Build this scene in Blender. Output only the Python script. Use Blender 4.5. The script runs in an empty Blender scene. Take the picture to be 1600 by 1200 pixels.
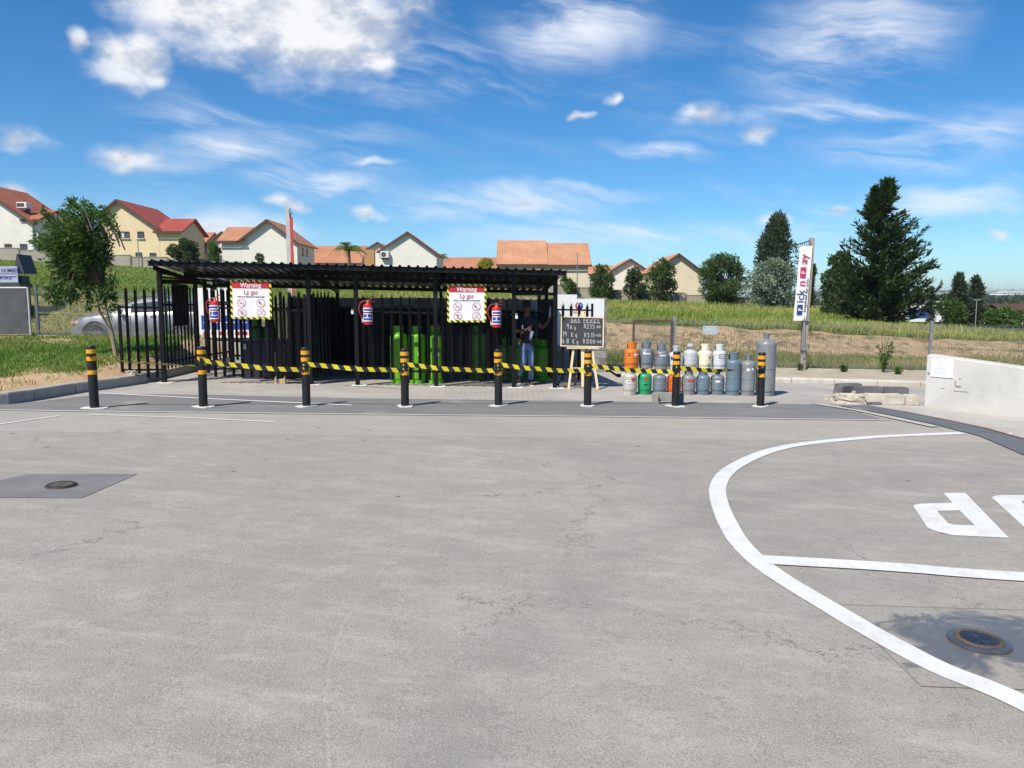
import bpy, bmesh, math, random
import numpy as np
from mathutils import Vector, Matrix, Euler
R = math.radians
random.seed(7)
rng = np.random.default_rng(11)
SC = bpy.context.scene
COL = SC.collection

# ------------------------------------------------------------------ camera
cam_data = bpy.data.cameras.new('camera'); cam = bpy.data.objects.new('camera', cam_data)
COL.objects.link(cam); SC.camera = cam
cam_data.sensor_width = 36.0; cam_data.lens = 27.0
cam_data.clip_start = 0.05; cam_data.clip_end = 9000
cam.location = (0, 0, 1.75)
cam.rotation_euler = (R(90 - 6.277), 0, 0)

SC.view_settings.view_transform = 'Standard'; SC.view_settings.look = 'None'
SC.view_settings.exposure = 0.38; SC.view_settings.gamma = 1.0
SC.view_settings.use_curve_mapping = False
SC.render.engine = 'CYCLES'
SC.cycles.use_denoising = True
SC.cycles.max_bounces = 6; SC.cycles.transparent_max_bounces = 12
SC.cycles.volume_bounces = 0
SC.cycles.caustics_reflective = False; SC.cycles.caustics_refractive = False

# ------------------------------------------------------------------ node helper
class NT:
    def __init__(s, tree): s.t = tree
    def n(s, typ, ins=None, **props):
        nd = s.t.nodes.new('ShaderNode' + typ)
        for k, v in props.items(): setattr(nd, k, v)
        for k, v in (ins or {}).items(): s.set(nd.inputs[k], v)
        return nd
    def set(s, sock, v):
        if isinstance(v, bpy.types.NodeSocket): s.t.links.new(v, sock)
        elif hasattr(v, 'outputs'): s.t.links.new(v.outputs[0], sock)
        else:
            if sock.type == 'RGBA' and len(v) == 3: v = (*v, 1)
            sock.default_value = v
    def m(s, op, a, b=None, c=None, clamp=False):
        ins = {0: a}
        if b is not None: ins[1] = b
        if c is not None: ins[2] = c
        return s.n('Math', ins, operation=op, use_clamp=clamp).outputs[0]
    def ramp(s, v, a, b, lo=0.0, hi=1.0, smooth=True):
        return s.n('MapRange', {0: v, 1: a, 2: b, 3: lo, 4: hi},
                   interpolation_type='SMOOTHSTEP' if smooth else 'LINEAR', clamp=True).outputs[0]
    def mix(s, f, a, b, mode='MIX'):
        nd = s.n('Mix', data_type='RGBA', blend_type=mode)
        s.set(nd.inputs[0], f); s.set(nd.inputs[6], a); s.set(nd.inputs[7], b)
        return nd.outputs[2]
    def noise(s, vec, scale, detail=4, rough=0.55, dist=0.0, color=False):
        nd = s.n('TexNoise', {'Scale': scale, 'Detail': detail, 'Roughness': rough, 'Distortion': dist})
        if vec is not None: s.set(nd.inputs['Vector'], vec)
        return nd.outputs[1 if color else 0]
    def vm(s, op, a, b=None):
        ins = {0: a}
        if b is not None: ins[1] = b
        nd = s.n('VectorMath', ins, operation=op)
        return nd.outputs[1] if op in ('LENGTH', 'DOT_PRODUCT', 'DISTANCE') else nd.outputs[0]

# ------------------------------------------------------------------ sky and sun
SUN_EL, SUN_AZ = R(50.6), R(-142.4)
world = bpy.data.worlds.new('World'); SC.world = world; world.use_nodes = True
world.cycles.sampling_method = 'MANUAL'; world.cycles.sample_map_resolution = 256
world.node_tree.nodes.clear()
W = NT(world.node_tree)
sky = W.n('TexSky', sky_type='NISHITA', sun_disc=False, sun_elevation=SUN_EL, sun_rotation=SUN_AZ,
          altitude=1500.0, air_density=1.0, dust_density=0.9, ozone_density=1.2)
skyc = W.mix(1.0, W.n('HueSaturation', {'Hue': 0.493, 'Saturation': 1.35, 'Value': 0.90, 'Color': sky.outputs[0]}).outputs[0], (0.75, 1.0, 1.2), 'MULTIPLY')
dirv = W.n('TexCoord').outputs['Generated']
sep = W.n('SeparateXYZ', {0: dirv})
az = W.m('ARCTAN2', sep.outputs[0], sep.outputs[1])
el = W.m('ARCSINE', sep.outputs[2])
ae = W.n('CombineXYZ', {0: az, 1: el, 2: 0.0}).outputs[0]
nz1 = W.noise(dirv, 9.0, 3, 0.6, color=True)
warp = W.vm('MULTIPLY', W.vm('SUBTRACT', nz1, (0.5, 0.5, 0.5)), (0.10, 0.055, 0))
aew = W.vm('ADD', ae, warp)
def ellipses(items, vec):
    out = None
    for (a, e, ra, re, rot, bias) in items:
        v = W.vm('SUBTRACT', vec, (a, e, 0))
        if rot: v = W.n('VectorRotate', {'Vector': v, 'Angle': rot}, rotation_type='Z_AXIS').outputs[0]
        d = W.vm('LENGTH', W.vm('MULTIPLY', v, (1 / ra, 1 / re, 0)))
        if bias: d = W.m('ADD', d, bias)
        out = d if out is None else W.n('Math', {0: out, 1: d, 2: 0.25}, operation='SMOOTH_MIN').outputs[0]
    return out
# cumulus: (azimuth, elevation, half-width, half-height) in radians on the dome
cumulus = [
    (-0.2862, 0.3330, 0.1380, 0.0567, 0.00, -0.25), (-0.2124, 0.3067, 0.0733, 0.0400, 0.00, -0.18), (-0.3985, 0.3315, 0.0885, 0.0317, 0.00, -0.15),
    (-0.1706, 0.2848, 0.0291, 0.0217, 0.00, -0.05), (-0.4480, 0.2636, 0.0406, 0.0267, 0.00, -0.05), (-0.4260, 0.2464, 0.0173, 0.0125, 0.00, 0.15),
    (-0.5026, 0.2754, 0.0154, 0.0158, 0.00, 0.20), (-0.5603, 0.1728, 0.0395, 0.0183, 0.00, 0.30), (-0.4499, 0.1641, 0.0460, 0.0217, 0.00, 0.30),
    (-0.5611, 0.1129, 0.0191, 0.0108, 0.00, 0.10), (0.1242, 0.2437, 0.0123, 0.0100, 0.00, 0.35), (0.0934, 0.2262, 0.0182, 0.0067, 0.00, 0.35),
    (0.2375, 0.2246, 0.0457, 0.0167, 0.00, 0.25), (0.3057, 0.1976, 0.0409, 0.0150, 0.00, 0.30), (0.3165, 0.1002, 0.0346, 0.0100, 0.00, 0.40),
    (0.3954, 0.1010, 0.0128, 0.0083, 0.00, 0.40), (0.5694, 0.0706, 0.0166, 0.0083, 0.00, 0.30), (-0.1782, 0.1061, 0.0307, 0.0108, 0.00, 0.30),
    (-0.2862, 0.1148, 0.0353, 0.0117, 0.00, 0.40), (0.0204, 0.1149, 0.0383, 0.0100, 0.00, 0.40), (-0.3755, 0.0728, 0.0433, 0.0133, 0.00, 0.30)
]
cirrus = [
    (0.0796, 0.3261, 0.1242, 0.0500, 0.00, 0.00), (0.4005, 0.2899, 0.1272, 0.0792, 0.00, 0.00), (-0.3572, 0.1721, 0.1097, 0.0250, -0.10, 0.00),
    (-0.2399, 0.1377, 0.1101, 0.0183, 0.00, 0.00), (-0.0163, 0.1197, 0.1750, 0.0267, 0.00, 0.00), (0.1922, 0.1846, 0.0682, 0.0125, 0.15, 0.00),
    (0.4845, 0.1783, 0.1370, 0.0375, 0.00, 0.00), (0.5070, 0.1103, 0.1019, 0.0233, 0.00, 0.00), (-0.0161, 0.2492, 0.0791, 0.0125, 0.10, 0.00),
    (0.1063, 0.0794, 0.2225, 0.0217, 0.00, 0.00), (-0.1612, 0.1629, 0.0406, 0.0067, 0.00, 0.00), (-0.3538, 0.0787, 0.1027, 0.0283, 0.00, 0.00),
    (0.3835, 0.2146, 0.1218, 0.0167, 0.05, 0.00), (0.1137, 0.1346, 0.0987, 0.0117, 0.05, 0.00)
]
dcu = ellipses(cumulus, aew)
cdir = W.vm('MULTIPLY', dirv, (1, 1, 1.7))
fb = W.noise(cdir, 13.0, 7, 0.6)
fb2 = W.noise(W.vm('ADD', cdir, (-0.012, 0.0, 0.028)), 13.0, 4, 0.58)
fl = W.noise(W.vm('MULTIPLY', dirv, (1, 1, 2.2)), 2.6, 2, 0.5)
cu = W.ramp(W.m('ADD', dcu, W.m('MULTIPLY', W.m('SUBTRACT', 0.5, fb), 1.6)), 1.30, 0.20)
gen = W.m('MULTIPLY', W.ramp(W.m('ADD', fl, W.m('MULTIPLY', W.m('SUBTRACT', fb, 0.5), 0.35)), 0.69, 0.80), 0.8)
gen = W.m('MULTIPLY', gen, W.ramp(sep.outputs[1], 0.35, 0.0))      # the rest of the dome carries the same kind of cloud
cu = W.m('MAXIMUM', cu, gen)
shade = W.ramp(W.m('SUBTRACT', fb, fb2), -0.13, 0.12)      # lumps lit from the sun's side
cucol = W.mix(shade, (4.6, 4.95, 5.6), (7.7, 7.75, 7.9))
# cirrus: streaky, thin
rotv = W.n('VectorRotate', {'Vector': ae, 'Angle': 0.18}, rotation_type='Z_AXIS').outputs[0]
st = W.noise(W.vm('MULTIPLY', W.vm('ADD', rotv, W.vm('MULTIPLY', warp, (0.5, 0.6, 0))), (4.0, 24.0, 1)), 1.0, 5, 0.64, 0.5)
dci = ellipses(cirrus, aew)
ci = W.m('MULTIPLY', W.ramp(dci, 1.25, 0.15), W.ramp(st, 0.30, 0.74))
gci = W.m('MULTIPLY', W.ramp(W.noise(W.vm('MULTIPLY', dirv, (1, 1, 2.5)), 2.1, 2, 0.5), 0.42, 0.66), W.ramp(st, 0.44, 0.85))
ci = W.m('MULTIPLY', W.m('MAXIMUM', ci, W.m('MULTIPLY', gci, 0.6)), 0.9, clamp=True)
col1 = W.mix(ci, skyc, (7.6, 7.9, 8.4))
col2 = W.mix(W.m('MULTIPLY', cu, 0.94), col1, cucol)
bg = W.n('Background', {'Color': col2, 'Strength': 0.1})
W.t.links.new(bg.outputs[0], W.n('OutputWorld').inputs[0])

sun_l = bpy.data.lights.new('sun', 'SUN'); sun_l.energy = 4.8; sun_l.angle = R(0.53); sun_l.color = (1.0, 0.935, 0.81)
sun = bpy.data.objects.new('sun', sun_l); COL.objects.link(sun)
sun.rotation_euler = Vector((0.5, 0.65, -1.0)).to_track_quat('-Z', 'Y').to_euler()

# ------------------------------------------------------------------ mesh helpers
def zg(x, y): return -0.0205 * x - 0.004 * y       # the yard falls gently to the right

class MB:
    """collects shapes; build() makes ONE mesh object"""
    def __init__(s): s.v = []; s.f = []; s.uv = None; s.mi = []
    def add(s, vs, fs, mi=0):
        o = len(s.v); s.v += [tuple(v) for v in vs]; s.f += [tuple(i + o for i in f) for f in fs]; s.mi += [mi] * len(fs); return s
    def box(s, c, d, rz=0.0, mi=0, mat=None):
        x, y, z = (k / 2 for k in d)
        vs = [Vector((sx * x, sy * y, sz * z)) for sz in (-1, 1) for sx, sy in ((-1, -1), (1, -1), (1, 1), (-1, 1))]
        M = mat or (Matrix.Translation(c) @ Matrix.Rotation(rz, 4, 'Z'))
        s.add([M @ v for v in vs], [(3, 2, 1, 0), (4, 5, 6, 7), (0, 1, 5, 4), (1, 2, 6, 5), (2, 3, 7, 6), (3, 0, 4, 7)], mi); return s
    def cbox(s, c, d, b, rz=0.0, mi=0, mat=None):
        """box with chamfered edges"""
        x, y, z = (k / 2 for k in d)
        M = mat or (Matrix.Translation(c) @ Matrix.Rotation(rz, 4, 'Z'))
        bm = bmesh.new(); bmesh.ops.create_cube(bm, size=1.0)
        for v in bm.verts: v.co = Vector((v.co.x * 2 * x, v.co.y * 2 * y, v.co.z * 2 * z))
        bmesh.ops.bevel(bm, geom=bm.edges[:], offset=b, segments=1, affect='EDGES')
        bm.verts.index_update()
        s.add([M @ v.co for v in bm.verts], [[v.index for v in f.verts] for f in bm.faces], mi); bm.free(); return s
    def beam(s, a, b, w, h=None, up=(0, 0, 1), mi=0):
        a, b = Vector(a), Vector(b); d = b - a; L = d.length; d.normalize()
        u = Vector(up)
        if abs(d.dot(u)) > 0.98: u = Vector((0, 1, 0))
        sx = d.cross(u).normalized(); sz = sx.cross(d).normalized()
        M = Matrix((( sx.x, d.x, sz.x, (a.x + b.x) / 2), (sx.y, d.y, sz.y, (a.y + b.y) / 2), (sx.z, d.z, sz.z, (a.z + b.z) / 2), (0, 0, 0, 1)))
        return s.box((0, 0, 0), (w, L, h or w), mi=mi, mat=M)
    def tube(s, pts, rad, n=8, cap=True, mi=0):
        pts = [Vector(p) for p in pts]
        if not hasattr(rad, '__len__'): rad = [rad] * len(pts)
        vs, fs = [], []; ref = None
        for i, p in enumerate(pts):
            d = (pts[min(i + 1, len(pts) - 1)] - pts[max(i - 1, 0)]).normalized()
            if ref is None:
                ref = Vector((0, 0, 1)) if abs(d.z) < 0.9 else Vector((1, 0, 0))
            r2 = ref if abs(d.dot(ref)) < 0.97 else Vector((0, 1, 0))
            a = d.cross(r2).normalized(); b = d.cross(a).normalized()
            for k in range(n):
                t = 2 * math.pi * k / n
                vs.append(p + (a * math.cos(t) + b * math.sin(t)) * rad[i])
        for i in range(len(pts) - 1):
            for k in range(n):
                k2 = (k + 1) % n
                fs.append((i * n + k, i * n + k2, (i + 1) * n + k2, (i + 1) * n + k))
        if cap:
            fs.append(tuple(range(n))); fs.append(tuple((len(pts) - 1) * n + k for k in reversed(range(n))))
        return s.add(vs, fs, mi)
    def lathe(s, prof, n=20, c=(0, 0, 0), a0=0.0, a1=2 * math.pi, mi=0):
        full = abs(a1 - a0 - 2 * math.pi) < 1e-6; m = n if full else n + 1
        vs, fs = [], []
        for (r, z) in prof:
            for k in range(m):
                t = a0 + (a1 - a0) * k / n
                vs.append((c[0] + r * math.cos(t), c[1] + r * math.sin(t), c[2] + z))
        for i in range(len(prof) - 1):
            for k in range(n):
                k2 = (k + 1) % m
                fs.append((i * m + k, i * m + k2, (i + 1) * m + k2, (i + 1) * m + k))
        return s.add(vs, fs, mi)
    def disc(s, c, r, n=20, nrm='Z', mi=0):
        vs = []
        for k in range(n):
            t = 2 * math.pi * k / n; a, b = r * math.cos(t), r * math.sin(t)
            vs.append((c[0] + a, c[1] + b, c[2]) if nrm == 'Z' else (c[0] + a, c[1], c[2] + b))
        return s.add(vs, [tuple(range(n)) if nrm == 'Z' else tuple(range(n))], mi)
    def extr(s, poly, y0, y1, mi=0):
        """polygon in XZ extruded along Y"""
        n = len(poly)
        vs = [(x, y0, z) for x, z in poly] + [(x, y1, z) for x, z in poly]
        fs = [tuple(range(n)), tuple(reversed(range(n, 2 * n)))] + [((i + 1) % n, i, n + i, n + (i + 1) % n) for i in range(n)]
        return s.add(vs, fs, mi)
    def extz(s, poly, z0, z1, mi=0):
        """polygon in XY extruded along Z; z0/z1 may be functions of (x, y)"""
        n = len(poly); g = lambda z, p: z(*p) if callable(z) else z
        vs = [(x, y, g(z0, (x, y))) for x, y in poly] + [(x, y, g(z1, (x, y))) for x, y in poly]
        fs = [tuple(reversed(range(n))), tuple(range(n, 2 * n))] + [(i, (i + 1) % n, n + (i + 1) % n, n + i) for i in range(n)]
        return s.add(vs, fs, mi)
    def data(s, name, mats, smooth=False):
        me = bpy.data.meshes.new(name); me.from_pydata(s.v, [], s.f)
        for m in (mats if isinstance(mats, (list, tuple)) else [mats]): me.materials.append(m)
        if any(s.mi): me.polygons.foreach_set('material_index', s.mi)
        if smooth:
            me.polygons.foreach_set('use_smooth', [True] * len(me.polygons))
        me.update(); return me
    def build(s, name, mats, parent=None, smooth=False, loc=None, rot=None, angle=None):
        me = s.data(name, mats, smooth)
        if smooth and angle is None: angle = 40
        if smooth:
            try: me.set_sharp_from_angle(angle=R(angle))
            except Exception: pass
        return link(name, me, parent, loc, rot)

def link(name, me, parent=None, loc=None, rot=None):
    o = bpy.data.objects.new(name, me); COL.objects.link(o)
    if parent is not None: o.parent = parent
    if loc is not None: o.location = loc
    if rot is not None: o.rotation_euler = rot
    return o
def tag(o, label, cat, group=None, kind=None):
    o['label'] = label; o['category'] = cat
    if group: o['group'] = group
    if kind: o['kind'] = kind
    return o
def thing(name, label, cat, loc=(0, 0, 0), rz=0.0, group=None, rot=None):
    o = bpy.data.objects.new(name, None); COL.objects.link(o)
    o.empty_display_size = 0.1
    o.location = loc; o.rotation_euler = rot if rot else (0, 0, rz)
    return tag(o, label, cat, group)
KIDS = {}
def copy_tree(o, parent=None):
    c = o.copy(); COL.objects.link(c)
    if parent is not None: c.parent = parent; c.matrix_parent_inverse = o.matrix_parent_inverse
    for ch in list(o.children): copy_tree(ch, c)
    return c
def big_mesh(name, verts, tris, mat, attrs=None, smooth=False):
    """numpy arrays straight into a mesh (triangles or quads)"""
    me = bpy.data.meshes.new(name); k = tris.shape[1]
    me.vertices.add(len(verts)); me.vertices.foreach_set('co', np.asarray(verts, np.float32).ravel())
    me.loops.add(tris.size); me.loops.foreach_set('vertex_index', tris.astype(np.int32).ravel())
    me.polygons.add(len(tris)); me.polygons.foreach_set('loop_start', np.arange(0, tris.size, k, dtype=np.int32))
    me.polygons.foreach_set('loop_total', np.full(len(tris), k, np.int32))
    if smooth: me.polygons.foreach_set('use_smooth', np.ones(len(tris), bool))
    me.materials.append(mat)
    for an, av in (attrs or {}).items():
        at = me.attributes.new(an, 'FLOAT', 'POINT'); at.data.foreach_set('value', np.asarray(av, np.float32))
    me.update(calc_edges=True); me.validate(); return me

# ------------------------------------------------------------------ materials
def newmat(name):
    m = bpy.data.materials.new(name); m.use_nodes = True
    t = NT(m.node_tree); m.node_tree.nodes.clear()
    b = t.n('BsdfPrincipled'); o = t.n('OutputMaterial'); t.t.links.new(b.outputs[0], o.inputs[0])
    return m, t, b
MATS = {}
def pm(name, c1, c2=None, scale=8.0, rough=0.7, metal=0.0, bump=0.0, bscale=None, spec=None, streak=None, coat=0.0, dirt=None, rvar=0.0, chips=None):
    """worn surface: two tones mixed by noise, fine bump, uneven gloss"""
    if name in MATS: return MATS[name]
    m, t, b = newmat(name)
    co = t.n('TexCoord').outputs['Object']
    if streak: co = t.vm('MULTIPLY', co, streak)
    c2 = c2 or tuple(v * 0.8 for v in c1)
    f = t.ramp(t.noise(co, scale, 5, 0.6), 0.3, 0.7)
    c = t.mix(f, c1, c2)
    if dirt: c = t.mix(t.m('MULTIPLY', t.ramp(t.noise(co, scale * 0.37, 6, 0.7), 0.5, 0.72), dirt[1]), c, dirt[0])
    if chips: c = t.mix(t.ramp(t.noise(co, 26.0, 5, 0.7), 0.62, 0.66, 0, 0.85), c, chips)
    t.set(b.inputs['Base Color'], c)
    t.set(b.inputs['Roughness'], t.ramp(t.noise(co, scale * 1.7, 3), 0.3, 0.7, max(rough - 0.08 - rvar, 0.03), min(rough + 0.08 + rvar, 1)))
    b.inputs['Metallic'].default_value = metal
    if spec is not None: b.inputs['Specular IOR Level'].default_value = spec
    if coat: b.inputs['Coat Weight'].default_value = coat; b.inputs['Coat Roughness'].default_value = 0.15
    if bump:
        bn = t.n('Bump', {'Strength': bump, 'Distance': 0.02, 'Height': t.noise(co, bscale or scale * 4, 6, 0.65)})
        t.set(b.inputs['Normal'], bn.outputs[0])
    MATS[name] = m; return m
def leafmat(name, c1, c2, rough=0.5, trans=0.25):
    if name in MATS: return MATS[name]
    m, t, b = newmat(name)
    rnd = t.n('NewGeometry').outputs['Random Per Island']
    c = t.mix(rnd, c1, c2)
    c = t.mix(t.ramp(t.noise(t.n('TexCoord').outputs['Object'], 0.9, 3), 0.35, 0.65, 0.0, 0.5), c, tuple(v * 0.6 for v in c1))
    t.set(b.inputs['Base Color'], c); b.inputs['Roughness'].default_value = rough
    b.inputs['Specular IOR Level'].default_value = 0.35
    tr = t.n('BsdfTranslucent', {'Color': t.mix(0.5, c, (0.25, 0.4, 0.05))})
    ms = t.n('MixShader', {0: trans, 1: b.outputs[0], 2: tr.outputs[0]})
    out = [n for n in t.t.nodes if n.type == 'OUTPUT_MATERIAL'][0]
    t.t.links.new(ms.outputs[0], out.inputs[0]); MATS[name] = m; return m
def grassmat(name, g1, g2, dry):
    m, t, b = newmat(name)
    rnd = t.n('NewGeometry').outputs['Random Per Island']
    v = t.n('Attribute', attribute_name='tip').outputs['Fac']
    d = t.n('Attribute', attribute_name='dry').outputs['Fac']
    c = t.mix(rnd, g1, g2)
    c = t.mix(t.m('MULTIPLY', d, t.ramp(t.m('ADD', v, t.m('MULTIPLY', rnd, 0.3)), 0.25, 1.1), clamp=True), c, dry)
    t.set(b.inputs['Base Color'], c); b.inputs['Roughness'].default_value = 0.6
    tr = t.n('BsdfTranslucent', {'Color': c})
    ms = t.n('MixShader', {0: 0.3, 1: b.outputs[0], 2: tr.outputs[0]})
    out = [n for n in t.t.nodes if n.type == 'OUTPUT_MATERIAL'][0]
    t.t.links.new(ms.outputs[0], out.inputs[0]); return m

def mat_concrete_yard():
    m, t, b = newmat('yard_concrete')
    P = t.n('TexCoord').outputs['Object']
    big = t.noise(P, 0.22, 2, 0.55); mid = t.noise(P, 1.3, 5, 0.68)
    Ps = t.vm('MULTIPLY', t.n('VectorRotate', {'Vector': P, 'Angle': 0.25}, rotation_type='Z_AXIS').outputs[0], (0.5, 2.2, 1))
    streak = t.noise(Ps, 1.6, 5, 0.7, 0.3)
    fine = t.noise(P, 22.0, 4, 0.75); grain = t.noise(P, 140.0, 2, 0.8)
    c = t.mix(t.ramp(big, 0.3, 0.7), (0.268, 0.244, 0.213), (0.332, 0.304, 0.267))
    n5 = t.noise(t.vm('MULTIPLY', P, (0.8, 1.5, 1)), 4.2, 5, 0.72)
    c = t.mix(t.ramp(n5, 0.48, 0.70, 0, 0.5), c, (0.425, 0.392, 0.345)); c = t.mix(t.ramp(n5, 0.47, 0.30, 0, 0.5), c, (0.185, 0.173, 0.156))
    c = t.mix(t.ramp(mid, 0.38, 0.64, 0, 0.65), c, (0.238, 0.223, 0.20))
    c = t.mix(t.ramp(streak, 0.46, 0.76, 0, 0.55), c, (0.43, 0.405, 0.365))
    c = t.mix(t.ramp(fine, 0.48, 0.70, 0, 0.5), c, (0.18, 0.172, 0.158))
    c = t.mix(t.ramp(grain, 0.48, 0.66, 0, 0.62), c, (0.46, 0.435, 0.41))
    c = t.mix(t.ramp(grain, 0.46, 0.28, 0, 0.75), c, (0.11, 0.105, 0.10))
    # cracks: warped cell edges, broken up so that only stretches of them show
    wp = t.vm('ADD', P, t.vm('MULTIPLY', t.vm('SUBTRACT', t.noise(P, 1.4, 5, 0.72, color=True), (0.5, 0.5, 0.5)), (1.2, 1.2, 0)))
    vo = t.n('TexVoronoi', {'Vector': wp, 'Scale': 0.42}, feature='DISTANCE_TO_EDGE', voronoi_dimensions='2D').outputs['Distance']
    vo2 = t.n('TexVoronoi', {'Vector': wp, 'Scale': 1.3}, feature='DISTANCE_TO_EDGE', voronoi_dimensions='2D').outputs['Distance']
    crk = t.m('MULTIPLY', t.ramp(vo, 0.005, 0.0012), t.ramp(big, 0.47, 0.55))
    crk2 = t.m('MULTIPLY', t.ramp(vo2, 0.009, 0.002), t.ramp(t.m('ADD', t.m('MULTIPLY', mid, 0.5), t.m('MULTIPLY', streak, 0.5)), 0.50, 0.58, 0, 0.55))
    crk = t.m('MAXIMUM', crk, crk2)
    # the far end was poured separately: smoother and paler beyond a ragged joint
    sy = t.n('SeparateXYZ', {0: P}); jn = t.m('ADD', sy.outputs[1], t.m('ADD', t.m('MULTIPLY', sy.outputs[0], -0.05), t.m('MULTIPLY', mid, 0.12)))
    c = t.mix(t.ramp(jn, 9.95, 10.0, 0, 0.45), c, (0.37, 0.347, 0.31))
    c = t.mix(t.m('MULTIPLY', t.ramp(t.m('ABSOLUTE', t.m('SUBTRACT', jn, 9.97)), 0.018, 0.004), t.ramp(streak, 0.4, 0.55, 0, 0.6)), c, (0.14, 0.135, 0.125))
    c = t.mix(t.m('MULTIPLY', crk, 0.65), c, (0.08, 0.077, 0.072))
    # oil spots and pits
    pit = t.n('TexVoronoi', {'Vector': t.vm('ADD', P, t.vm('MULTIPLY', nzc(t, P, 14), (0.06, 0.06, 0))), 'Scale': 1.15, 'Randomness': 1.0}, feature='F1', voronoi_dimensions='2D')
    pc = t.n('SeparateXYZ', {0: pit.outputs['Color']})
    spot = t.m('MULTIPLY', t.ramp(pc.outputs[0], 0.70, 0.72), t.ramp(t.m('SUBTRACT', pit.outputs['Distance'], t.m('MULTIPLY', pc.outputs[1], 0.032)), 0.008, 0.0))
    c = t.mix(t.m('MULTIPLY', spot, 0.75), c, (0.06, 0.058, 0.06))
    # faint arcs scraped by turning lorries and greyer tyre bands
    for (cx, cy, rr, wd, k, col) in ((3.4, 4.1, 4.35, 0.009, 0.22, (0.5, 0.48, 0.45)), (6.5, 1.5, 6.9, 0.4, 0.35, (0.17, 0.165, 0.16)), (-12, 2, 14.6, 0.8, 0.25, (0.17, 0.165, 0.16))):
        q = t.vm('LENGTH', t.vm('MULTIPLY', t.vm('SUBTRACT', P, (cx, cy, 0)), (1, 1, 0)))
        ln = t.ramp(t.m('ABSOLUTE', t.m('SUBTRACT', t.m('ADD', q, t.m('MULTIPLY', mid, 0.08)), rr)), wd, wd * 0.1)
        c = t.mix(t.m('MULTIPLY', t.m('MULTIPLY', ln, k), t.ramp(streak, 0.38, 0.6)), c, col)
    t.set(b.inputs['Base Color'], c)
    b.inputs['Roughness'].default_value = 0.85; b.inputs['Specular IOR Level'].default_value = 0.25
    t.set(b.inputs['Normal'], t.n('Bump', {'Strength': 0.35, 'Distance': 0.015, 'Height': t.noise(P, 60.0, 3, 0.8)}).outputs[0])
    return m
def nzc(t, P, s): return t.vm('SUBTRACT', t.noise(P, s, 3, 0.6, color=True), (0.5, 0.5, 0.5))
def mat_asphalt(name, c1, c2, speck=0.5):
    m, t, b = newmat(name)
    P = t.n('TexCoord').outputs['Object']
    gr = t.noise(P, 90, 4, 0.8); md = t.noise(t.vm('MULTIPLY', P, (0.6, 2, 1)), 1.4, 6, 0.7)
    c = t.mix(t.ramp(md, 0.3, 0.7), c1, c2)
    c = t.mix(t.ramp(gr, 0.45, 0.7, 0, speck), c, tuple(v * 2.0 for v in c2))
    c = t.mix(t.ramp(t.noise(P, 0.7, 5, 0.7), 0.56, 0.72, 0, 0.6), c, (0.33, 0.30, 0.27))
    t.set(b.inputs['Base Color'], c); b.inputs['Roughness'].default_value = 0.85
    t.set(b.inputs['Normal'], t.n('Bump', {'Strength': 0.4, 'Distance': 0.01, 'Height': gr}).outputs[0])
    return m
def mat_paving():
    m, t, b = newmat('paving_brick')
    P = t.n('TexCoord').outputs['Object']
    br = t.n('TexBrick', {'Vector': t.vm('ADD', P, t.vm('MULTIPLY', nzc(t, P, 3), (0.012, 0.012, 0))), 'Color1': (0.40, 0.365, 0.33, 1), 'Color2': (0.33, 0.305, 0.28, 1), 'Mortar': (0.2, 0.185, 0.17, 1),
                      'Scale': 1.0, 'Mortar Size': 0.006, 'Brick Width': 0.2, 'Row Height': 0.1, 'Bias': 0.0})
    c = t.mix(t.ramp(t.noise(P, 0.8, 5, 0.65), 0.4, 0.7, 0, 0.6), br.outputs[0], (0.46, 0.425, 0.385))
    c = t.mix(t.ramp(t.noise(P, 40, 3), 0.5, 0.7, 0, 0.35), c, (0.22, 0.2, 0.19))
    c = t.mix(t.ramp(t.noise(t.vm('ADD', P, (4, 9, 0)), 1.7, 5, 0.7), 0.56, 0.7, 0, 0.45), c, (0.25, 0.235, 0.225))
    t.set(b.inputs['Base Color'], c); b.inputs['Roughness'].default_value = 0.85
    t.set(b.inputs['Normal'], t.n('Bump', {'Strength': 0.5, 'Distance': 0.006, 'Height': br.outputs[1]}, invert=True).outputs[0])
    return m
def mat_paint():
    m, t, b = newmat('road_paint')
    P = t.n('TexCoord').outputs['Object']
    c = t.mix(t.ramp(t.noise(P, 5, 5, 0.7), 0.4, 0.7), (0.68, 0.675, 0.655), (0.60, 0.595, 0.575))
    br = t.vm('MULTIPLY', t.n('VectorRotate', {'Vector': P, 'Angle': 0.5}, rotation_type='Z_AXIS').outputs[0], (30, 5, 1))
    c = t.mix(t.ramp(t.noise(br, 1.0, 3), 0.45, 0.75, 0, 0.3), c, (0.46, 0.455, 0.44))
    gone = t.m('MAXIMUM', t.ramp(t.noise(P, 17, 7, 0.78), 0.62, 0.67), t.ramp(t.noise(P, 70, 3, 0.7), 0.68, 0.75))
    c = t.mix(t.ramp(t.noise(P, 1.9, 6, 0.75), 0.50, 0.72, 0, 0.45), c, (0.36, 0.35, 0.325))
    c = t.mix(t.m('MULTIPLY', gone, 0.8), c, (0.31, 0.30, 0.285))
    t.set(b.inputs['Base Color'], c); b.inputs['Roughness'].default_value = 0.6
    t.set(b.inputs['Normal'], t.n('Bump', {'Strength': 0.2, 'Distance': 0.01, 'Height': t.noise(P, 120, 3, 0.7)}).outputs[0])
    return m
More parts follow.
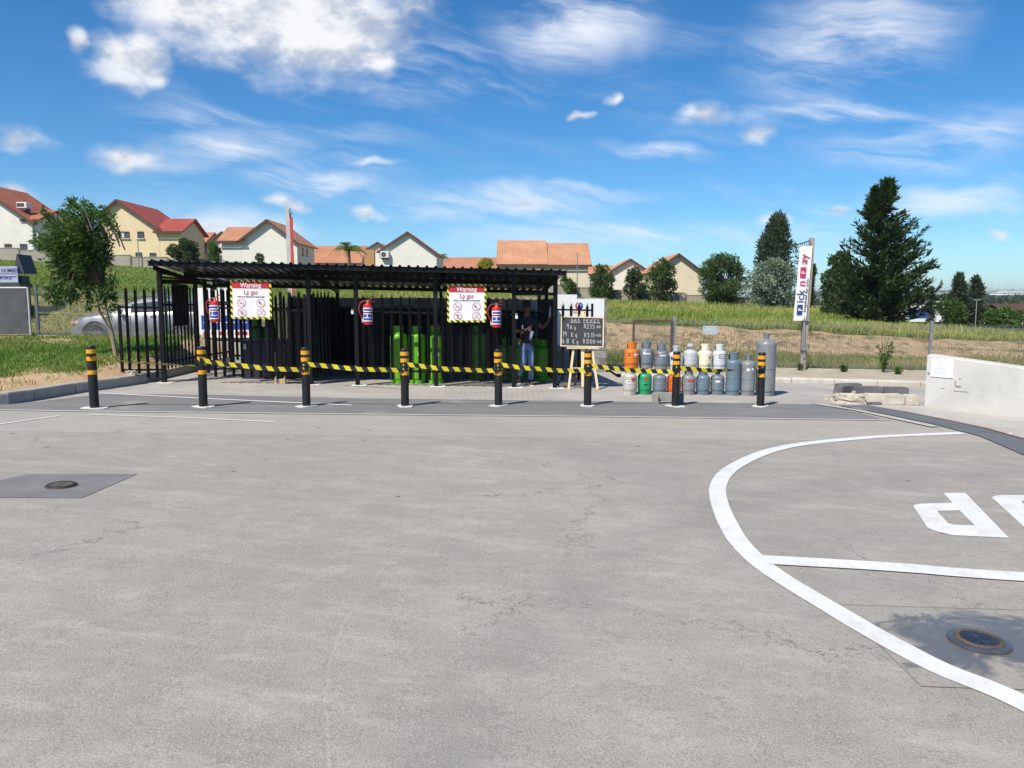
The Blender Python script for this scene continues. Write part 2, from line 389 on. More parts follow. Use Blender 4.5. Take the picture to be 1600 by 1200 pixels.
def mat_terrain():
    m, t, b = newmat('terrain_soil')
    P = t.n('TexCoord').outputs['Object']; s = t.n('SeparateXYZ', {0: P}); x, y = s.outputs[0], s.outputs[1]
    n1 = t.noise(P, 0.55, 6, 0.65); n2 = t.noise(P, 2.6, 6, 0.7)
    soil = t.mix(t.ramp(n2, 0.3, 0.7), (0.54, 0.39, 0.235), (0.39, 0.275, 0.16))
    fn = t.noise(P, 7, 5, 0.75)
    soil = t.mix(t.ramp(fn, 0.52, 0.68, 0, 0.8), soil, (0.56, 0.42, 0.26)); soil = t.mix(t.ramp(fn, 0.46, 0.34, 0, 0.85), soil, (0.15, 0.10, 0.055))
    soil = t.mix(t.ramp(t.noise(P, 1.2, 5, 0.7), 0.5, 0.62, 0, 0.75), soil, (0.14, 0.105, 0.055))
    grass = t.mix(t.ramp(n1, 0.35, 0.65), (0.13, 0.17, 0.035), (0.22, 0.215, 0.06))
    ys = t.m('ADD', y, t.m('MULTIPLY', t.m('SUBTRACT', n1, 0.5), 3.0))
    k = t.m('MULTIPLY', t.ramp(ys, 28.2, 29.6), t.ramp(ys, 33.0, 32.2))
    k = t.m('MULTIPLY', k, t.ramp(t.m('ADD', x, t.m('MULTIPLY', n1, 14.0)), -4.0, 8.0, 0.25, 1.0))
    c = t.mix(k, grass, soil)
    far = t.mix(t.ramp(t.noise(P, 0.012, 6, 0.7), 0.4, 0.62), (0.16, 0.15, 0.06), (0.07, 0.085, 0.03))
    far = t.mix(t.ramp(t.noise(P, 0.005, 4, 0.6), 0.58, 0.66, 0, 0.7), far, (0.30, 0.22, 0.12))
    c = t.mix(t.ramp(y, 110, 180), c, far)
    t.set(b.inputs['Base Color'], c); b.inputs['Roughness'].default_value = 0.95; b.inputs['Specular IOR Level'].default_value = 0.1
    t.set(b.inputs['Normal'], t.n('Bump', {'Strength': 0.8, 'Distance': 0.2, 'Height': t.m('ADD', n2, t.m('MULTIPLY', fn, 0.8))}).outputs[0])
    return m
def mat_berm():
    m, t, b = newmat('berm_soil')
    P = t.n('TexCoord').outputs['Object']
    c = t.mix(t.ramp(t.noise(P, 2.2, 6, 0.7), 0.35, 0.65), (0.50, 0.345, 0.20), (0.40, 0.26, 0.145))
    c = t.mix(t.ramp(t.noise(P, 11, 5, 0.7), 0.5, 0.75, 0, 0.6), c, (0.24, 0.16, 0.09))
    t.set(b.inputs['Base Color'], c); b.inputs['Roughness'].default_value = 0.95
    t.set(b.inputs['Normal'], t.n('Bump', {'Strength': 0.7, 'Distance': 0.05, 'Height': t.noise(P, 14, 6, 0.7)}).outputs[0])
    return m
def mat_stripes(name, cA, cB, period, slant):
    """printed diagonal stripes along the UV u axis (metres)"""
    m, t, b = newmat(name)
    s = t.n('SeparateXYZ', {0: t.n('UVMap').outputs[0]})
    u = t.m('ADD', t.m('MULTIPLY', s.outputs[0], 1 / period), t.m('MULTIPLY', s.outputs[1], slant / period))
    f = t.ramp(t.m('FRACT', u), 0.49, 0.51)
    c = t.mix(f, cA, cB)
    t.set(b.inputs['Base Color'], c); b.inputs['Roughness'].default_value = 0.42
    return m
def mat_tiles(name, c1, c2, ax=0, pitch=0.34):
    m, t, b = newmat(name)
    P = t.n('TexCoord').outputs['Object']; s = t.n('SeparateXYZ', {0: P})
    rows = t.m('FRACT', t.m('MULTIPLY', s.outputs[2], 1 / 0.21))
    cols = t.m('SINE', t.m('MULTIPLY', s.outputs[ax], 2 * math.pi / 0.30))
    c = t.mix(t.ramp(t.noise(P, 0.6, 5, 0.65), 0.35, 0.65), c1, c2)
    c = t.mix(t.ramp(t.noise(P, 7.0, 3, 0.7), 0.45, 0.7, 0, 0.55), c, tuple(v * 0.62 for v in c2))
    c = t.mix(t.ramp(rows, 0.78, 1.0, 0, 0.45), c, tuple(v * 0.45 for v in c2))
    t.set(b.inputs['Base Color'], c); b.inputs['Roughness'].default_value = 0.75
    h = t.m('ADD', t.m('MULTIPLY', rows, -0.6), t.m('MULTIPLY', cols, 0.25))
    t.set(b.inputs['Normal'], t.n('Bump', {'Strength': 0.9, 'Distance': 0.05, 'Height': h}).outputs[0])
    return m

# ------------------------------------------------------------------ ground and setting
M_yard = mat_concrete_yard(); M_paint = mat_paint()
M_asph = mat_asphalt('asphalt_strip', (0.128, 0.127, 0.126), (0.178, 0.174, 0.168))
M_chan = mat_asphalt('channel_asphalt', (0.085, 0.095, 0.105), (0.12, 0.13, 0.14), 0.3)
M_road = mat_asphalt('lane_asphalt', (0.2, 0.19, 0.18), (0.26, 0.25, 0.235))
M_pave = mat_paving(); M_terr = mat_terrain(); M_berm = mat_berm()
M_kerb = pm('kerb_concrete', (0.40, 0.375, 0.34), (0.31, 0.29, 0.265), 5, 0.9, bump=0.4, bscale=40, dirt=((0.2, 0.18, 0.155), 0.5))
M_kerbp = pm('pale_kerb_concrete', (0.56, 0.52, 0.45), (0.47, 0.43, 0.36), 5, 0.9, bump=0.4, bscale=40, dirt=((0.33, 0.28, 0.22), 0.6))
M_patch = pm('cement_patch', (0.155, 0.152, 0.15), (0.195, 0.19, 0.185), 2.5, 0.7, bump=0.15, bscale=60)
M_lip = pm('concrete_lip', (0.42, 0.395, 0.365), (0.36, 0.34, 0.315), 3, 0.85, bump=0.2, bscale=60)

def sheet(name, poly, up, mat, label, cat, kind='structure', parent=None):
    me = bpy.data.meshes.new(name); me.from_pydata([(x, y, zg(x, y) + up) for x, y in poly], [], [tuple(range(len(poly)))])
    me.materials.append(mat); o = link(name, me, parent)
    if parent is None: tag(o, label, cat, kind=kind)
    return o
def strip(pts, w):
    """outline of a band of width w (number or list) round a polyline"""
    pts = [Vector((p[0], p[1])) for p in pts]; n = len(pts); L, Rr = [], []
    for i, p in enumerate(pts):
        d = (pts[min(i + 1, n - 1)] - pts[max(i - 1, 0)]).normalized(); nn = Vector((-d.y, d.x))
        ww = (w[i] if hasattr(w, '__len__') else w) / 2
        L.append(p + nn * ww); Rr.append(p - nn * ww)
    return L, Rr
def smooth_line(pts, k=6):
    """Catmull-Rom through 2D points"""
    P = [Vector((p[0], p[1])) for p in pts]; P = [2 * P[0] - P[1]] + P + [2 * P[-1] - P[-2]]; out = []
    for i in range(1, len(P) - 2):
        for j in range(k):
            t = j / k
            out.append(0.5 * ((2 * P[i]) + (-P[i - 1] + P[i + 1]) * t + (2 * P[i - 1] - 5 * P[i] + 4 * P[i + 1] - P[i + 2]) * t * t + (-P[i - 1] + 3 * P[i] - 3 * P[i + 1] + P[i + 2]) * t ** 3))
    return out + [P[-2]]
def band(name, pts, w, up, mat, label, cat, kind='structure', parent=None, jitter=0.0):
    L, Rr = strip(pts, w); vs, fs = [], []
    for a, b in zip(L, Rr):
        for p in (a, b):
            x, y = p.x + random.uniform(-jitter, jitter), p.y + random.uniform(-jitter, jitter)
            vs.append((x, y, zg(x, y) + up))
    for i in range(len(L) - 1): fs.append((2 * i, 2 * i + 1, 2 * i + 3, 2 * i + 2))
    me = bpy.data.meshes.new(name); me.from_pydata(vs, [], fs); me.materials.append(mat); o = link(name, me, parent)
    if parent is None: tag(o, label, cat, kind=kind)
    return o

sheet('yard_ground', [(-40, -30), (40, -30), (40, 20.95), (-40, 20.95)], 0.0, M_yard, 'worn grey concrete yard with cracks and stains', 'ground')
E_conc = [(-7.625, 11.326), (-6.409, 11.366), (-1.963, 11.658), (2.011, 11.936), (6.037, 12.141)]
E_pave = [(-7.642, 12.287), (-7.204, 13.407), (-5.359, 13.579), (-2.723, 13.506), (1.157, 13.768), (4.572, 13.944), (5.747, 13.948)]
sheet('asphalt_strip', E_conc + list(reversed(E_pave)) + [(-8.6, 12.0)], 0.004, M_asph, 'dark asphalt strip the black bollards stand on', 'asphalt')
band('concrete_lip', E_conc, 0.10, 0.008, M_lip, 'pale narrow concrete edge between yard and asphalt strip', 'ground edge')
sheet('paving', E_pave + [(6.209, 13.930), (8.2, 14.2), (12, 15.0), (12, 20.9), (-7.6, 20.9), (-7.5, 17.5), (-7.35, 14.74)], 0.006, M_pave, 'interlocking brick paving under and around the gas cage', 'paving')
# drainage channel beside the low wall
ch_near = [(5.938, 13.845), (6.332, 12.743), (6.542, 11.754), (6.619, 10.733), (6.323, 9.331), (6.6, 6.0)]
ch_far = [(6.461, 13.968), (6.770, 13.184), (6.993, 12.201), (7.120, 11.403), (7.087, 10.481), (7.6, 6.0)]
sheet('drain_channel', ch_near + list(reversed(ch_far)), 0.012, M_chan, 'dark curved asphalt channel running past the low wall', 'channel')
band('channel_edge', [(5.571, 14.099), (6.014, 13.233), (6.219, 12.302), (6.419, 11.493)], 0.17, 0.016, M_lip, 'pale concrete edging on the near side of the channel', 'edging')
band('red_line', [(p[0] + 0.03, p[1]) for p in ch_far], 0.05, 0.02, pm('faded_red_paint', (0.33, 0.15, 0.11), (0.28, 0.18, 0.15), 5, 0.8), 'faded red line along the far edge of the channel', 'road marking')
sheet('apron', [(p[0] + 0.05, p[1]) for p in ch_far] + [(14, 6.0), (14, 12.0), (8.5, 12.6), (7.6, 14.1)], 0.008, M_lip, 'pale concrete apron in front of the low wall', 'apron')

# painted markings
def marking(name, pts, w, label, up=0.006, jitter=0.0018):
    return band(name, pts, w, up, M_paint, label, 'road marking', jitter=jitter)
curve = smooth_line([(6.543, 10.992), (5.710, 10.732), (4.832, 10.398), (3.499, 9.618), (2.552, 8.476), (2.020, 7.373), (1.749, 6.046), (1.706, 5.150), (1.877, 4.333), (2.081, 3.666), (2.305, 3.280), (2.62, 2.4)], 7)
marking('curved_line', curve, 0.158, 'wide white painted curve sweeping round the letters')
marking('stop_line', smooth_line([(1.764, 5.180), (2.621, 5.074), (3.403, 4.934), (6.0, 4.66)], 6), 0.185, 'straight white painted line branching off the curve', 0.010)
marking('bay_line', [(-7.281, 13.489), (-4.906, 12.974), (-2.646, 12.583)], 0.085, 'white line on the asphalt between the first three bollards', 0.012)
marking('bay_line', [(-6.153, 11.072), (-4.807, 10.974), (-3.352, 10.746)], 0.06, 'thin worn white line on concrete before the leftmost bollards')
marking('bay_line', [(-6.958, 9.818), (-6.813, 10.100), (-6.498, 10.897)], 0.06, 'short white line at the left edge of the yard')
marking('bay_line', [(-3.439, 15.535), (-2.175, 15.069)], 0.07, 'short white line on paving before the cage opening')
marking('bay_line', [(6.242, 18.076), (7.435, 17.736)], 0.06, 'short white line on paving behind the broken kerb')
def letter(name, rings, label):
    bm = bmesh.new(); edges = []
    for ring in rings:
        vs = [bm.verts.new((x, y, zg(x, y) + 0.004)) for x, y in ring]
        edges += [bm.edges.new((vs[i], vs[(i + 1) % len(vs)])) for i in range(len(vs))]
    bmesh.ops.triangle_fill(bm, use_beauty=True, edges=edges)
    for f in bm.faces:
        if f.normal.z < 0: f.normal_flip()
    me = bpy.data.meshes.new(name); bm.to_mesh(me); bm.free(); me.materials.append(M_paint)
    return tag(link(name, me), label, 'road lettering', kind='structure')
letter('painted_letter', [[(4.18, 7.28), (4.40, 7.29), (3.88, 5.83), (3.47, 5.87), (3.40, 5.95), (3.37, 6.06), (3.60, 6.72), (3.64, 6.79), (3.72, 6.84), (4.05, 6.90)],
                          [(3.73, 6.57), (3.75, 6.60), (3.96, 6.63), (3.81, 6.16), (3.64, 6.17), (3.62, 6.21)]], 'white painted letter P, upside down, inside the curve')
letter('painted_letter', [[(4.56, 7.14), (4.64, 7.21), (4.75, 7.24), (5.02, 7.26), (5.10, 7.20), (5.09, 7.08), (4.72, 5.96), (4.63, 5.86), (4.50, 5.83), (4.28, 5.81), (4.18, 5.86), (4.15, 5.98)],
                          [(4.74, 6.98), (4.78, 7.03), (4.87, 7.03), (4.88, 6.97), (4.55, 6.08), (4.50, 6.03), (4.42, 6.03), (4.41, 6.09)]], 'white painted letter O cut by the right picture edge')

# drains set in cement patches
M_iron = pm('cast_iron', (0.055, 0.05, 0.048), (0.10, 0.085, 0.07), 18, 0.55, metal=0.6, bump=0.3, bscale=90)
M_rust = pm('rusty_ring', (0.19, 0.13, 0.08), (0.10, 0.07, 0.05), 14, 0.7, metal=0.4, bump=0.4, bscale=80)
M_dark = pm('dark_hollow', (0.012, 0.012, 0.014), (0.02, 0.02, 0.02), 8, 0.9)
M_wetiron = pm('wet_grate', (0.10, 0.12, 0.15), (0.16, 0.17, 0.19), 20, 0.12, metal=0.8)
def mat_damp():
    m, t, b = newmat('stained_cement'); P = t.n('TexCoord').outputs['Object']
    n = t.noise(P, 2.3, 5, 0.65, 0.8); g = t.noise(P, 45, 3, 0.75)
    q = t.vm('LENGTH', t.vm('MULTIPLY', t.vm('SUBTRACT', P, (2.45, 3.9, 0)), (0.75, 1.3, 0)))
    wet = t.ramp(t.m('ADD', n, t.m('MULTIPLY', t.m('SUBTRACT', 0.50, q), 0.46)), 0.47, 0.62)
    c = t.mix(t.ramp(g, 0.35, 0.7), (0.31, 0.288, 0.255), (0.24, 0.222, 0.195)); c = t.mix(t.m('MULTIPLY', wet, 0.8), c, (0.075, 0.074, 0.075))
    t.set(b.inputs['Base Color'], c); t.set(b.inputs['Roughness'], t.ramp(wet, 0, 1, 0.8, 0.28)); b.inputs['Specular IOR Level'].default_value = 0.6
    t.set(b.inputs['Normal'], t.n('Bump', {'Strength': 0.15, 'Distance': 0.01, 'Height': g}).outputs[0]); return m
M_patch2 = mat_damp(); M_wetcem = pm('wet_cement', (0.05, 0.055, 0.07), (0.075, 0.08, 0.095), 12, 0.25)
pt = sheet('cement_patch', [(-3.674, 7.394), (-3.701, 6.462), (-5.011, 6.391), (-4.683, 7.303)], 0.004, M_patch, 'smooth grey cement square round the left drain', 'patch')
pt2 = sheet('cement_patch', [(1.93, 4.40), (1.92, 3.42), (3.5, 3.38), (3.5, 4.36)], 0.002, M_patch2, 'cement slab with bluish wet stains round the right drain', 'patch')
M_line = pm('joint_dirt', (0.17, 0.163, 0.15), (0.25, 0.24, 0.22), 9, 0.9)
for a, b2 in (((1.93, 4.40), (1.92, 3.42)), ((1.92, 3.42), (3.5, 3.38)), ((1.93, 4.40), (3.5, 4.36))):
    band('joint', [a, ((a[0] + b2[0]) / 2 + 0.004, (a[1] + b2[1]) / 2), b2], 0.007, 0.004, M_line, '', '', parent=pt2)
def drain(c, r, label, wet):
    c3 = (c[0], c[1], zg(*c) + 0.006)
    t = thing('drain_cover', label, 'drain', c3)
    tilt = (0.004, 0.0205, 0); t.rotation_euler = tilt
    MB().lathe([(r * (1.3 if wet else 1.15), 0.0), (r * (1.27 if wet else 1.12), 0.010), (r * 1.0, 0.014), (r * 0.98, 0.002)], 40).build('rim', M_iron if not wet else M_wetcem, t, True)
    MB().lathe([(r * 1.0, 0.002), (r * 0.99, 0.018), (r * 0.80, 0.018), (r * 0.79, 0.002)], 40).build('ring', M_rust if wet else M_iron, t, True)
    MB().disc((0, 0, 0.003), r * 0.98, 40).build('pit', M_dark, t)
    n = 11
    for i in range(n):
        y = -r * 0.72 + 1.44 * r * i / (n - 1); hx = math.sqrt(max((0.8 * r) ** 2 - y * y, 1e-5))
        MB().cbox((0, y, 0.010), (2 * hx, r * 0.075, 0.012), 0.002).build('bar', M_wetiron if wet else M_iron, t)
    MB().cbox((0, 0, 0.012), (r * 0.10, 1.56 * r, 0.012), 0.002).build('bar', M_wetiron if wet else M_iron, t)
    return t
drain((-4.11, 6.86), 0.115, 'round iron drain grate in the grey cement square on the left', False)
drain((2.49, 3.92), 0.118, 'round drain grate with rusty ring in the stained slab', True)

# kerbs ---------------------------------------------------------------
def kerb(name, pts, w, h, label, length=1.0, mat=None, base=None, jit=0.006):
    root = bpy.data.objects.new(name, None); COL.objects.link(root); tag(root, label, 'kerb', kind='structure')
    P = [Vector((p[0], p[1])) for p in pts]; seg = [(P[i + 1] - P[i]).length for i in range(len(P) - 1)]; T = sum(seg)
    def at(s):
        for i, l in enumerate(seg):
            if s <= l or i == len(seg) - 1: return P[i] + (P[i + 1] - P[i]) * (s / l)
            s -= l
    n = max(1, round(T / length)); st = T / n
    for i in range(n):
        a, b = at(i * st + 0.008), at((i + 1) * st - 0.008); mid = at((i + .5) * st)
        d = (b - a).normalized(); nn = Vector((-d.y, d.x)); j = [random.uniform(-jit, jit) for _ in range(4)]
        hh = h + random.uniform(-jit, jit); vs = []
        prof = [(0, -0.05), (0.0, hh - 0.035), (0.012, hh - 0.01), (0.035, hh), (w, hh), (w, -0.05)]
        for q in (a, mid, b):
            for o, z in prof:
                p = q + nn * (o + j[0]); vs.append((p.x, p.y, (base or zg)(q.x, q.y) + z + j[1] * 0.4))
        k = len(prof); fs = [tuple(range(k)), tuple(reversed(range(2 * k, 3 * k)))]
        for r_ in range(2):
            for c_ in range(k): fs.append((r_ * k + (c_ + 1) % k, r_ * k + c_, (r_ + 1) * k + c_, (r_ + 1) * k + (c_ + 1) % k))
        MB().add(vs, fs).build('kerb_stone', mat or M_kerb, root)
    return root
kl = smooth_line([(-13, 9.9), (-9.4, 10.9), (-7.970, 11.848), (-7.779, 12.511), (-7.658, 13.618), (-7.353, 14.736), (-7.32, 15.6), (-7.37, 17.6), (-7.5, 20.5)], 5)
kerb('kerb', kl, 0.16, 0.19, 'curved grey kerb along the grass on the left')
kr = [(2.6, 18.15), (5.9, 17.95), (9.6, 17.8), (13.5, 17.75)]
kerb('kerb', kr, 0.3, 0.12, 'pale kerb below the wire fence on the right', 0.95, M_kerbp)
sheet('verge', [(2.5, 18.4), (13.5, 18.0), (13.5, 20.9), (2.5, 20.9)], 0.10, pm('verge_grit', (0.42, 0.36, 0.28), (0.33, 0.28, 0.2), 2, 0.95, bump=0.5, bscale=20, dirt=((0.22, 0.2, 0.1), 0.5)), 'gritty strip between the pale kerb and the fence', 'verge')

# berm on the left ------------------------------------------------------
def zb(x, y): return -0.30 + 0.05 * y
def kerb_x(y):
    for i in range(len(kl) - 1):
        if kl[i].y <= y <= kl[i + 1].y: return kl[i].x + (kl[i + 1].x - kl[i].x) * (y - kl[i].y) / max(kl[i + 1].y - kl[i].y, 1e-4)
    return kl[0].x if y < kl[0].y else kl[-1].x
vs, fs = [], []; ny, nx = 60, 40
for j in range(ny):
    y = 9.9 + (21.0 - 9.9) * j / (ny - 1); x1 = kerb_x(y) - 0.14
    for i in range(nx):
        u = (i / (nx - 1)) ** 1.6; x = x1 + (-32 - x1) * u
        edge = min(1, (x1 - x) / 0.6)
        zk = zg(x1, y) + 0.175
        z = zk + (max(zb(x, y), zk + 0.02) - zk) * edge + (0.03 * math.sin(x * 2.1 + y) * math.sin(y * 1.7 - x) * edge)
        vs.append((x, y, z))
for j in range(ny - 1):
    for i in range(nx - 1): fs.append((j * nx + i, j * nx + i + 1, (j + 1) * nx + i + 1, (j + 1) * nx + i))
bm_ = MB(); bm_.v = vs; bm_.f = [tuple(reversed(f)) for f in fs]; bm_.mi = [0] * len(fs)
tag(bm_.build('grass_bank_soil', M_berm, None, True, angle=180), 'bare reddish soil under the grass behind the left kerb', 'soil', kind='structure')

# land beyond the fence --------------------------------------------------
def itp(x, xs, ys): return np.interp(x, xs, ys)
def sstep(a, b, x): t = np.clip((x - a) / (b - a), 0, 1); return t * t * (3 - 2 * t)
def terrain_z(x, y):
    x = np.asarray(x, float); y = np.asarray(y, float)
    zf = itp(x, [-60, -9, -4, 2, 25, 60], [0.8, 0.68, 0.35, -0.2, -0.5, -0.9])
    zr = itp(x, [-60, -14, 2, 25, 60], [1.0, 0.36, -0.28, -0.65, -0.95])
    zt = 1.05 - 0.05 * np.clip(x, -70, 60)
    zw = itp(x, [-90, -70, -54, -35, 11, 32, 40, 60, 90], [7.4, 6.8, 6.0, 5.0, 1.45, 0.9, 0.2, -1.2, -2.5])
    z = np.where(y < 23, zf + (zr - zf) * np.clip((y - 21) / 2, 0, 1), zr)
    z = np.where(y > 28.5, zr + (zt - zr) * sstep(28.5, 32.8, y), z)
    z = np.where(y > 32.8, zt + (zw - zt) * np.clip((y - 32.8) / 52.0, 0, 1), z)
    V = np.interp(y, [33, 60, 150, 400, 900, 1500, 3000, 6000], [-0.2, -2.0, -8.0, -4.0, 1.0, 7.0, 16.0, 22.0])
    V = V + np.where(y > 150, 2.0 * np.sin(x * 0.004 + 1) * np.clip((y - 150) / 600, 0, 1), 0)
    w = np.maximum(sstep(0.46, 0.62, x / np.maximum(y, 1)) * sstep(35, 45, y), sstep(125, 190, y))
    z = z * (1 - w) + V * w
    near = np.exp(-((y - 31) / 2.6) ** 2)
    z = z + near * (0.035 * np.sin(x * 1.9 + 0.7 * y) + 0.05 * np.sin(x * 4.3 - y * 2.3) * np.sin(x * 0.9 + y) + 0.05 * np.sin(x * 7.1 + 3 * y) * np.sin(y * 5.3 - x * 2.2) + 0.05 * np.sin(x * 0.53 + 2))
    return z
ys_ = np.concatenate([np.arange(21.0, 36, 0.35), np.arange(36, 90, 1.5), np.arange(90, 200, 6), np.geomspace(200, 6000, 40)])
xr = np.concatenate([-np.geomspace(5000, 75, 22), np.arange(-72, 72, 0.8), np.geomspace(75, 5000, 22)])
XX, YY = np.meshgrid(xr, ys_); ZZ = terrain_z(XX, YY)
vv = np.stack([XX, YY, ZZ], -1).reshape(-1, 3); nxx = len(xr)
jj, ii = np.meshgrid(np.arange(len(ys_) - 1), np.arange(nxx - 1), indexing='ij')
q = (jj * nxx + ii).ravel(); quads = np.stack([q, q + 1, q + nxx + 1, q + nxx], -1)
tag(link('terrain', big_mesh('terrain', vv, quads, M_terr, smooth=True)), 'land beyond the fence: cut soil bank, grassy rise and far valley', 'terrain', kind='structure')
# side and back land so that the yard does not end in nothing
lane = MB(); xs_ = np.arange(-70, -4.0, 1.0)
for a in xs_:
    q4 = [(a, 23.4), (a + 1.0, 23.4), (a + 1.0, 27.6), (a, 27.6)]
    lane.add([(x, y, float(terrain_z(x, y)) + 0.03) for x, y in q4], [(0, 1, 2, 3)])
tag(lane.build('lane', M_road), 'narrow tarred lane behind the left fence where the car stands', 'road', kind='structure')

# ------------------------------------------------------------------ grass
def blades(n, place, hmin, hmax, width, name, mat, label, cat, dryf, lean=0.45, segs=1):
    xy = place(n); n = len(xy); z = xy[:, 2]
    h = rng.uniform(hmin, hmax, n) * xy[:, 3]; a = rng.uniform(0, 2 * np.pi, n); w = width * rng.uniform(0.6, 1.4, n) * xy[:, 4]
    la = rng.uniform(0, 2 * np.pi, n); ln = rng.uniform(0.1, lean, n) * h
    base = np.stack([xy[:, 0], xy[:, 1], z - 0.01], -1)
    sd = np.stack([np.cos(a) * w, np.sin(a) * w, np.zeros(n)], -1)
    mid = base + np.stack([np.cos(la) * ln * 0.35, np.sin(la) * ln * 0.35, h * 0.6], -1)
    tip = base + np.stack([np.cos(la) * ln, np.sin(la) * ln, h], -1)
    V = np.stack([base - sd, base + sd, mid + sd * 0.8, mid - sd * 0.8, tip], 1).reshape(-1, 3)
    k = np.arange(n) * 5
    T = np.stack([np.stack([k, k + 1, k + 2], -1), np.stack([k, k + 2, k + 3], -1), np.stack([k + 3, k + 2, k + 4], -1)], 1).reshape(-1, 3)
    tipv = np.tile(np.array([0, 0, 0.6, 0.6, 1.0]), n); dry = np.repeat(dryf(xy[:, 0], xy[:, 1]) * rng.uniform(0.4, 1.3, n), 5)
    o = link(name, big_mesh(name, V, T, mat, {'tip': tipv, 'dry': dry}))
    return tag(o, label, cat, kind='stuff')
def pnoise(x, y, f=1.0, s=0.0):
    return (np.sin(x * 1.7 * f + s) * np.sin(y * 1.3 * f + 1.2 * s + 0.4) + np.sin(x * 0.63 * f - y * 0.9 * f + 2.1 + s) + 0.5 * np.sin(x * 3.7 * f + y * 3.1 * f + s)) / 2.5
M_lawn = grassmat('lawn_blades', (0.065, 0.17, 0.016), (0.15, 0.30, 0.035), (0.38, 0.31, 0.10))
M_tall = grassmat('tall_blades', (0.12, 0.20, 0.022), (0.23, 0.32, 0.05), (0.56, 0.48, 0.15))
M_verge = grassmat('verge_blades', (0.11, 0.16, 0.03), (0.22, 0.23, 0.06), (0.50, 0.40, 0.17))
def pl_berm(n):
    y = rng.uniform(11.5, 20.9, n); kx = np.array([kerb_x(v) for v in y]); x = kx - 0.25 - rng.uniform(0, 1, n) ** 1.3 * (0.8 * y - 4)
    d = kx - x; fr = 1 - (y - 13.0) / 8
    keep = rng.uniform(0, 1, n) < np.clip((d - 0.55 - 0.9 * np.clip(14.2 - y, 0, 2)) * 1.6 + 0.75 * pnoise(x, y, 1.0) + 0.1, 0.02, 1.0) * np.clip(1.15 + pnoise(x, y, 0.8, 3), 0.3, 1)
    x, y = x[keep], y[keep]
    return np.stack([x, y, np.maximum(zb(x, y), zg(x, y) + 0.2), 0.75 + 0.5 * pnoise(x, y, 0.9, 1.0), np.ones(len(x))], -1)
blades(90000, pl_berm, 0.05, 0.17, 0.0085, 'lawn_grass', M_lawn, 'rough green grass on the bank behind the left kerb', 'grass', lambda x, y: np.clip(0.25 + 0.5 * pnoise(x, y, 0.7, 5), 0, 1), lean=0.9)
def pl_tall(n):
    y = 32.3 + rng.uniform(0, 1, n) ** 1.9 * 52.0; x = rng.uniform(-0.76, 0.76, n) * y
    keep = rng.uniform(0, 1, n) < np.clip(0.75 + 0.5 * pnoise(x, y, 0.3), 0.15, 1); x, y = x[keep], y[keep]
    left = 1 - sstep(-22, -6, x)
    hs = (1 - 0.70 * left) * (0.75 + 0.35 * pnoise(x, y, 0.45, 2)) * np.where(y < 33.2, 0.7, 1.0)
    return np.stack([x, y, terrain_z(x, y), hs, 0.8 + y / 34.0 * 0.9], -1)
blades(190000, pl_tall, 0.26, 0.62, 0.012, 'tall_grass', M_tall, 'tall green and straw coloured grass on the rise beyond the fence', 'grass', lambda x, y: np.clip(sstep(-24, 2, x) * (0.5 + 0.55 * pnoise(x, y, 0.25, 4)), 0.05, 1.1))
def pl_verge(n):
    y = rng.uniform(21.2, 31.5, n); x = rng.uniform(-0.74, 0.76, n) * y
    keep = (rng.uniform(0, 1, n) < np.clip(np.where(y < 29.2 + 0.5 * pnoise(x, y, 0.5, 9), 1.1, 0.34 - 0.05 * (y - 28.4) + 0.6 * (1 - sstep(-9, 1, x))) + 0.45 * pnoise(x, y, 0.6, 1), 0, 1)) & ~((x < -4) & (y > 22.9) & (y < 28.0))
    x, y = x[keep], y[keep]
    return np.stack([x, y, terrain_z(x, y), np.where(y < 28.4, 1.0, 0.6) * (0.85 + 0.4 * pnoise(x, y, 0.7, 2)), np.full(len(x), 1.2)], -1)
blades(95000, pl_verge, 0.10, 0.36, 0.010, 'verge_grass', M_verge, 'patchy olive grass at the foot of the soil bank', 'grass', lambda x, y: np.clip(0.45 + 0.6 * pnoise(x, y, 0.5, 6), 0, 1.1))

# ------------------------------------------------------------------ houses on the rise
M_wwhite = pm('plaster_offwhite', (0.74, 0.70, 0.64), (0.68, 0.64, 0.58), 0.8, 0.85, bump=0.1, bscale=30, dirt=((0.55, 0.51, 0.45), 0.35))
M_wcream = pm('plaster_cream', (0.72, 0.58, 0.36), (0.66, 0.53, 0.33), 0.8, 0.85, bump=0.1, bscale=30, dirt=((0.52, 0.42, 0.28), 0.3))
M_wbeige = pm('plaster_beige', (0.70, 0.59, 0.44), (0.64, 0.54, 0.40), 0.8, 0.85, bump=0.1, bscale=30, dirt=((0.5, 0.42, 0.32), 0.3))
M_wgrey = pm('boundary_plaster', (0.36, 0.325, 0.275), (0.31, 0.28, 0.24), 0.9, 0.9, bump=0.15, bscale=20, dirt=((0.22, 0.2, 0.17), 0.5))
M_pier = pm('pier_plaster', (0.17, 0.15, 0.13), (0.13, 0.12, 0.10), 2, 0.9)
M_facebrick = pm('face_brick', (0.46, 0.26, 0.12), (0.36, 0.19, 0.09), 6, 0.9, bump=0.3, bscale=20)
M_tred = {a: mat_tiles('red_tiles_%d' % a, (0.40, 0.075, 0.045), (0.30, 0.05, 0.035), a) for a in (0, 1)}
M_tter = {a: mat_tiles('terracotta_tiles_%d' % a, (0.47, 0.22, 0.12), (0.375, 0.165, 0.088), a) for a in (0, 1)}
M_tora = {a: mat_tiles('orange_tiles_%d' % a, (0.53, 0.275, 0.155), (0.44, 0.21, 0.115), a) for a in (0, 1)}
M_tbrn = {a: mat_tiles('rust_tiles_%d' % a, (0.40, 0.13, 0.06), (0.30, 0.09, 0.045), a) for a in (0, 1)}
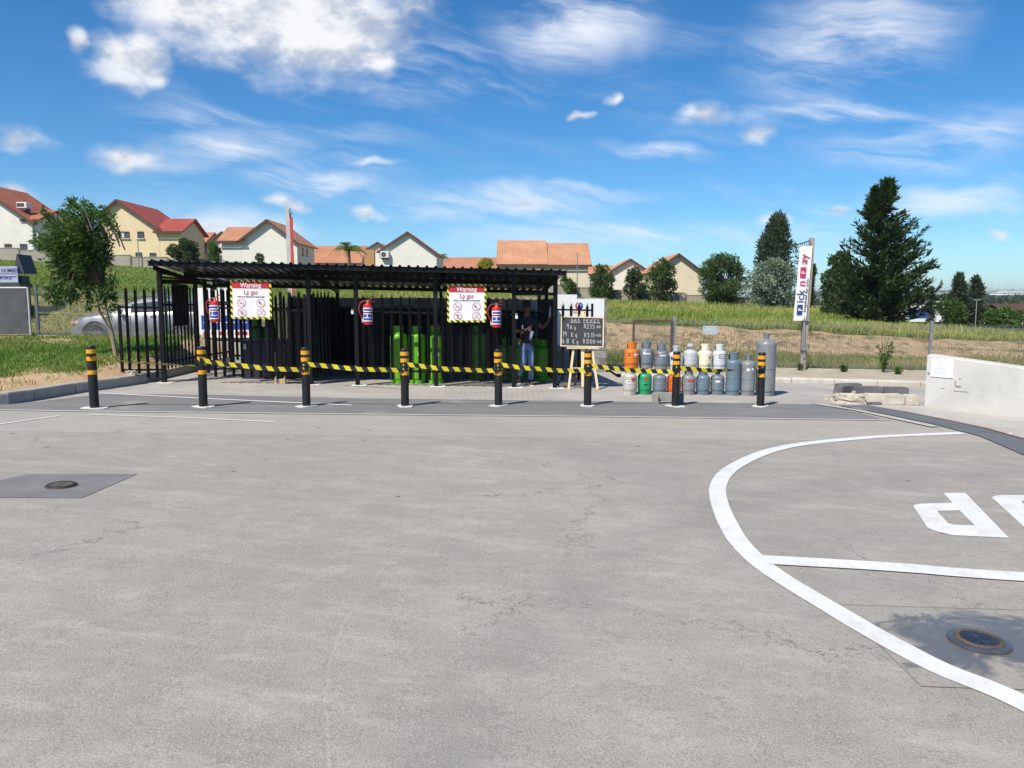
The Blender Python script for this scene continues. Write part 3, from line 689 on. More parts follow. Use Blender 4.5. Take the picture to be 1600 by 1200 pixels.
M_fascia = pm('dark_fascia', (0.10, 0.045, 0.035), (0.07, 0.035, 0.03), 3, 0.6)
M_wframe = pm('window_frame', (0.09, 0.065, 0.05), (0.06, 0.05, 0.04), 6, 0.5)
M_glass = pm('window_glass', (0.05, 0.06, 0.075), (0.09, 0.10, 0.12), 1.0, 0.08, spec=0.8)
M_sill = pm('window_sill', (0.6, 0.55, 0.47), (0.52, 0.48, 0.4), 6, 0.8)
M_whitep = pm('white_plastic', (0.72, 0.72, 0.70), (0.62, 0.62, 0.60), 6, 0.5)

def slab(mb, a, b, c, d, th):
    """roof slab: four corners (top face, anticlockwise seen from above), thickness th"""
    P = [Vector(p) for p in (a, b, c, d)]; n = (P[1] - P[0]).cross(P[3] - P[0]).normalized()
    if n.z < 0: n = -n
    Q = [p - n * th for p in P]
    mb.add(P + Q, [(0, 1, 2, 3), (7, 6, 5, 4), (0, 4, 5, 1), (1, 5, 6, 2), (2, 6, 7, 3), (3, 7, 4, 0)])
def house_root(name, label, x, y): return thing(name, label, 'house', (x, y, float(terrain_z(x, y))))
def gable(root, x0, x1, y0, y1, zb_, zl, zr_, xp, zp, wm, rm, oh=0.45):
    """walls with a gable to the front, ridge running back; world coordinates"""
    o = root.location; L = lambda x, y, z: (x - o.x, y - o.y, z - o.z)
    poly = [(x0 - o.x, zb_ - o.z), (x1 - o.x, zb_ - o.z), (x1 - o.x, zr_ - o.z), (xp - o.x, zp - o.z), (x0 - o.x, zl - o.z)]
    MB().extr(poly, y0 - o.y, y1 - o.y).build('wall', wm, root)
    th = 0.16; rf = None
    for (xe, ze) in ((x0, zl), (x1, zr_)):
        sgn = -1 if xe == x0 else 1; sl = (zp - ze) / max(abs(xp - xe), 0.1)
        xo = xe + sgn * oh; zo = ze - sl * oh
        m = MB(); slab(m, L(xp, y0 - oh, zp + th + 0.03), L(xo, y0 - oh, zo + th + 0.03), L(xo, y1 + oh, zo + th + 0.03), L(xp, y1 + oh, zp + th + 0.03), th)
        rs = m.build('roof', rm[1], root)
        MB().beam(L(xp, y0 - oh - 0.03, zp + 0.03), L(xo, y0 - oh - 0.03, zo + 0.03), 0.05, 0.24).build('verge_board', M_fascia, rs)
    return root
def hipx(root, x0, x1, y0, y1, zb_, ze, zp, wm, rm, oh=0.45, gl=True, gr=True):
    """walls with the eave to the front, ridge running across"""
    o = root.location; L = lambda x, y, z: (x - o.x, y - o.y, z - o.z); ym = (y0 + y1) / 2
    vs = [L(x0, y0, zb_), L(x0, y1, zb_), L(x0, y1, ze), L(x0, ym, zp), L(x0, y0, ze), L(x1, y0, zb_), L(x1, y1, zb_), L(x1, y1, ze), L(x1, ym, zp), L(x1, y0, ze)]
    MB().add(vs, [(0, 4, 3, 2, 1), (5, 6, 7, 8, 9), (0, 5, 9, 4), (1, 2, 7, 6)]).build('wall', wm, root)
    sl = (zp - ze) / (ym - y0); th = 0.16
    for yy, sg in ((y0, -1), (y1, 1)):
        yo = yy + sg * oh; zo = ze - sl * oh
        m = MB(); slab(m, L(x0 - oh, ym, zp + th + .03), L(x0 - oh, yo, zo + th + .03), L(x1 + oh, yo, zo + th + .03), L(x1 + oh, ym, zp + th + .03), th)
        rs = m.build('roof', rm[0], root)
        if sg < 0: MB().box(L((x0 + x1) / 2, yo - 0.04, zo + 0.03), (x1 - x0 + 2 * oh, 0.07, 0.2)).build('gutter', M_fascia, rs)
    return root
def window(root, cx, cz, y, w, h, blind=False):
    o = root.location; c = (cx - o.x, y - o.y, cz - o.z)
    f = MB()
    t = 0.09
    for sx in (-1, 1): f.box((c[0] + sx * (w - t) / 2, c[1] - 0.03, c[2]), (t, 0.12, h))
    for sz in (-1, 1): f.box((c[0], c[1] - 0.032, c[2] + sz * (h - t) / 2), (w - 2 * t, 0.12, t))
    f.box((c[0], c[1] - 0.03, c[2]), (0.06, 0.1, h - 2 * t))
    wn = f.build('window', M_wframe, root)
    for sx in (-1, 1):
        MB().box((c[0] + sx * (w - 2 * t) / 4, c[1] - 0.008, c[2]), ((w - 2 * t) / 2 - 0.04, 0.03, h - 2 * t)).build('pane', M_whitep if (blind and sx < 0) else M_glass, wn)
    MB().box((c[0], c[1] - 0.06, c[2] - h / 2 - 0.06), (w + 0.2, 0.2, 0.1)).build('sill', M_sill, wn)
def base(x, y): return float(terrain_z(x, y)) - 0.4

h = house_root('house', 'white house with rust roof at the left picture edge', -62.0, 90.0)
gable(h, -66.684, -54.092, 88, 97, base(-62, 92), 10.564, 10.422, -60.238, 14.723, M_wwhite, M_tbrn)
hipx(h, -54.976, -53.601, 88.3, 95, base(-56, 92), 10.706, 11.962, M_wwhite, M_tbrn, 0.4)
for a in (13, 37): pass
window(h, -56.944, 7.648, 88, 0.75, 0.7); window(h, -55.208, 7.648, 88, 0.75, 0.7)
h = house_root('house', 'cream two storey house with bright red roof behind the young tree', -47.0, 94.0)
gable(h, -49.493, -42.545, 94, 104, base(-47, 96), 11.846, 10.180, -47.304, 13.505, M_wcream, M_tred)
hipx(h, -42.564, -39.943, 94.02, 101, base(-42, 96), 9.952, 11.594, M_wcream, M_tred, 0.5)
for px_ in (0, 1): pass
window(h, -46.681, 9.496, 94, 1.1, 0.8, True); window(h, -44.752, 9.496, 94, 0.75, 0.8)
window(h, -45.113, 7.057, 94, 0.75, 0.7); window(h, -43.410, 7.057, 94, 0.75, 0.6)
h = house_root('house', 'low orange roofed house with brick pillar beside the cream house', -41.5, 104.0)
hipx(h, -43.759, -41.195, 104, 110, base(-41, 104), 9.310, 10.740, M_wbeige, M_tter)
o_ = h.location; MB().box((-40.942 - o_.x, 102 - o_.y, 7.923 - o_.z), (1.0, 1.0, 3.4)).build('brick_pillar', M_facebrick, h)
h = house_root('house', 'small white gable peeping out left of the large white house', -38.5, 103.0)
gable(h, -40.478, -36.244, 103, 110, base(-38, 103), 8.904, 8.904, -38.204, 10.488, M_wwhite, M_tter)
h = house_root('house', 'large white house with orange roof behind the red banner pole', -31.5, 93.0)
gable(h, -32.232, -25.675, 93, 101, base(-31, 94), 8.812, 8.511, -29.103, 11.065, M_wwhite, M_tter)
hipx(h, -34.685, -32.240, 93.02, 100, base(-34, 94), 8.737, 10.482, M_wwhite, M_tter)
o_ = h.location
for yy in (95.5, 97.5):
    m_ = MB().box((-25.691 - o_.x + 0.03, yy - o_.y, 7.530 - o_.z), (0.08, 0.8, 1.0)).build('window', M_wframe, h)
    MB().box((-25.691 - o_.x + 0.06, yy - o_.y, 7.530 - o_.z), (0.06, 0.6, 0.8)).build('pane', M_glass, m_)
h = house_root('house', 'low house whose terracotta roof shows left of the palm', -23.5, 106.0)
hipx(h, -27.925, -20.944, 106, 114, base(-23, 106), 6.786, 9.122, M_wbeige, M_tter)
h = house_root('house', 'small gable with brick chimney between palm and white gable house', -17.5, 102.0)
gable(h, -18.964, -16.447, 102, 108, base(-17, 102), 8.255, 8.255, -17.603, 9.082, M_wwhite, M_tter, 0.3)
o_ = h.location; MB().box((-18.097 - o_.x, 99 - o_.y, 7.017 - o_.z), (1.25, 0.8, 2.0)).build('chimney', M_facebrick, h)
h = house_root('house', 'white gable house in the middle above the cage roof', -13.5, 93.0)
gable(h, -15.842, -9.031, 93, 102, base(-13, 94), 7.454, 7.152, -12.440, 9.639, M_wwhite, M_tter, 0.3)
g_house = h
h = house_root('house', 'low terracotta roofed house right of the white gable', -6.0, 108.0)
hipx(h, -9.613, -2.492, 108, 116, base(-6, 108), 6.088, 7.618, M_wbeige, M_tter)
h = house_root('house', 'beige house with wide orange tiled roof over the right cage end', 3.8, 92.0)
hipx(h, -1.440, 3.866, 92, 101, base(4, 93), 5.971, 8.843, M_wbeige, M_tora, 0.4)
hipx(h, 3.905, 9.023, 92.02, 100.9, base(6, 93), 5.896, 8.530, M_wbeige, M_tora, 0.4)
h = house_root('house', 'small white gable house beyond the round bush and thin pole', 15.5, 103.0)
gable(h, 13.427, 17.506, 103, 110, base(15, 103), 5.635, 5.803, 15.696, 6.979, M_wwhite, M_tora, 0.35)
hipx(h, 10.623, 13.428, 104, 110, base(12, 103), 5.163, 6.222, M_wwhite, M_tora)
h = house_root('house', 'rightmost gable house, beige, half hidden by bushes', 20.0, 93.0)
gable(h, 17.040, 22.720, 93, 103, base(20, 93), 5.106, 5.030, 19.903, 7.076, M_wbeige, M_tora, 0.4)
def aircon(loc, label):
    t = thing('air_conditioner', label, 'air conditioner', loc)
    MB().cbox((0, 0, 0), (1.0, 0.5, 0.8), 0.04).build('casing', M_whitep, t)
    MB().lathe([(0.30, 0), (0.28, 0.03), (0.05, 0.03)], 16).build('fan_grille', M_wframe, t, True, loc=(-0.12, -0.25, 0), rot=(R(90), 0, 0))
    MB().box((0, 0.1, -0.46), (0.9, 0.3, 0.12)).build('bracket', M_wframe, t)
aircon((-15.157, 92.7, 7.076), 'small white air conditioner on the middle white gable wall')
t = thing('roof_cooler', 'white box cooler sitting on the rust roof at far left', 'air conditioner', (-55.782, 89.5, 12.067))
MB().cbox((0, 0, 0.35), (1.2, 1.0, 0.7), 0.05).build('casing', M_whitep, t)
MB().box((-0.1, -0.49, 0.38), (0.85, 0.05, 0.4)).build('louvre', M_wframe, t)
MB().box((0, 0, -0.1), (0.9, 0.9, 0.3)).build('stand', M_fascia, t)

# boundary wall of the estate: stepped panels between piers
bw = thing('boundary_wall', 'long stepped brown boundary wall in front of the houses', 'wall', (0, 85, 1.5))
px_t = [-70, -54.0, -44, -37.5, 6.4, 18.0, 25.5, 33.6, 37.9, 44]; pz_t = [8.0, 7.2, 6.56, 6.2, 3.2, 2.39, 1.9, 0.97, 0.4, -0.4]
for i in range(28):
    xa = -70 + i * 4.05; xm = xa + 2.02; zt_ = float(np.interp(xm, px_t, pz_t)); b_ = float(terrain_z(xm, 85)) - 0.5
    MB().box((xm, 0, (zt_ + b_) / 2 - 1.5), (3.83, 0.2, zt_ - b_)).build('panel', M_wgrey, bw)
    MB().box((xm, 0, zt_ + 0.04 - 1.5), (3.83, 0.28, 0.08)).build('coping', M_wgrey, bw)
    MB().box((xa, 0, (zt_ + 0.15 + b_) / 2 - 1.5), (0.2, 0.3, zt_ + 0.25 - b_)).build('pier', M_pier, bw)
M_galv = pm('galvanised_steel', (0.42, 0.43, 0.44), (0.33, 0.34, 0.35), 7, 0.45, metal=0.75, bump=0.1, bscale=40)
for (xx, lab, hh) in ((7.121, 'thin grey pole standing before the estate wall beside a round bush', 4.9), (-40.638, 'short thin rod on the wall below the cream house', 2.9)):
    zz = float(terrain_z(xx, 84.6)); t = thing('pole', lab, 'pole', (xx, 84.6, zz))
    MB().tube([(0, 0, -0.2), (0, 0, hh)], 0.055, 8).build('shaft', M_galv, t, True); MB().box((0, 0, hh), (0.3, 0.12, 0.1)).build('cap', M_galv, t)

# ------------------------------------------------------------------ trees
M_bark = pm('bark', (0.16, 0.12, 0.085), (0.10, 0.075, 0.055), 9, 0.9, bump=0.6, bscale=30, streak=(1, 1, 0.25))
M_barkpale = pm('pale_bark', (0.30, 0.25, 0.19), (0.21, 0.17, 0.13), 9, 0.9, bump=0.5, bscale=30, streak=(1, 1, 0.25))
LG = dict(dark=leafmat('leaf_dark', (0.022, 0.045, 0.012), (0.055, 0.095, 0.022)), mid=leafmat('leaf_mid', (0.035, 0.075, 0.014), (0.085, 0.14, 0.03)),
          bright=leafmat('leaf_bright', (0.05, 0.11, 0.015), (0.12, 0.21, 0.035)), silver=leafmat('leaf_silver', (0.16, 0.21, 0.16), (0.34, 0.40, 0.31)),
          yellow=leafmat('leaf_yellow', (0.42, 0.36, 0.02), (0.30, 0.30, 0.03)), conifer=leafmat('leaf_conifer', (0.014, 0.036, 0.010), (0.045, 0.085, 0.02), trans=0.1),
          grey=leafmat('leaf_greygreen', (0.035, 0.05, 0.03), (0.08, 0.105, 0.06)), young=leafmat('leaf_young', (0.025, 0.07, 0.010), (0.085, 0.17, 0.028)))
def leaves(pts, dirs, length, width, mat, name, parent, droop=0.0):
    """one leaf (bent diamond of two faces) per point"""
    n = len(pts); d = dirs / np.maximum(np.linalg.norm(dirs, axis=1, keepdims=True), 1e-6)
    r = rng.normal(size=(n, 3)); s = np.cross(d, r); s /= np.maximum(np.linalg.norm(s, axis=1, keepdims=True), 1e-6)
    u = np.cross(s, d); L = length * rng.uniform(0.6, 1.35, (n, 1)); Wd = width * rng.uniform(0.6, 1.35, (n, 1))
    a = pts; m = pts + d * L * 0.5 + u * L * 0.06; e = pts + d * L; e[:, 2] -= droop * L[:, 0]
    V = np.stack([a, m + s * Wd / 2, e, m - s * Wd / 2], 1).reshape(-1, 3); k = np.arange(n) * 4
    T = np.stack([np.stack([k, k + 1, k + 2], -1), np.stack([k, k + 2, k + 3], -1)], 1).reshape(-1, 3)
    return link(name, big_mesh(name, V, T, mat), parent)
def unit(n): v = rng.normal(size=(n, 3)); return v / np.linalg.norm(v, axis=1, keepdims=True)
def round_tree(name, label, x, y, zbot, ztop, hw, nclump, nleaf, size, mat, cat='tree', shape='round', trunk=True, group=None, hd=None, trunk_low=True):
    """crown spread over many clumps at the ends of limbs; base on the ground"""
    z0 = float(terrain_z(x, y)); H = ztop - z0; zb_ = max(0.12, min(zbot - z0, 0.25 if trunk_low else 9)); hd = hd or hw
    t = thing(name, label, cat, (x, y, z0), group=group)
    cs = []
    for i in range(nclump):
        a = rng.uniform(0, 2 * np.pi); v = rng.uniform(-1, 1)
        rr = math.sqrt(max(1 - v * v, 0)) * rng.uniform(0.35, 0.88)
        if shape == 'poplar': rr = rng.uniform(0.1, 0.8) * (0.62 + 0.38 * math.sin(max(0.0, (v + 1) / 2) * math.pi)) * (1.0 if v < 0.3 else 1.0 - 0.75 * (v - 0.3))
        if shape == 'dome' : rr = (1.0 if v < -0.2 else math.sqrt(max(1 - ((v + 0.2) / 1.2) ** 2, 0))) * rng.uniform(0.35, 0.9)
        zc = zb_ + (H - zb_) * (0.5 + 0.5 * v * 0.88)
        r = rng.uniform(0.16, 0.34) * min(hw, (H - zb_) / 2)
        cs.append((rr * math.cos(a) * hw, rr * math.sin(a) * hd, zc, r))
    C = np.array(cs); w = C[:, 3] ** 2; ci = rng.choice(len(C), nleaf, p=w / w.sum())
    un = unit(nleaf); rad = rng.uniform(0.25, 1.0, (nleaf, 1)) ** 0.5 * C[ci, 3:4] * 1.15
    if shape == 'poplar': un[:, 2] *= 1.9
    pts = C[ci, :3] + un * rad; dirs = un * 0.9 + rng.normal(size=(nleaf, 3)) * 0.5 + np.array([0, 0, 0.75 if shape == 'poplar' else 0.15])
    leaves(pts, dirs, size, size * (0.32 if shape == 'poplar' else 0.48), mat, 'crown', t, 0.05)
    if trunk:
        tr = MB(); tr.tube([(0, 0, -0.3), (0.05 * hw, 0, zb_ * 0.6), (0, 0, zb_ + (H - zb_) * 0.55)], [0.05 * hw + 0.09, 0.04 * hw + 0.06, 0.05], 7)
        trk = tr.build('trunk', M_bark, t, True)
        lb = MB()
        for c in cs[::2]:
            lb.tube([(0, 0, max(zb_ * 0.7, 0.1)), (c[0] * 0.4, c[1] * 0.4, (zb_ * 0.7 + c[2]) / 2 + 0.1), (c[0], c[1], c[2])], [0.06 + 0.012 * hw, 0.05, 0.02], 5, cap=False)
        lb.build('limbs', M_bark, trk, True)
    return t
def at_px(px, Y): return px
RT = round_tree
RT('round_bush', 'dark round evergreen bush below the red roofed house', -35.022, 83, 6.099, 7.985, 1.65, 30, 5000, 0.26, LG['dark'], 'bush')
RT('bush', 'mid green bush against the small white gable', -34.961, 91, 6.221, 8.365, 1.0, 20, 2600, 0.26, LG['bright'], 'bush')
RT('shrub', 'low green shrub in front of the large white house', -27.395, 84, 5.467, 6.493, 0.9, 14, 1500, 0.25, LG['mid'], 'shrub')
RT('yellow_bush', 'yellow flowering bush left of the wide tiled roof', -2.973, 88, 5.213, 6.790, 1.0, 18, 2200, 0.25, LG['yellow'], 'bush')
RT('round_bush', 'round green bush between the tiled house and the thin pole', 9.655, 83.5, 2.780, 5.240, 1.65, 30, 5200, 0.24, LG['mid'], 'bush')
RT('bush', 'loose dark bush just right of the thin pole', 13.165, 83, 2.433, 5.016, 1.35, 26, 4200, 0.24, LG['dark'], 'bush')
RT('bush', 'leafy bush in front of the rightmost gable house', 15.848, 82, 2.425, 5.779, 1.75, 34, 5600, 0.25, LG['mid'], 'bush')
RT('shrub', 'small green shrub peeping past the right end of the cage roof', 5.967, 84, 3.131, 4.438, 0.9, 12, 1300, 0.24, LG['bright'], 'shrub')
RT('round_tree', 'broad round dark green tree right of the gable houses', 22.818, 84, 2.027, 6.493, 2.85, 60, 12000, 0.26, LG['mid'])
RT('poplar_tree', 'tall dark feathery tree behind the silver bush', 27.201, 80, 2.145, 10.085, 2.05, 90, 12000, 0.42, LG['grey'], shape='poplar')
RT('cypress_tree', 'slim dark tree showing right of the white banner', 30.110, 78, 0.978, 5.328, 0.62, 26, 2800, 0.34, LG['dark'], shape='poplar')
RT('silver_bush', 'pale silver green bushy tree left of the white banner', 24.900, 74, 0.896, 5.205, 2.35, 60, 12000, 0.27, LG['silver'], 'bush')
RT('leafy_tree', 'dense leafy tree touching the left side of the tall conifer', 24.462, 58, 0.361, 5.213, 1.25, 55, 7000, 0.27, LG['dark'], shape='dome')
RT('slim_tree', 'thin upright tree beside the blue and white building', 39.012, 72, -0.511, 2.993, 0.42, 18, 1700, 0.30, LG['grey'], shape='poplar')
RT('poplar_tree', 'left one of the two dark poplars at far right', 40.422, 70, -0.332, 3.761, 1.05, 44, 5200, 0.34, LG['grey'], shape='poplar')
RT('poplar_tree', 'right one of the two dark poplars at far right', 42.588, 71, -0.479, 3.732, 0.95, 44, 5200, 0.34, LG['grey'], shape='poplar')
RT('bush', 'olive green bush at the foot of the two far poplars', 37.781, 66, -0.322, 1.641, 1.35, 30, 4200, 0.24, LG['mid'], 'bush')
RT('hedge_bush', 'wide low dark hedge at the far right picture edge', 41.027, 64, -0.578, 1.064, 2.6, 46, 7000, 0.25, LG['bright'], 'hedge', shape='dome', hd=1.2)

def palm(name, label, x, y, ztop, nfr, L):
    z0 = float(terrain_z(x, y)); H = ztop - z0; t = thing(name, label, 'palm', (x, y, z0)); hh = H - L * 0.62
    MB().tube([(0, 0, -0.2), (0.06, 0, hh * 0.5), (0, 0, hh)], [0.2, 0.15, 0.17], 8).build('trunk', M_bark, t, True)
    for i in range(nfr):
        a = 2 * math.pi * i / nfr + random.uniform(-.2, .2); up = random.uniform(0.35, 1.25)
        pts = []; 
        for k in range(9):
            s = k / 8; r = L * (s * math.cos(up) + 0.12 * s * s); z = hh + L * (s * math.sin(up) - 0.85 * s * s * s * (0.6 + 0.3 * math.cos(up)))
            pts.append(Vector((math.cos(a) * r, math.sin(a) * r, z)))
        m = MB(); m.tube(pts, [0.035 - 0.003 * k for k in range(9)], 4)
        sd = Vector((-math.sin(a), math.cos(a), 0))
        for k in range(1, 8):
            for f in (0.0, 0.33, 0.66):
                p = pts[k].lerp(pts[k + 1], f); d = (pts[k + 1] - pts[k]).normalized(); ll = L * 0.30 * math.sin(math.pi * min(1, (k + f) / 9.0 + 0.12))
                for sg in (-1, 1):
                    e = p + (sd * sg * 0.85 + d * 0.6 + Vector((0, 0, -0.35))) * ll; w_ = d * 0.035
                    m.add([p - w_, p + w_, e], [(0, 1, 2)])
        m.build('frond', LG['bright'], t)
palm('palm_tree', 'feathery palm rising above the middle of the cage roof', -18.046, 86, 8.420, 17, 2.3)
palm('palm_tree', 'small distant palm right of the middle white gable', -9.593, 104, 8.213, 13, 1.5)

# tall conifer on the right: upswept branches with needle sprays, two leaders
def conifer(x, y, ztop, hw, label):
    z0 = float(terrain_z(x, y)); H = ztop - z0; t = thing('conifer_tree', label, 'tree', (x, y, z0))
    trk = MB().tube([(0, 0, -0.3), (0.08, 0, H * 0.5), (0.05, 0, H * 0.95)], [0.26, 0.15, 0.012], 8).build('trunk', M_bark, t, True)
    lead2 = [(0.05, 0, H * 0.6), (-0.42, 0.1, H * 0.78), (-0.52, 0.1, H * 0.925)]
    br = MB(); br.tube(lead2, [0.09, 0.06, 0.02], 5); P, Dd = [], []
    for i in range(270):
        s = 1 - (1 - (i + 0.5) / 270) ** 0.72; s = 0.03 + 0.95 * s; a = rng.uniform(0, 2 * np.pi)
        prof = (1 - s) ** 0.86 * (1.0 if s > 0.10 else 0.8 + 2 * s) + 0.05
        Ln = hw * prof * rng.uniform(0.42, 1.2); z = H * s
        ox, oy = 0.05, 0.0
        if s > 0.7 and rng.uniform() < 0.42: ox, oy, z = -0.48, 0.1, H * (0.62 + (s - 0.7) * 1.0); Ln *= 0.85
        if 0.5 < s < 0.68 and rng.uniform() < 0.07: Ln *= 1.45; a = rng.choice([0.1, -0.2, 0.25])
        p0 = np.array([ox, oy, z - 0.12 * Ln]); hd = np.array([math.cos(a), math.sin(a), 0.0])
        c = p0 + hd * Ln * 0.55 + np.array([0, 0, Ln * rng.uniform(0.0, 0.12)]); e = p0 + hd * Ln + np.array([0, 0, Ln * rng.uniform(0.3, 0.62)])
        br.tube([tuple(p0), tuple((p0 + 2 * c + e) / 4), tuple(e)], [0.03, 0.02, 0.006], 4, cap=False)
        m = int(26 + 84 * Ln / hw)
        u = rng.uniform(0.12, 1.0, m)[:, None]; q = (1 - u) ** 2 * p0 + 2 * u * (1 - u) * c + u * u * e; tg = 2 * (1 - u) * (c - p0) + 2 * u * (e - c)
        tg /= np.linalg.norm(tg, axis=1, keepdims=True); sp = rng.normal(size=(m, 3)) * np.array([1, 1, 0.55])
        P.append(q + sp * 0.09 * (1.25 - u)); Dd.append(tg * 1.0 + sp * 0.55 + np.array([0, 0, 0.12]))
    for (lx, ly, za, zb3, nb) in ((0.05, 0.0, 0.80, 0.985, 60), (-0.48, 0.1, 0.70, 0.935, 60)):   # short upright sprays clothing both leaders
        for i in range(nb):
            f = (i + rng.uniform()) / nb; a = rng.uniform(0, 2 * np.pi); Ln = 0.16 + 0.62 * (1 - f); p0 = np.array([lx, ly, H * (za + (zb3 - za) * f) - 0.1])
            e = p0 + np.array([math.cos(a) * Ln * 0.75, math.sin(a) * Ln * 0.75, Ln * 0.75]); m = 26; u = rng.uniform(0, 1, m)[:, None]; sp = rng.normal(size=(m, 3))
            P.append(p0 + u * (e - p0) + sp * 0.05); Dd.append((e - p0) / Ln + sp * 0.45 + np.array([0, 0, 0.5]))
    leaves(np.concatenate(P), np.concatenate(Dd), 0.34, 0.085, LG['conifer'], 'crown', t)
    br.build('branches', M_bark, trk, True)
conifer(21.889, 46, 8.715, 3.15, 'tall dark conifer with upswept branches on the right')

# young tree on the left bank, crown blown to the left
tb = (-8.414, 16.328, 0.516)
t = thing('young_tree', 'young leafy tree leaning on the grass bank beside the cage', 'tree', tb)
top = Vector((-8.584 - tb[0], 0.0, 2.045 - tb[2]))
MB().tube([(0, 0, -0.15), (-0.09, 0.02, 0.5), (-0.19, 0.0, 1.05), tuple(top)], [0.05, 0.042, 0.036, 0.03], 8).build('trunk', M_barkpale, t, True)
lt = MB(); lt.tube([(-0.10, 0.0, 0.62), (-0.30, -0.03, 0.98), (-0.36, -0.02, 1.4)], [0.03, 0.026, 0.018], 6); PP, DD = [], []
ctr = np.array([-9.220 - tb[0], 0.0, 2.856 - tb[2]])
org = np.array(top) + np.array([0.02, 0, -0.1])
def branch(o, e, bow, m, spread):
    c = (o + e) / 2 + bow; u = rng.uniform(0.22, 1.0, m)[:, None] ** 0.8
    q = (1 - u) ** 2 * o + 2 * u * (1 - u) * c + u * u * e; tg = 2 * (1 - u) * (c - o) + 2 * u * (e - c); tg /= np.linalg.norm(tg, axis=1, keepdims=True)
    sp = rng.normal(size=(m, 3)); PP.append(q + sp * spread * (1.15 - 0.75 * u)); DD.append(tg * 0.9 + sp * 0.7 + np.array([-0.25, 0, 0.05]))
    lt.tube([tuple(o), tuple((o + 2 * c + e) / 4), tuple((o + 2 * c + 5 * e) / 8), tuple(e)], [0.016, 0.010, 0.005, 0.002], 5, cap=False)
for i in range(130):
    v = unit(1)[0] * rng.uniform(0.35, 1.0) ** 0.5
    e = ctr + v * np.array([0.74, 0.66, 0.84]); k = rng.uniform(0, 0.5); o = org + (ctr - org) * k
    branch(o, e, np.array([-0.05, 0, 0.22]) + rng.normal(size=3) * 0.06, 82, 0.08)
for i in range(16):   # shoots streaming over the top
    xx = rng.uniform(-0.62, 0.86); e = ctr + np.array([xx, rng.uniform(-.4, .4), 0.92 - 0.42 * abs(xx - 0.05) + rng.uniform(-0.1, 0.14)])
    branch(e + np.array([0.38, 0, -0.62]), e, np.array([0.10, 0, 0.16]), 75, 0.035)
for i in range(14):   # hanging sprays underneath
    xx = rng.uniform(-0.55, 0.8); e = ctr + np.array([xx, rng.uniform(-.3, .3), -1.0 - rng.uniform(0, 0.28)])
    branch(e + np.array([0.1, 0, 0.6]), e, np.array([-0.08, 0, 0.05]), 80, 0.05)
for e in ((-0.12, 0, 0.9), (0.02, 0, 1.28), (-0.38, 0, 1.2), (0.05, 0, 1.05)):
    branch(np.array([-0.17, 0, 0.95]), np.array(e) + 0.0, np.array([0, 0, 0.05]), 30, 0.05)
leaves(np.concatenate(PP), np.concatenate(DD), 0.105, 0.036, LG['young'], 'crown', t, 0.1)
lt.build('limbs', M_bark, t, True)

# weeds along the fence foot on the right
def weed(x, y, h, n, label, nm='weed', mat='mid', lean=0.25):
    z0 = zg(x, y) + 0.1; t = thing(nm, label, 'weed', (x, y, z0)); P, Dd = [], []; st = MB()
    for i in range(n):
        a = rng.uniform(0, 2 * np.pi); e = np.array([math.cos(a) * lean * h, math.sin(a) * lean * h * 0.5, h * rng.uniform(0.5, 1.0)])
        st.tube([(0, 0, -0.02), tuple(e * np.array([0.35, 0.35, 0.55])), tuple(e)], [0.006, 0.005, 0.002], 4, cap=False)
        u = rng.uniform(0.1, 1, 26)[:, None]; P.append(u * e * np.array([1, 1, 1]) * (0.4 + 0.6 * u) ** 0.2 + rng.normal(size=(26, 3)) * 0.025); Dd.append(rng.normal(size=(26, 3)) + np.array([0, 0, 0.5]))
    leaves(np.concatenate(P), np.concatenate(Dd), 0.07, 0.03, LG[mat], 'foliage', t); st.build('stems', LG['mid'], t)
weed(9.910, 20.4, 1.05, 16, 'tall straggly green weed climbing the right fence', 'tall_weed')
weed(8.806, 20.3, 0.22, 9, 'small dark weed at the fence foot right of the banner pole')
weed(7.720, 20.5, 0.2, 7, 'tiny weed at the foot of the banner pole')
weed(10.036, 19.9, 0.2, 10, 'flat bright weed between tall weed and concrete wall', mat='bright')

# ------------------------------------------------------------------ far valley: town, sheds and tree belts
M_far = [pm('far_white', (0.75, 0.75, 0.75), (0.65, 0.66, 0.68), 0.05, 0.7), pm('far_grey', (0.36, 0.36, 0.37), (0.3, 0.3, 0.32), 0.05, 0.8), pm('far_brick', (0.38, 0.2, 0.12), (0.3, 0.17, 0.11), 0.05, 0.85)]
far = [(1450, 1500, 60, 9, 0, 0.0), (1548, 1480, 50, 8, 0, 0.1), (1562, 1560, 70, 12, 0, 0.0), (1590, 1450, 70, 10, 1, -0.1), (1578, 1650, 90, 13, 0, 0.05), (1540, 1700, 45, 10, 1, 0.0), (1603, 1600, 50, 14, 0, 0.0), (1520, 1620, 40, 9, 0, 0.0), (1575, 1300, 55, 6, 2, 0.1)]
lab_far = ['white shed left of the far poplars', 'low white shed on the horizon', 'long white warehouse on the horizon below the masts', 'grey factory at the right horizon', 'largest white warehouse on the horizon', 'small grey block on the horizon', 'white hall at the right picture edge on the horizon', 'small white block right of the poplars on the horizon', 'reddish low building before the horizon sheds']
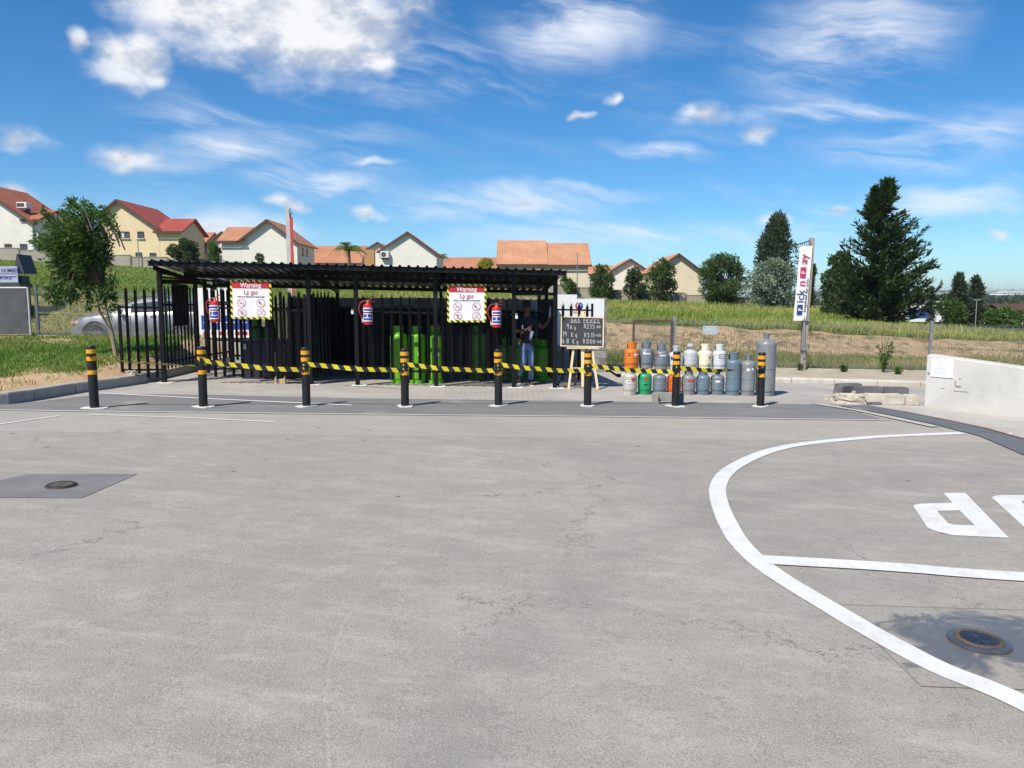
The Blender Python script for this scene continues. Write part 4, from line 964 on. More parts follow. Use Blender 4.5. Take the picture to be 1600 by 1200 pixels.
for (px_, Y, w_, h_, mi, ang), lb_ in zip(far, lab_far):
    x = (px_ - 800) / 1200 * Y; z = float(terrain_z(x, Y))
    t = thing('far_building', 'distant ' + lb_, 'building', (x, Y, z), ang, 'buildings on the horizon')
    MB().box((0, 0, h_ / 2 - 1), (w_, w_ * 0.5, h_ + 2)).build('wall', M_far[mi], t)
    MB().extr([(-w_ / 2 - 1, h_), (w_ / 2 + 1, h_), (w_ / 2 - 2, h_ + 2.2), (-w_ / 2 + 2, h_ + 2.2)], -w_ * 0.26, w_ * 0.26).build('roof', M_far[1 - min(mi, 1)], t)
    for k in range(5): MB().box((-w_ * 0.4 + w_ * 0.2 * k, -w_ * 0.25 - 0.1, h_ * 0.35), (w_ * 0.08, 0.3, h_ * 0.3)).build('window', M_glass, t)
for px_, hh, lb_ in ((1549, 34, 'left one of the two thin white masts on the horizon'), (1560, 28, 'right one of the two thin white masts on the horizon')):
    x = (px_ - 800) / 1200 * 1600; z = float(terrain_z(x, 1600)); t = thing('mast', lb_, 'mast', (x, 1600, z))
    MB().tube([(0, 0, 0), (0, 0, hh)], [1.0, 0.6], 6).build('shaft', M_far[0], t); MB().box((0, 0, hh), (3, 1, 1)).build('head', M_far[0], t)
# the blue and white building below the conifer
bx, by = 47.235, 88.0
t = thing('blue_white_building', 'white building with blue lower band behind the conifer', 'building', (bx, by, -0.794))
MB().box((0, 1.5, 1.1), (4.3, 3, 2.2)).build('wall', M_far[0], t); MB().box((-0.5, -0.03, 0.95), (2.9, 0.06, 0.95)).build('blue_panel', pm('blue_sheet', (0.03, 0.10, 0.38), (0.025, 0.08, 0.30), 3, 0.5), t)
MB().extr([(-2.3, 2.2), (2.3, 2.2), (2.3, 2.34), (-2.3, 2.34)], -0.2, 3.2).build('roof', M_whitep, t)
t = thing('low_house', 'dark roofed low house at the far right edge behind the hedge', 'house', (59.621, 90, -0.628))
MB().box((0, 2, 0.2), (4, 4, 1.6)).build('wall', M_wbeige, t)
m = MB(); slab(m, (-2.5, 2, 1.9), (-2.5, -0.5, 0.9), (2.5, -0.5, 0.9), (2.5, 2, 1.9), 0.12); slab(m, (-2.5, 2, 1.9), (-2.5, 4.5, 0.9), (2.5, 4.5, 0.9), (2.5, 2, 1.9), 0.12); m.build('roof', M_fascia, t)
t = thing('street_lamp', 'thin grey lamp post before the two far poplars', 'lamp post', (36.104, 60, -0.233))
MB().tube([(0, 0, -0.5), (0, 0, 1.95)], 0.035, 6).build('post', M_galv, t, True); MB().box((0, 0, 1.97), (0.62, 0.12, 0.08)).build('lamp_head', M_galv, t)
# tree belts and bushes scattered over the valley read as one mass
n = 5200; yy = np.concatenate([rng.uniform(230, 900, n // 2), rng.uniform(1700, 2600, n // 2)]); xx = yy * rng.uniform(0.34, 0.80, n)
cl = pnoise(xx / 40, yy / 60, 1.0, 2) > np.where(yy < 1000, 0.28, -0.6); xx, yy = xx[cl], yy[cl]; zz = terrain_z(xx, yy)
rep = 26; sz = np.where(yy < 1000, 1.0, 3.2) * rng.uniform(0.6, 1.5, len(xx)); cc = np.repeat(np.stack([xx, yy, zz + sz * 1.6], -1), rep, 0); ss = np.repeat(sz, rep)[:, None]
un = unit(len(cc)); pts = cc + un * ss * np.array([2.6, 2.6, 1.7])
tag(leaves(pts, un + 0.3 * unit(len(cc)), 3.0, 2.2, LG['grey'], 'far_woodland', None), 'far bushes and tree belts scattered over the valley', 'woodland', kind='stuff')

# ------------------------------------------------------------------ perimeter wire fence
M_wire = pm('fence_wire', (0.15, 0.155, 0.155), (0.11, 0.115, 0.115), 4, 0.7)
M_postg = pm('green_grey_post', (0.12, 0.15, 0.15), (0.09, 0.11, 0.11), 6, 0.5, metal=0.3, dirt=((0.3, 0.31, 0.31), 0.5))
M_rustst = pm('rusty_steel', (0.14, 0.09, 0.065), (0.09, 0.06, 0.045), 9, 0.75, metal=0.4, bump=0.2)
M_plinth = pm('plinth_concrete', (0.40, 0.375, 0.335), (0.31, 0.29, 0.255), 3, 0.9, bump=0.4, bscale=25, dirt=((0.2, 0.18, 0.14), 0.6))
FY = 20.95
def prism_wire(mb, a, b, r):
    a, b = Vector(a), Vector(b); d = (b - a).normalized(); s = d.cross(Vector((0, 1, 0.01))).normalized(); u = s.cross(d)
    o = [s * r * math.cos(k * 2.0944) + u * r * math.sin(k * 2.0944) for k in range(3)]
    mb.add([a + q for q in o] + [b + q for q in o], [(0, 1, 4, 3), (1, 2, 5, 4), (2, 0, 3, 5)])
def wire_panel(L, H, dz, hp=0.03, vp=0.075, r=0.0023):
    mb = MB(); n = int(H / hp)
    for i in range(n + 1):
        z = H * i / n; prism_wire(mb, (0, 0, z), (L, 0, z + dz), r)
    m = int(L / vp)
    for i in range(m + 1):
        x = L * i / m; prism_wire(mb, (x, 0.003, dz * x / L), (x, 0.003, H + dz * x / L), r)
    for z in (0.12, 0.62, H - 0.1):      # folded stiffening ridges
        for o in (-0.02, 0.0, 0.02): prism_wire(mb, (0, -0.03 + abs(o), z + o), (L, -0.03 + abs(o), z + o + dz), r * 1.7)
    return mb
def fence_z(x): return float(np.interp(x, [-30, -12.9, -9.4, -7, 0, 3, 15], [0.95, 0.72, 0.62, 0.5, 0.0, -0.10, -0.32]))
fence = thing('wire_fence', 'see through welded wire fence on low concrete plinth behind everything', 'fence', (0, FY, 0))
fx = [-23.4, -19.9, -16.4, -12.9, -9.4, -5.9, -2.4, 1.1, 4.42, 7.92, 11.42, 14.92, 18.4]
for i, x in enumerate(fx):
    z = fence_z(x)
    p = MB().box((x, 0, z + 0.66), (0.075, 0.06, 1.5)); p.box((x, 0, z + 1.42), (0.085, 0.07, 0.02))
    p.build('post', M_postg if x < 0 else M_galv, fence)
    if i + 1 < len(fx):
        x2 = fx[i + 1]; z2 = fence_z(x2); xa = x + 0.045; L = x2 - x - 0.09
        if x == -16.4: continue
        o = wire_panel(L, 1.28, z2 - z).build('wire_mesh', M_wire, fence, loc=(xa, -0.01, z + 0.06)); o['kind'] = 'stuff'
        n = 6
        for k in range(n):
            a, b = x + (x2 - x) * k / n, x + (x2 - x) * (k + 1) / n; zc = (fence_z((a + b) / 2))
            MB().cbox(((a + b) / 2, 0.0, zc - 0.10), (b - a - 0.012, 0.16, 0.34), 0.015).build('plinth_block', M_plinth, fence)
# side gate in the fence: brown steel frame
g = thing('fence_gate', 'narrow gate with rusty brown frame in the wire fence', 'gate', (3.3, FY - 0.06, fence_z(3.8)))
for x in (0.0, 1.04): MB().box((x, 0, 0.66), (0.05, 0.05, 1.32)).build('stile', M_rustst, g)
for z in (0.06, 1.30): MB().box((0.52, 0, z), (0.99, 0.045, 0.045)).build('rail', M_rustst, g)
o = wire_panel(0.98, 1.18, 0).build('wire_mesh', M_wire, g, loc=(0.03, 0, 0.09)); o['kind'] = 'stuff'
# cloth covered gate on the far left
M_cloth = pm('shade_cloth', (0.085, 0.092, 0.10), (0.06, 0.066, 0.073), 2.2, 0.9, bump=0.2, bscale=60, dirt=((0.13, 0.135, 0.135), 0.5))
M_pipe = pm('white_pipe', (0.52, 0.51, 0.48), (0.42, 0.415, 0.39), 6, 0.5)
g = thing('cloth_gate', 'white pipe gate covered in dark grey cloth at far left', 'gate', (-16.3, FY - 0.05, fence_z(-14.6) - 0.02))
for x in (0.0, 3.22): MB().tube([(x, 0, 0.06), (x, 0, 1.36)], 0.03, 10).build('stile', M_pipe, g, True)
for z in (0.09, 0.72, 1.34): MB().tube([(0.03, 0, z), (3.19, 0, z)], 0.022 if z == 0.72 else 0.028, 10).build('rail', M_pipe if z != 0.72 else M_postg, g, True)
cl = MB(); nu, nv = 36, 12
for j in range(nv):
    for i in range(nu): cl.v.append((0.03 + 3.16 * i / (nu - 1), -0.035 - 0.012 * math.sin(i * 1.3 + j) * math.sin(j * 0.8), 0.10 + 1.22 * j / (nv - 1)))
for j in range(nv - 1):
    for i in range(nu - 1): cl.f.append((j * nu + i, j * nu + i + 1, (j + 1) * nu + i + 1, (j + 1) * nu + i)); cl.mi.append(0)
cl.build('cloth', M_cloth, g, True)

# text helper ---------------------------------------------------------------
def text(s, size, mat, parent, loc, rot=(R(90), 0, 0), name='lettering', align='CENTER', sx=1.0, th=0.0008, bold=0.0, shear=0.0):
    c = bpy.data.curves.new(name, 'FONT'); c.body = s; c.size = size; c.align_x = align; c.align_y = 'CENTER'; c.extrude = th; c.offset = bold; c.shear = shear; c.resolution_u = 3
    o = bpy.data.objects.new(name + '_tmp', c); COL.objects.link(o); bpy.context.view_layer.update()
    me = bpy.data.meshes.new_from_object(o.evaluated_get(bpy.context.evaluated_depsgraph_get())); bpy.data.objects.remove(o)
    for v in me.vertices: v.co.x *= sx
    me.materials.clear(); me.materials.append(mat); me.name = name
    return link(name, me, parent, loc, rot)
M_ink = pm('black_ink', (0.02, 0.02, 0.022), (0.03, 0.03, 0.03), 20, 0.6)
M_navy = pm('navy_ink', (0.03, 0.045, 0.17), (0.025, 0.04, 0.14), 9, 0.5)
M_redink = pm('red_ink', (0.52, 0.02, 0.035), (0.44, 0.018, 0.03), 9, 0.5)
M_pinkink = pm('crimson_ink', (0.50, 0.03, 0.09), (0.42, 0.03, 0.08), 9, 0.5)
M_vinyl = pm('white_vinyl', (0.80, 0.80, 0.80), (0.75, 0.75, 0.76), 4, 0.45)
M_blue = pm('blue_print', (0.03, 0.07, 0.36), (0.025, 0.06, 0.30), 9, 0.45)
M_orangeink = pm('orange_ink', (0.62, 0.27, 0.08), (0.5, 0.2, 0.06), 9, 0.5)

# banners on the fence ---------------------------------------------------------
def blk(parent, name, x0, x1, z0, z1, mat, y=-0.004, th=0.004): return MB().box(((x0 + x1) / 2, y, (z0 + z1) / 2), (x1 - x0, th, z1 - z0)).build(name, mat, parent)
t = thing('fence_banner', 'white banner with blue panels hung on the fence behind the left cage', 'banner', (-7.75, FY - 0.09, 0.72))
MB().box((0, 0, 0.67), (1.45, 0.012, 1.34)).build('sheet', M_vinyl, t)
for i in range(5): blk(t, 'blue_panel', -0.66 + i * 0.265, -0.42 + i * 0.265, 0.22, 0.60, M_blue, -0.009)
for i in range(5): blk(t, 'white_bar', -0.60 + i * 0.265, -0.48 + i * 0.265, 0.40, 0.425, M_vinyl, -0.013)
for i in range(6): blk(t, 'red_print', -0.62 + i * 0.215, -0.50 + i * 0.215, 0.07, 0.17, M_redink, -0.009)
t = thing('small_plate', 'small pale blank plate fixed to the right fence', 'sign', (5.390, FY - 0.07, 0.920))
MB().cbox((0, 0, 0), (0.42, 0.012, 0.24), 0.004).build('plate', pm('weathered_plate', (0.50, 0.54, 0.57), (0.42, 0.46, 0.5), 6, 0.5, metal=0.2), t)
for x in (-0.18, 0.18):
    for z in (-0.08, 0.08): MB().box((x, -0.012, z), (0.02, 0.012, 0.02)).build('bolt', M_wire, t)

# feather-style vertical banner on its pole (right)
t = thing('banner_pole', 'tall white vertical banner with blue and red lettering on fence pole', 'banner', (7.883, 20.78, fence_z(7.92)))
ph = 3.380 - fence_z(7.92)
MB().beam((0.0, 0, -0.1), (0.12, 0, ph), 0.12, 0.10, up=(0, 1, 0)).build('pole', pm('weathered_wood', (0.34, 0.30, 0.25), (0.26, 0.22, 0.18), 6, 0.85, bump=0.3, streak=(1, 1, 0.2), dirt=((0.33, 0.19, 0.11), 0.5)), t)
MB().tube([(0.02, -0.05, ph * 0.10), (-0.03, -0.06, ph * 0.42)], 0.035, 8).build('bracket_tube', M_galv, t, True)
for z in (0.14, 0.36): MB().box((0.02, -0.04, ph * z + 0.1), (0.2, 0.16, 0.04)).build('clamp', M_galv, t)
MB().beam((0.1, -0.02, ph - 0.06), (-0.42, -0.06, ph - 0.22), 0.03).build('top_arm', M_rustst, t)
bz0, bz1 = 1.186 - fence_z(7.92), 3.171 - fence_z(7.92)
bs = MB(); n = 26
for j in range(n):
    s = j / (n - 1); z = bz0 + (bz1 - bz0) * s; xo = -0.315 + 0.10 * s
    for i in range(5): bs.v.append((xo - 0.01 + 0.335 * i / 4, -0.085 + 0.010 * math.sin(s * 9 + i * 0.9), z))
for j in range(n - 1):
    for i in range(4): bs.f.append((j * 5 + i, j * 5 + i + 1, j * 5 + i + 6, j * 5 + i + 5)); bs.mi.append(0)
sh = bs.build('banner_sheet', M_vinyl, t, True)
for i in range(6): MB().box((-0.215 + 0.055 * i, -0.09, bz1 + 0.03), (0.012, 0.012, 0.09)).build('tie', M_ink, t)
tilt = math.atan2(0.10, bz1 - bz0); BH = bz1 - bz0
def on_banner(s, off): return (-0.315 + 0.10 * s + off, -0.102, bz0 + BH * s)
def vtext(s_, size, mat, s, off, sx=1.0, bold=0.0): return text(s_, size, mat, sh, on_banner(s, off), (R(90), R(-90) + tilt, 0), 'lettering', 'CENTER', sx, bold=bold)
def vblock(s0, s1, o0, o1, mat, dy=0.0):
    v = []
    for s, o_ in ((s0, o0), (s0, o1), (s1, o1), (s1, o0)):
        p = on_banner(s, o_); v.append((p[0], p[1] + 0.001 - dy, p[2]))
    MB().add(v, [(0, 1, 2, 3)]).build('print_block', mat, sh)
vblock(0.08, 0.215, 0.055, 0.205, M_navy); vtext('P', 0.155, M_vinyl, 0.148, 0.150, 1.0, 0.002)
vtext('ick', 0.30, M_navy, 0.325, 0.125, 1.0, 0.002); vtext('n', 0.30, M_pinkink, 0.50, 0.125, 1.1, 0.002)
vblock(0.575, 0.715, 0.055, 0.205, M_pinkink); vtext('P', 0.155, M_vinyl, 0.645, 0.150, 1.0, 0.002); vtext('ay', 0.30, M_pinkink, 0.825, 0.125, 1.0, 0.002)
vtext('Inspired by you', 0.10, M_ink, 0.34, 0.262, 1.45, 0.001)
# second banner pole seen edge-on, red cloth
t = thing('banner_pole', 'white pole with narrow red banner behind the cage roof', 'banner', (-5.951, 20.78, fence_z(-6)))
ph = 4.168 - fence_z(-6)
MB().box((0, 0, ph / 2), (0.11, 0.10, ph)).build('pole', M_pipe, t)
MB().beam((0.0, 0, ph - 0.05), (0.16, -0.25, ph - 0.18), 0.03).build('top_arm', M_galv, t)
rb = MB(); n = 22
for j in range(n):
    s = j / (n - 1); z = 1.5 + (ph - 0.26 - 1.5) * s
    for i in range(4): rb.v.append((0.06 + 0.13 * i / 3 + 0.006 * math.sin(s * 12 + i), -0.06 - 0.19 * i / 3, z))
for j in range(n - 1):
    for i in range(3): rb.f.append((j * 4 + i, j * 4 + i + 1, j * 4 + i + 5, j * 4 + i + 4)); rb.mi.append(0)
rb.build('banner_sheet', pm('red_cloth', (0.42, 0.045, 0.04), (0.34, 0.04, 0.04), 4, 0.7), t, True)
for i in range(4): MB().box((0.06 + 0.025 * i, -0.08 - 0.05 * i, ph - 0.21), (0.01, 0.01, 0.12)).build('tie', M_ink, t)

# billboard behind the left fence
bY = 30.0
t = thing('billboard', 'pale blue notice board on a dark triangular trailer behind the fence', 'billboard', (-20.182, bY, float(terrain_z(-20, 30))))
o_ = t.location; zt_, zb2 = 3.028 - o_.z, 2.415 - o_.z; bx0, bx1 = -21.174 - o_.x, -19.118 - o_.x
M_board = pm('board_pale', (0.42, 0.44, 0.55), (0.36, 0.38, 0.5), 3, 0.5); M_trail = pm('trailer_dark', (0.05, 0.055, 0.065), (0.03, 0.033, 0.04), 5, 0.6)
MB().box(((bx0 + bx1) / 2, 0, (zt_ + zb2) / 2), (bx1 - bx0, 0.05, zt_ - zb2)).build('board', M_board, t)
text('NT NUMBER', 0.21, M_navy, t, (bx1 - 0.42, -0.03, zt_ - 0.17), sx=0.85, bold=0.004); blk(t, 'rule', bx0, bx1 - 0.03, zt_ - 0.30, zt_ - 0.28, M_navy, -0.03)
text('084 SACK', 0.15, M_navy, t, (bx1 - 0.5, -0.03, zb2 + 0.16), sx=0.9, bold=0.004); blk(t, 'rule', bx1 - 0.85, bx1 - 0.05, zt_ - 0.42, zt_ - 0.385, M_navy, -0.03)
MB().extr([(bx1 - 0.18, 2.759 - o_.z), (bx1 + 0.22, 2.759 - o_.z), (-19.111 - o_.x, 3.493 - o_.z), (-19.160 - o_.x, 3.493 - o_.z)], 0.06, 0.9).build('side_cheek', M_trail, t)
MB().box((bx1 - 0.02, 0.4, (zb2 + 0.0) / 2), (0.12, 0.5, zb2 + 0.5)).build('leg', M_trail, t); MB().box(((bx0 + bx1) / 2, 0.3, zb2 - 0.12), (bx1 - bx0 + 0.2, 0.8, 0.16)).build('chassis', M_trail, t)

# ------------------------------------------------------------------ silver car on the lane
cx, cy = -14.068, 25.2
cz = float(terrain_z(cx + 2, cy)) + 0.03
car = thing('parked_car', 'silver hatchback parked in the lane behind the wire fence', 'car', (cx, cy, cz))
M_silver = pm('silver_paint', (0.30, 0.31, 0.325), (0.27, 0.28, 0.295), 2, 0.38, metal=0.6, coat=0.6); M_tyre = pm('tyre', (0.02, 0.02, 0.021), (0.03, 0.03, 0.03), 20, 0.85)
M_rim = pm('alloy', (0.55, 0.56, 0.57), (0.45, 0.46, 0.47), 6, 0.3, metal=0.8); M_cglass = pm('car_glass', (0.02, 0.025, 0.03), (0.03, 0.035, 0.04), 3, 0.05, spec=0.9)
M_amber = pm('lamp_lens', (0.45, 0.16, 0.08), (0.6, 0.5, 0.45), 6, 0.15)
stx = [0.0, 0.06, 0.25, 0.6, 1.0, 1.35, 1.9, 2.35, 3.0, 3.6, 4.05, 4.35, 4.42]
topz = [0.62, 0.74, 0.86, 0.95, 1.01, 1.05, 1.36, 1.50, 1.52, 1.46, 1.30, 1.02, 0.80]
belt = [0.58, 0.66, 0.78, 0.86, 0.92, 0.95, 0.97, 0.98, 1.0, 1.02, 1.03, 0.98, 0.76]
halfw = [0.55, 0.72, 0.82, 0.88, 0.89, 0.90, 0.90, 0.90, 0.90, 0.89, 0.86, 0.80, 0.70]
secs = []
for x, tz, bz_, hw_ in zip(stx, topz, belt, halfw):
    cab = max(0.0, tz - bz_); up = hw_ * (1 - 0.10) - 0.28 * cab
    half = [(hw_ * 0.86, 0.20), (hw_ * 0.98, 0.30), (hw_, 0.55), (hw_ * 0.985, bz_ - 0.04), (hw_ * 0.95, bz_), (up + 0.03, tz - min(0.06, cab * 0.4)), (up - 0.12, tz), (0.0, tz + 0.015)]
    secs.append([(x, -w_, z) for w_, z in half] + [(x, w_, z) for w_, z in reversed(half[:-1])])
bd = MB(); k = len(secs[0])
for s in secs: bd.v += s
for i in range(len(secs) - 1):
    for j in range(k - 1): bd.f.append((i * k + j, (i + 1) * k + j, (i + 1) * k + j + 1, i * k + j + 1)); bd.mi.append(0)
bd.f.append(tuple(range(k))); bd.f.append(tuple(reversed(range((len(secs) - 1) * k, len(secs) * k)))); bd.mi += [0, 0]
body = bd.build('body', M_silver, car, True, angle=50)
def on_side(i, f, j, g, off=0.008):
    p = [Vector(secs[a][b]) for a in (i, i + 1) for b in (j, j + 1)]
    q = (p[0] * (1 - f) + p[2] * f) * (1 - g) + (p[1] * (1 - f) + p[3] * f) * g; q.y -= off; return q
for (i, f, i2, f2) in ((6, 0.25, 7, 0.95), (8, 0.05, 9, 0.05), (9, 0.15, 9, 0.85)):
    MB().add([on_side(i, f, 4, 0.12), on_side(i2, f2, 4, 0.12), on_side(i2, f2, 4, 0.88), on_side(i, f, 4, 0.88)], [(0, 1, 2, 3)]).build('side_window', M_cglass, body)
ws = [(1.42, -0.62, 1.075), (1.42, 0.62, 1.075), (1.95, 0.52, 1.375), (1.95, -0.52, 1.375)]
MB().add([(x - 0.01, y, z + 0.035) for x, y, z in ws], [(0, 1, 2, 3)]).build('windscreen', M_cglass, body)
MB().cbox((0.30, -0.80, 0.70), (0.42, 0.08, 0.13), 0.03).build('headlight', M_amber, car); MB().cbox((0.30, 0.80, 0.70), (0.42, 0.08, 0.13), 0.03).build('headlight', M_amber, car)
MB().cbox((0.01, 0, 0.45), (0.06, 1.0, 0.16), 0.02).build('grille', M_tyre, car); MB().cbox((1.75, -0.97, 1.03), (0.12, 0.16, 0.12), 0.03).build('mirror', M_silver, car)
MB().cbox((2.75, -0.905, 0.92), (0.2, 0.03, 0.03), 0.008).build('door_handle', M_silver, car)
for x in (2.02, 3.12): MB().box((x, -0.905, 0.62), (0.01, 0.01, 0.7)).build('door_gap', M_tyre, car)
for wx in (0.88, 3.62):
    for sg in (-1, 1):
        wl = MB().lathe([(0.20, -0.11), (0.30, -0.11), (0.335, -0.08), (0.34, 0.0), (0.335, 0.08), (0.30, 0.11), (0.20, 0.11)], 24).build('wheel', M_tyre, car, True, loc=(wx, sg * 0.82, 0.34), rot=(R(90), 0, 0))
        rm = MB().lathe([(0.225, 0.10), (0.215, 0.115), (0.19, 0.085)], 24); rm.lathe([(0.0, 0.10), (0.05, 0.10), (0.055, 0.06)], 10)
        for q in range(10): rm.box((0, 0, 0), (0.15, 0.028, 0.02), mat=Matrix.Rotation(q * math.pi / 5, 4, 'Z') @ Matrix.Translation((0.125, 0, 0.09)))
        rm.build('rim', M_rim, wl, rot=(0 if sg < 0 else math.pi, 0, 0))
    MB().lathe([(0.40, 0.0), (0.33, -0.01)], 24, a0=0, a1=math.pi).build('wheel_arch', M_tyre, car, loc=(wx, -0.897, 0.36), rot=(R(90), 0, 0))

# ------------------------------------------------------------------ low concrete wall on the right with its notice
M_cwall = pm('cast_concrete', (0.56, 0.545, 0.52), (0.49, 0.475, 0.45), 1.8, 0.85, bump=0.25, bscale=35, dirt=((0.38, 0.365, 0.34), 0.6))
a, b = Vector((7.60, 14.05)), Vector((8.5, 12.62)); d = (b - a).normalized(); far_ = a + d * 7.0; nn = Vector((0.85, 0.53)).normalized() * 0.22; nn = Vector((d.y * -1, d.x)) * 0.24
if nn.y < 0: nn = -nn
w = thing('low_wall', 'low pale cast concrete wall on the right with sloping top', 'wall', (a.x, a.y, zg(a.x, a.y)))
def wz(p): s = (p - a).dot(d); return zg(a.x, a.y) + 0.97 - 0.075 * s
bmw = bmesh.new()
ring = [a, far_, far_ + nn, a + nn]
lo = [bmw.verts.new((p.x - a.x, p.y - a.y, -0.15)) for p in ring]; hi = [bmw.verts.new((p.x - a.x, p.y - a.y, wz(p) - zg(a.x, a.y))) for p in ring]
bmw.faces.new(list(reversed(lo))); bmw.faces.new(hi)
for i in range(4): bmw.faces.new((lo[i], lo[(i + 1) % 4], hi[(i + 1) % 4], hi[i]))
bmesh.ops.recalc_face_normals(bmw, faces=bmw.faces[:])
bmesh.ops.bevel(bmw, geom=[e for e in bmw.edges if max(v.co.z for v in e.verts) > 0.2], offset=0.025, segments=3, affect='EDGES')
mw = bpy.data.meshes.new('wall_body'); bmw.to_mesh(mw); bmw.free(); mw.materials.append(M_cwall); link('wall_body', mw, w)
wa = math.atan2(d.y, d.x)
M_hole = pm('wall_chip', (0.20, 0.19, 0.175), (0.28, 0.265, 0.25), 20, 0.95)
for s, z, dx, dz in ((0.06, 0.62, 0.05, 0.035), (0.60, 0.43, 0.09, 0.03), (0.545, 0.48, 0.02, 0.09), (0.62, 0.57, 0.035, 0.018), (0.33, 0.37, 0.07, 0.008), (0.66, 0.345, 0.26, 0.006)):
    p = d * s - Vector((nn.x, nn.y)).normalized() * 0.003
    MB().cbox((0, 0, 0), (dx, 0.012, dz), 0.004, mat=Matrix.Translation((p.x, p.y, z)) @ Matrix.Rotation(wa, 4, 'Z') @ Matrix.Rotation(random.uniform(-.05, .05), 4, 'Y')).build('chip', M_hole, w)
pn = a + d * 0.30 - Vector((nn.x, nn.y)).normalized() * 0.012
nt_ = thing('paper_notice', 'white paper notice stuck on the low concrete wall', 'notice', (pn.x, pn.y, zg(a.x, a.y) + 0.735), wa)
MB().cbox((0, 0, 0), (0.40, 0.008, 0.34), 0.003).build('sheet', M_vinyl, nt_)
M_faint = pm('faint_print', (0.62, 0.62, 0.63), (0.56, 0.56, 0.57), 30, 0.6)
for k in range(9): blk(nt_, 'print_line', -0.15, 0.15 - 0.03 * (k % 3), 0.06 - 0.023 * k, 0.068 - 0.023 * k, M_faint, -0.006, 0.003)
blk(nt_, 'print_block', -0.06, 0.02, 0.09, 0.13, M_faint, -0.006, 0.003)

# ------------------------------------------------------------------ broken kerb, pavers and rubble by the wall end
def stone(name, c, dims, rz, mat, label, cat, rough=0.0, group=None, rx=0.0, sub=2):
    bm2 = bmesh.new(); bmesh.ops.create_cube(bm2, size=1.0)
    bmesh.ops.bevel(bm2, geom=bm2.edges[:], offset=0.06, segments=2, affect='EDGES')
    if rough: bmesh.ops.subdivide_edges(bm2, edges=bm2.edges[:], cuts=sub, use_grid_fill=True)
    for v in bm2.verts:
        v.co = Vector((v.co.x * dims[0], v.co.y * dims[1], v.co.z * dims[2]))
        if rough: v.co += Vector((random.uniform(-1, 1), random.uniform(-1, 1), random.uniform(-1, 1))) * rough
    me = bpy.data.meshes.new(name); bm2.to_mesh(me); bm2.free(); me.materials.append(mat)
    z = zg(c[0], c[1]) + (c[2] if len(c) > 2 else 0) + dims[2] / 2
    o = link(name, me, None, (c[0], c[1], z), (rx, 0, rz)); return tag(o, label, cat, group)
M_paver = pm('dark_paver', (0.11, 0.11, 0.115), (0.15, 0.148, 0.15), 8, 0.85, bump=0.3, bscale=50)
M_rubble = pm('rubble', (0.56, 0.50, 0.41), (0.44, 0.385, 0.31), 8, 0.95, bump=0.6, bscale=40)
kA = (6.335, 13.949, -0.186)
stone('kerb_block', (6.32, 14.32), (0.52, 0.34, 0.165), -0.12, M_rubble, 'broken sandy kerb block at the left end of the row', 'kerb stone', 0.022, sub=3)
stone('kerb_block', (6.96, 14.30), (0.70, 0.26, 0.19), -0.10, M_kerbp, 'long pale kerb block lying against the broken one', 'kerb stone', 0.004)
stone('kerb_block', (7.44, 14.25), (0.24, 0.26, 0.19), -0.10, M_kerbp, 'short pale kerb block touching the wall end', 'kerb stone', 0.004)
stone('paver', (7.10, 15.15), (0.46, 0.2, 0.24), -0.06, M_paver, 'dark kerb paver, left of the two standing in line', 'paver', 0.003)
stone('paver', (7.59, 15.12), (0.46, 0.2, 0.24), -0.06, M_paver, 'dark kerb paver beside the wall end', 'paver', 0.003)
stone('paver', (6.72, 15.5), (0.30, 0.22, 0.24), 0.45, M_paver, 'dark paver tilted sideways behind the rubble', 'paver', 0.004, rx=0.2)
stone('paver', (7.02, 15.75, 0.1), (0.34, 0.2, 0.14), 0.05, M_paver, 'dark paver lying flat behind the tilted one', 'paver', 0.004)
stone('asphalt_lump', (6.70, 14.10), (0.26, 0.09, 0.05), 0.0, M_paver, 'flat black lump under the pale kerb block', 'rubble', 0.008)
RUB = ['pale rubble stone just behind the middle of the broken kerb', 'largest pale rubble stone in the heap', 'small pale rubble stone behind the left end of the broken kerb', 'pale rubble stone leaning towards the dark pavers', 'tiniest pale rubble chip, leftmost of the heap', 'small pale rubble stone at the back of the heap', 'pale rubble stone where broken and long kerb blocks meet']
for i, (x, y, s) in enumerate(((6.25, 14.75, 0.10), (6.42, 14.85, 0.13), (6.10, 14.9, 0.07), (6.62, 14.75, 0.12), (5.95, 14.7, 0.05), (6.35, 15.05, 0.06), (6.7, 14.62, 0.09))):
    stone('rubble_stone', (x + 0.15, y + 0.1), (s * 1.3, s, s * 0.8), i * 0.7, M_rubble, RUB[i], 'rubble', s * 0.12, 'rubble stones behind the broken kerb')
stone('paper_scrap', (6.073, 13.046), (0.09, 0.05, 0.012), 0.2, M_vinyl, 'white paper scrap lying in the dark channel', 'litter', 0.003)
stone('paper_scrap', (7.192, 10.960), (0.08, 0.05, 0.012), 0.5, M_vinyl, 'white scrap on the channel near the right picture edge', 'litter', 0.003)
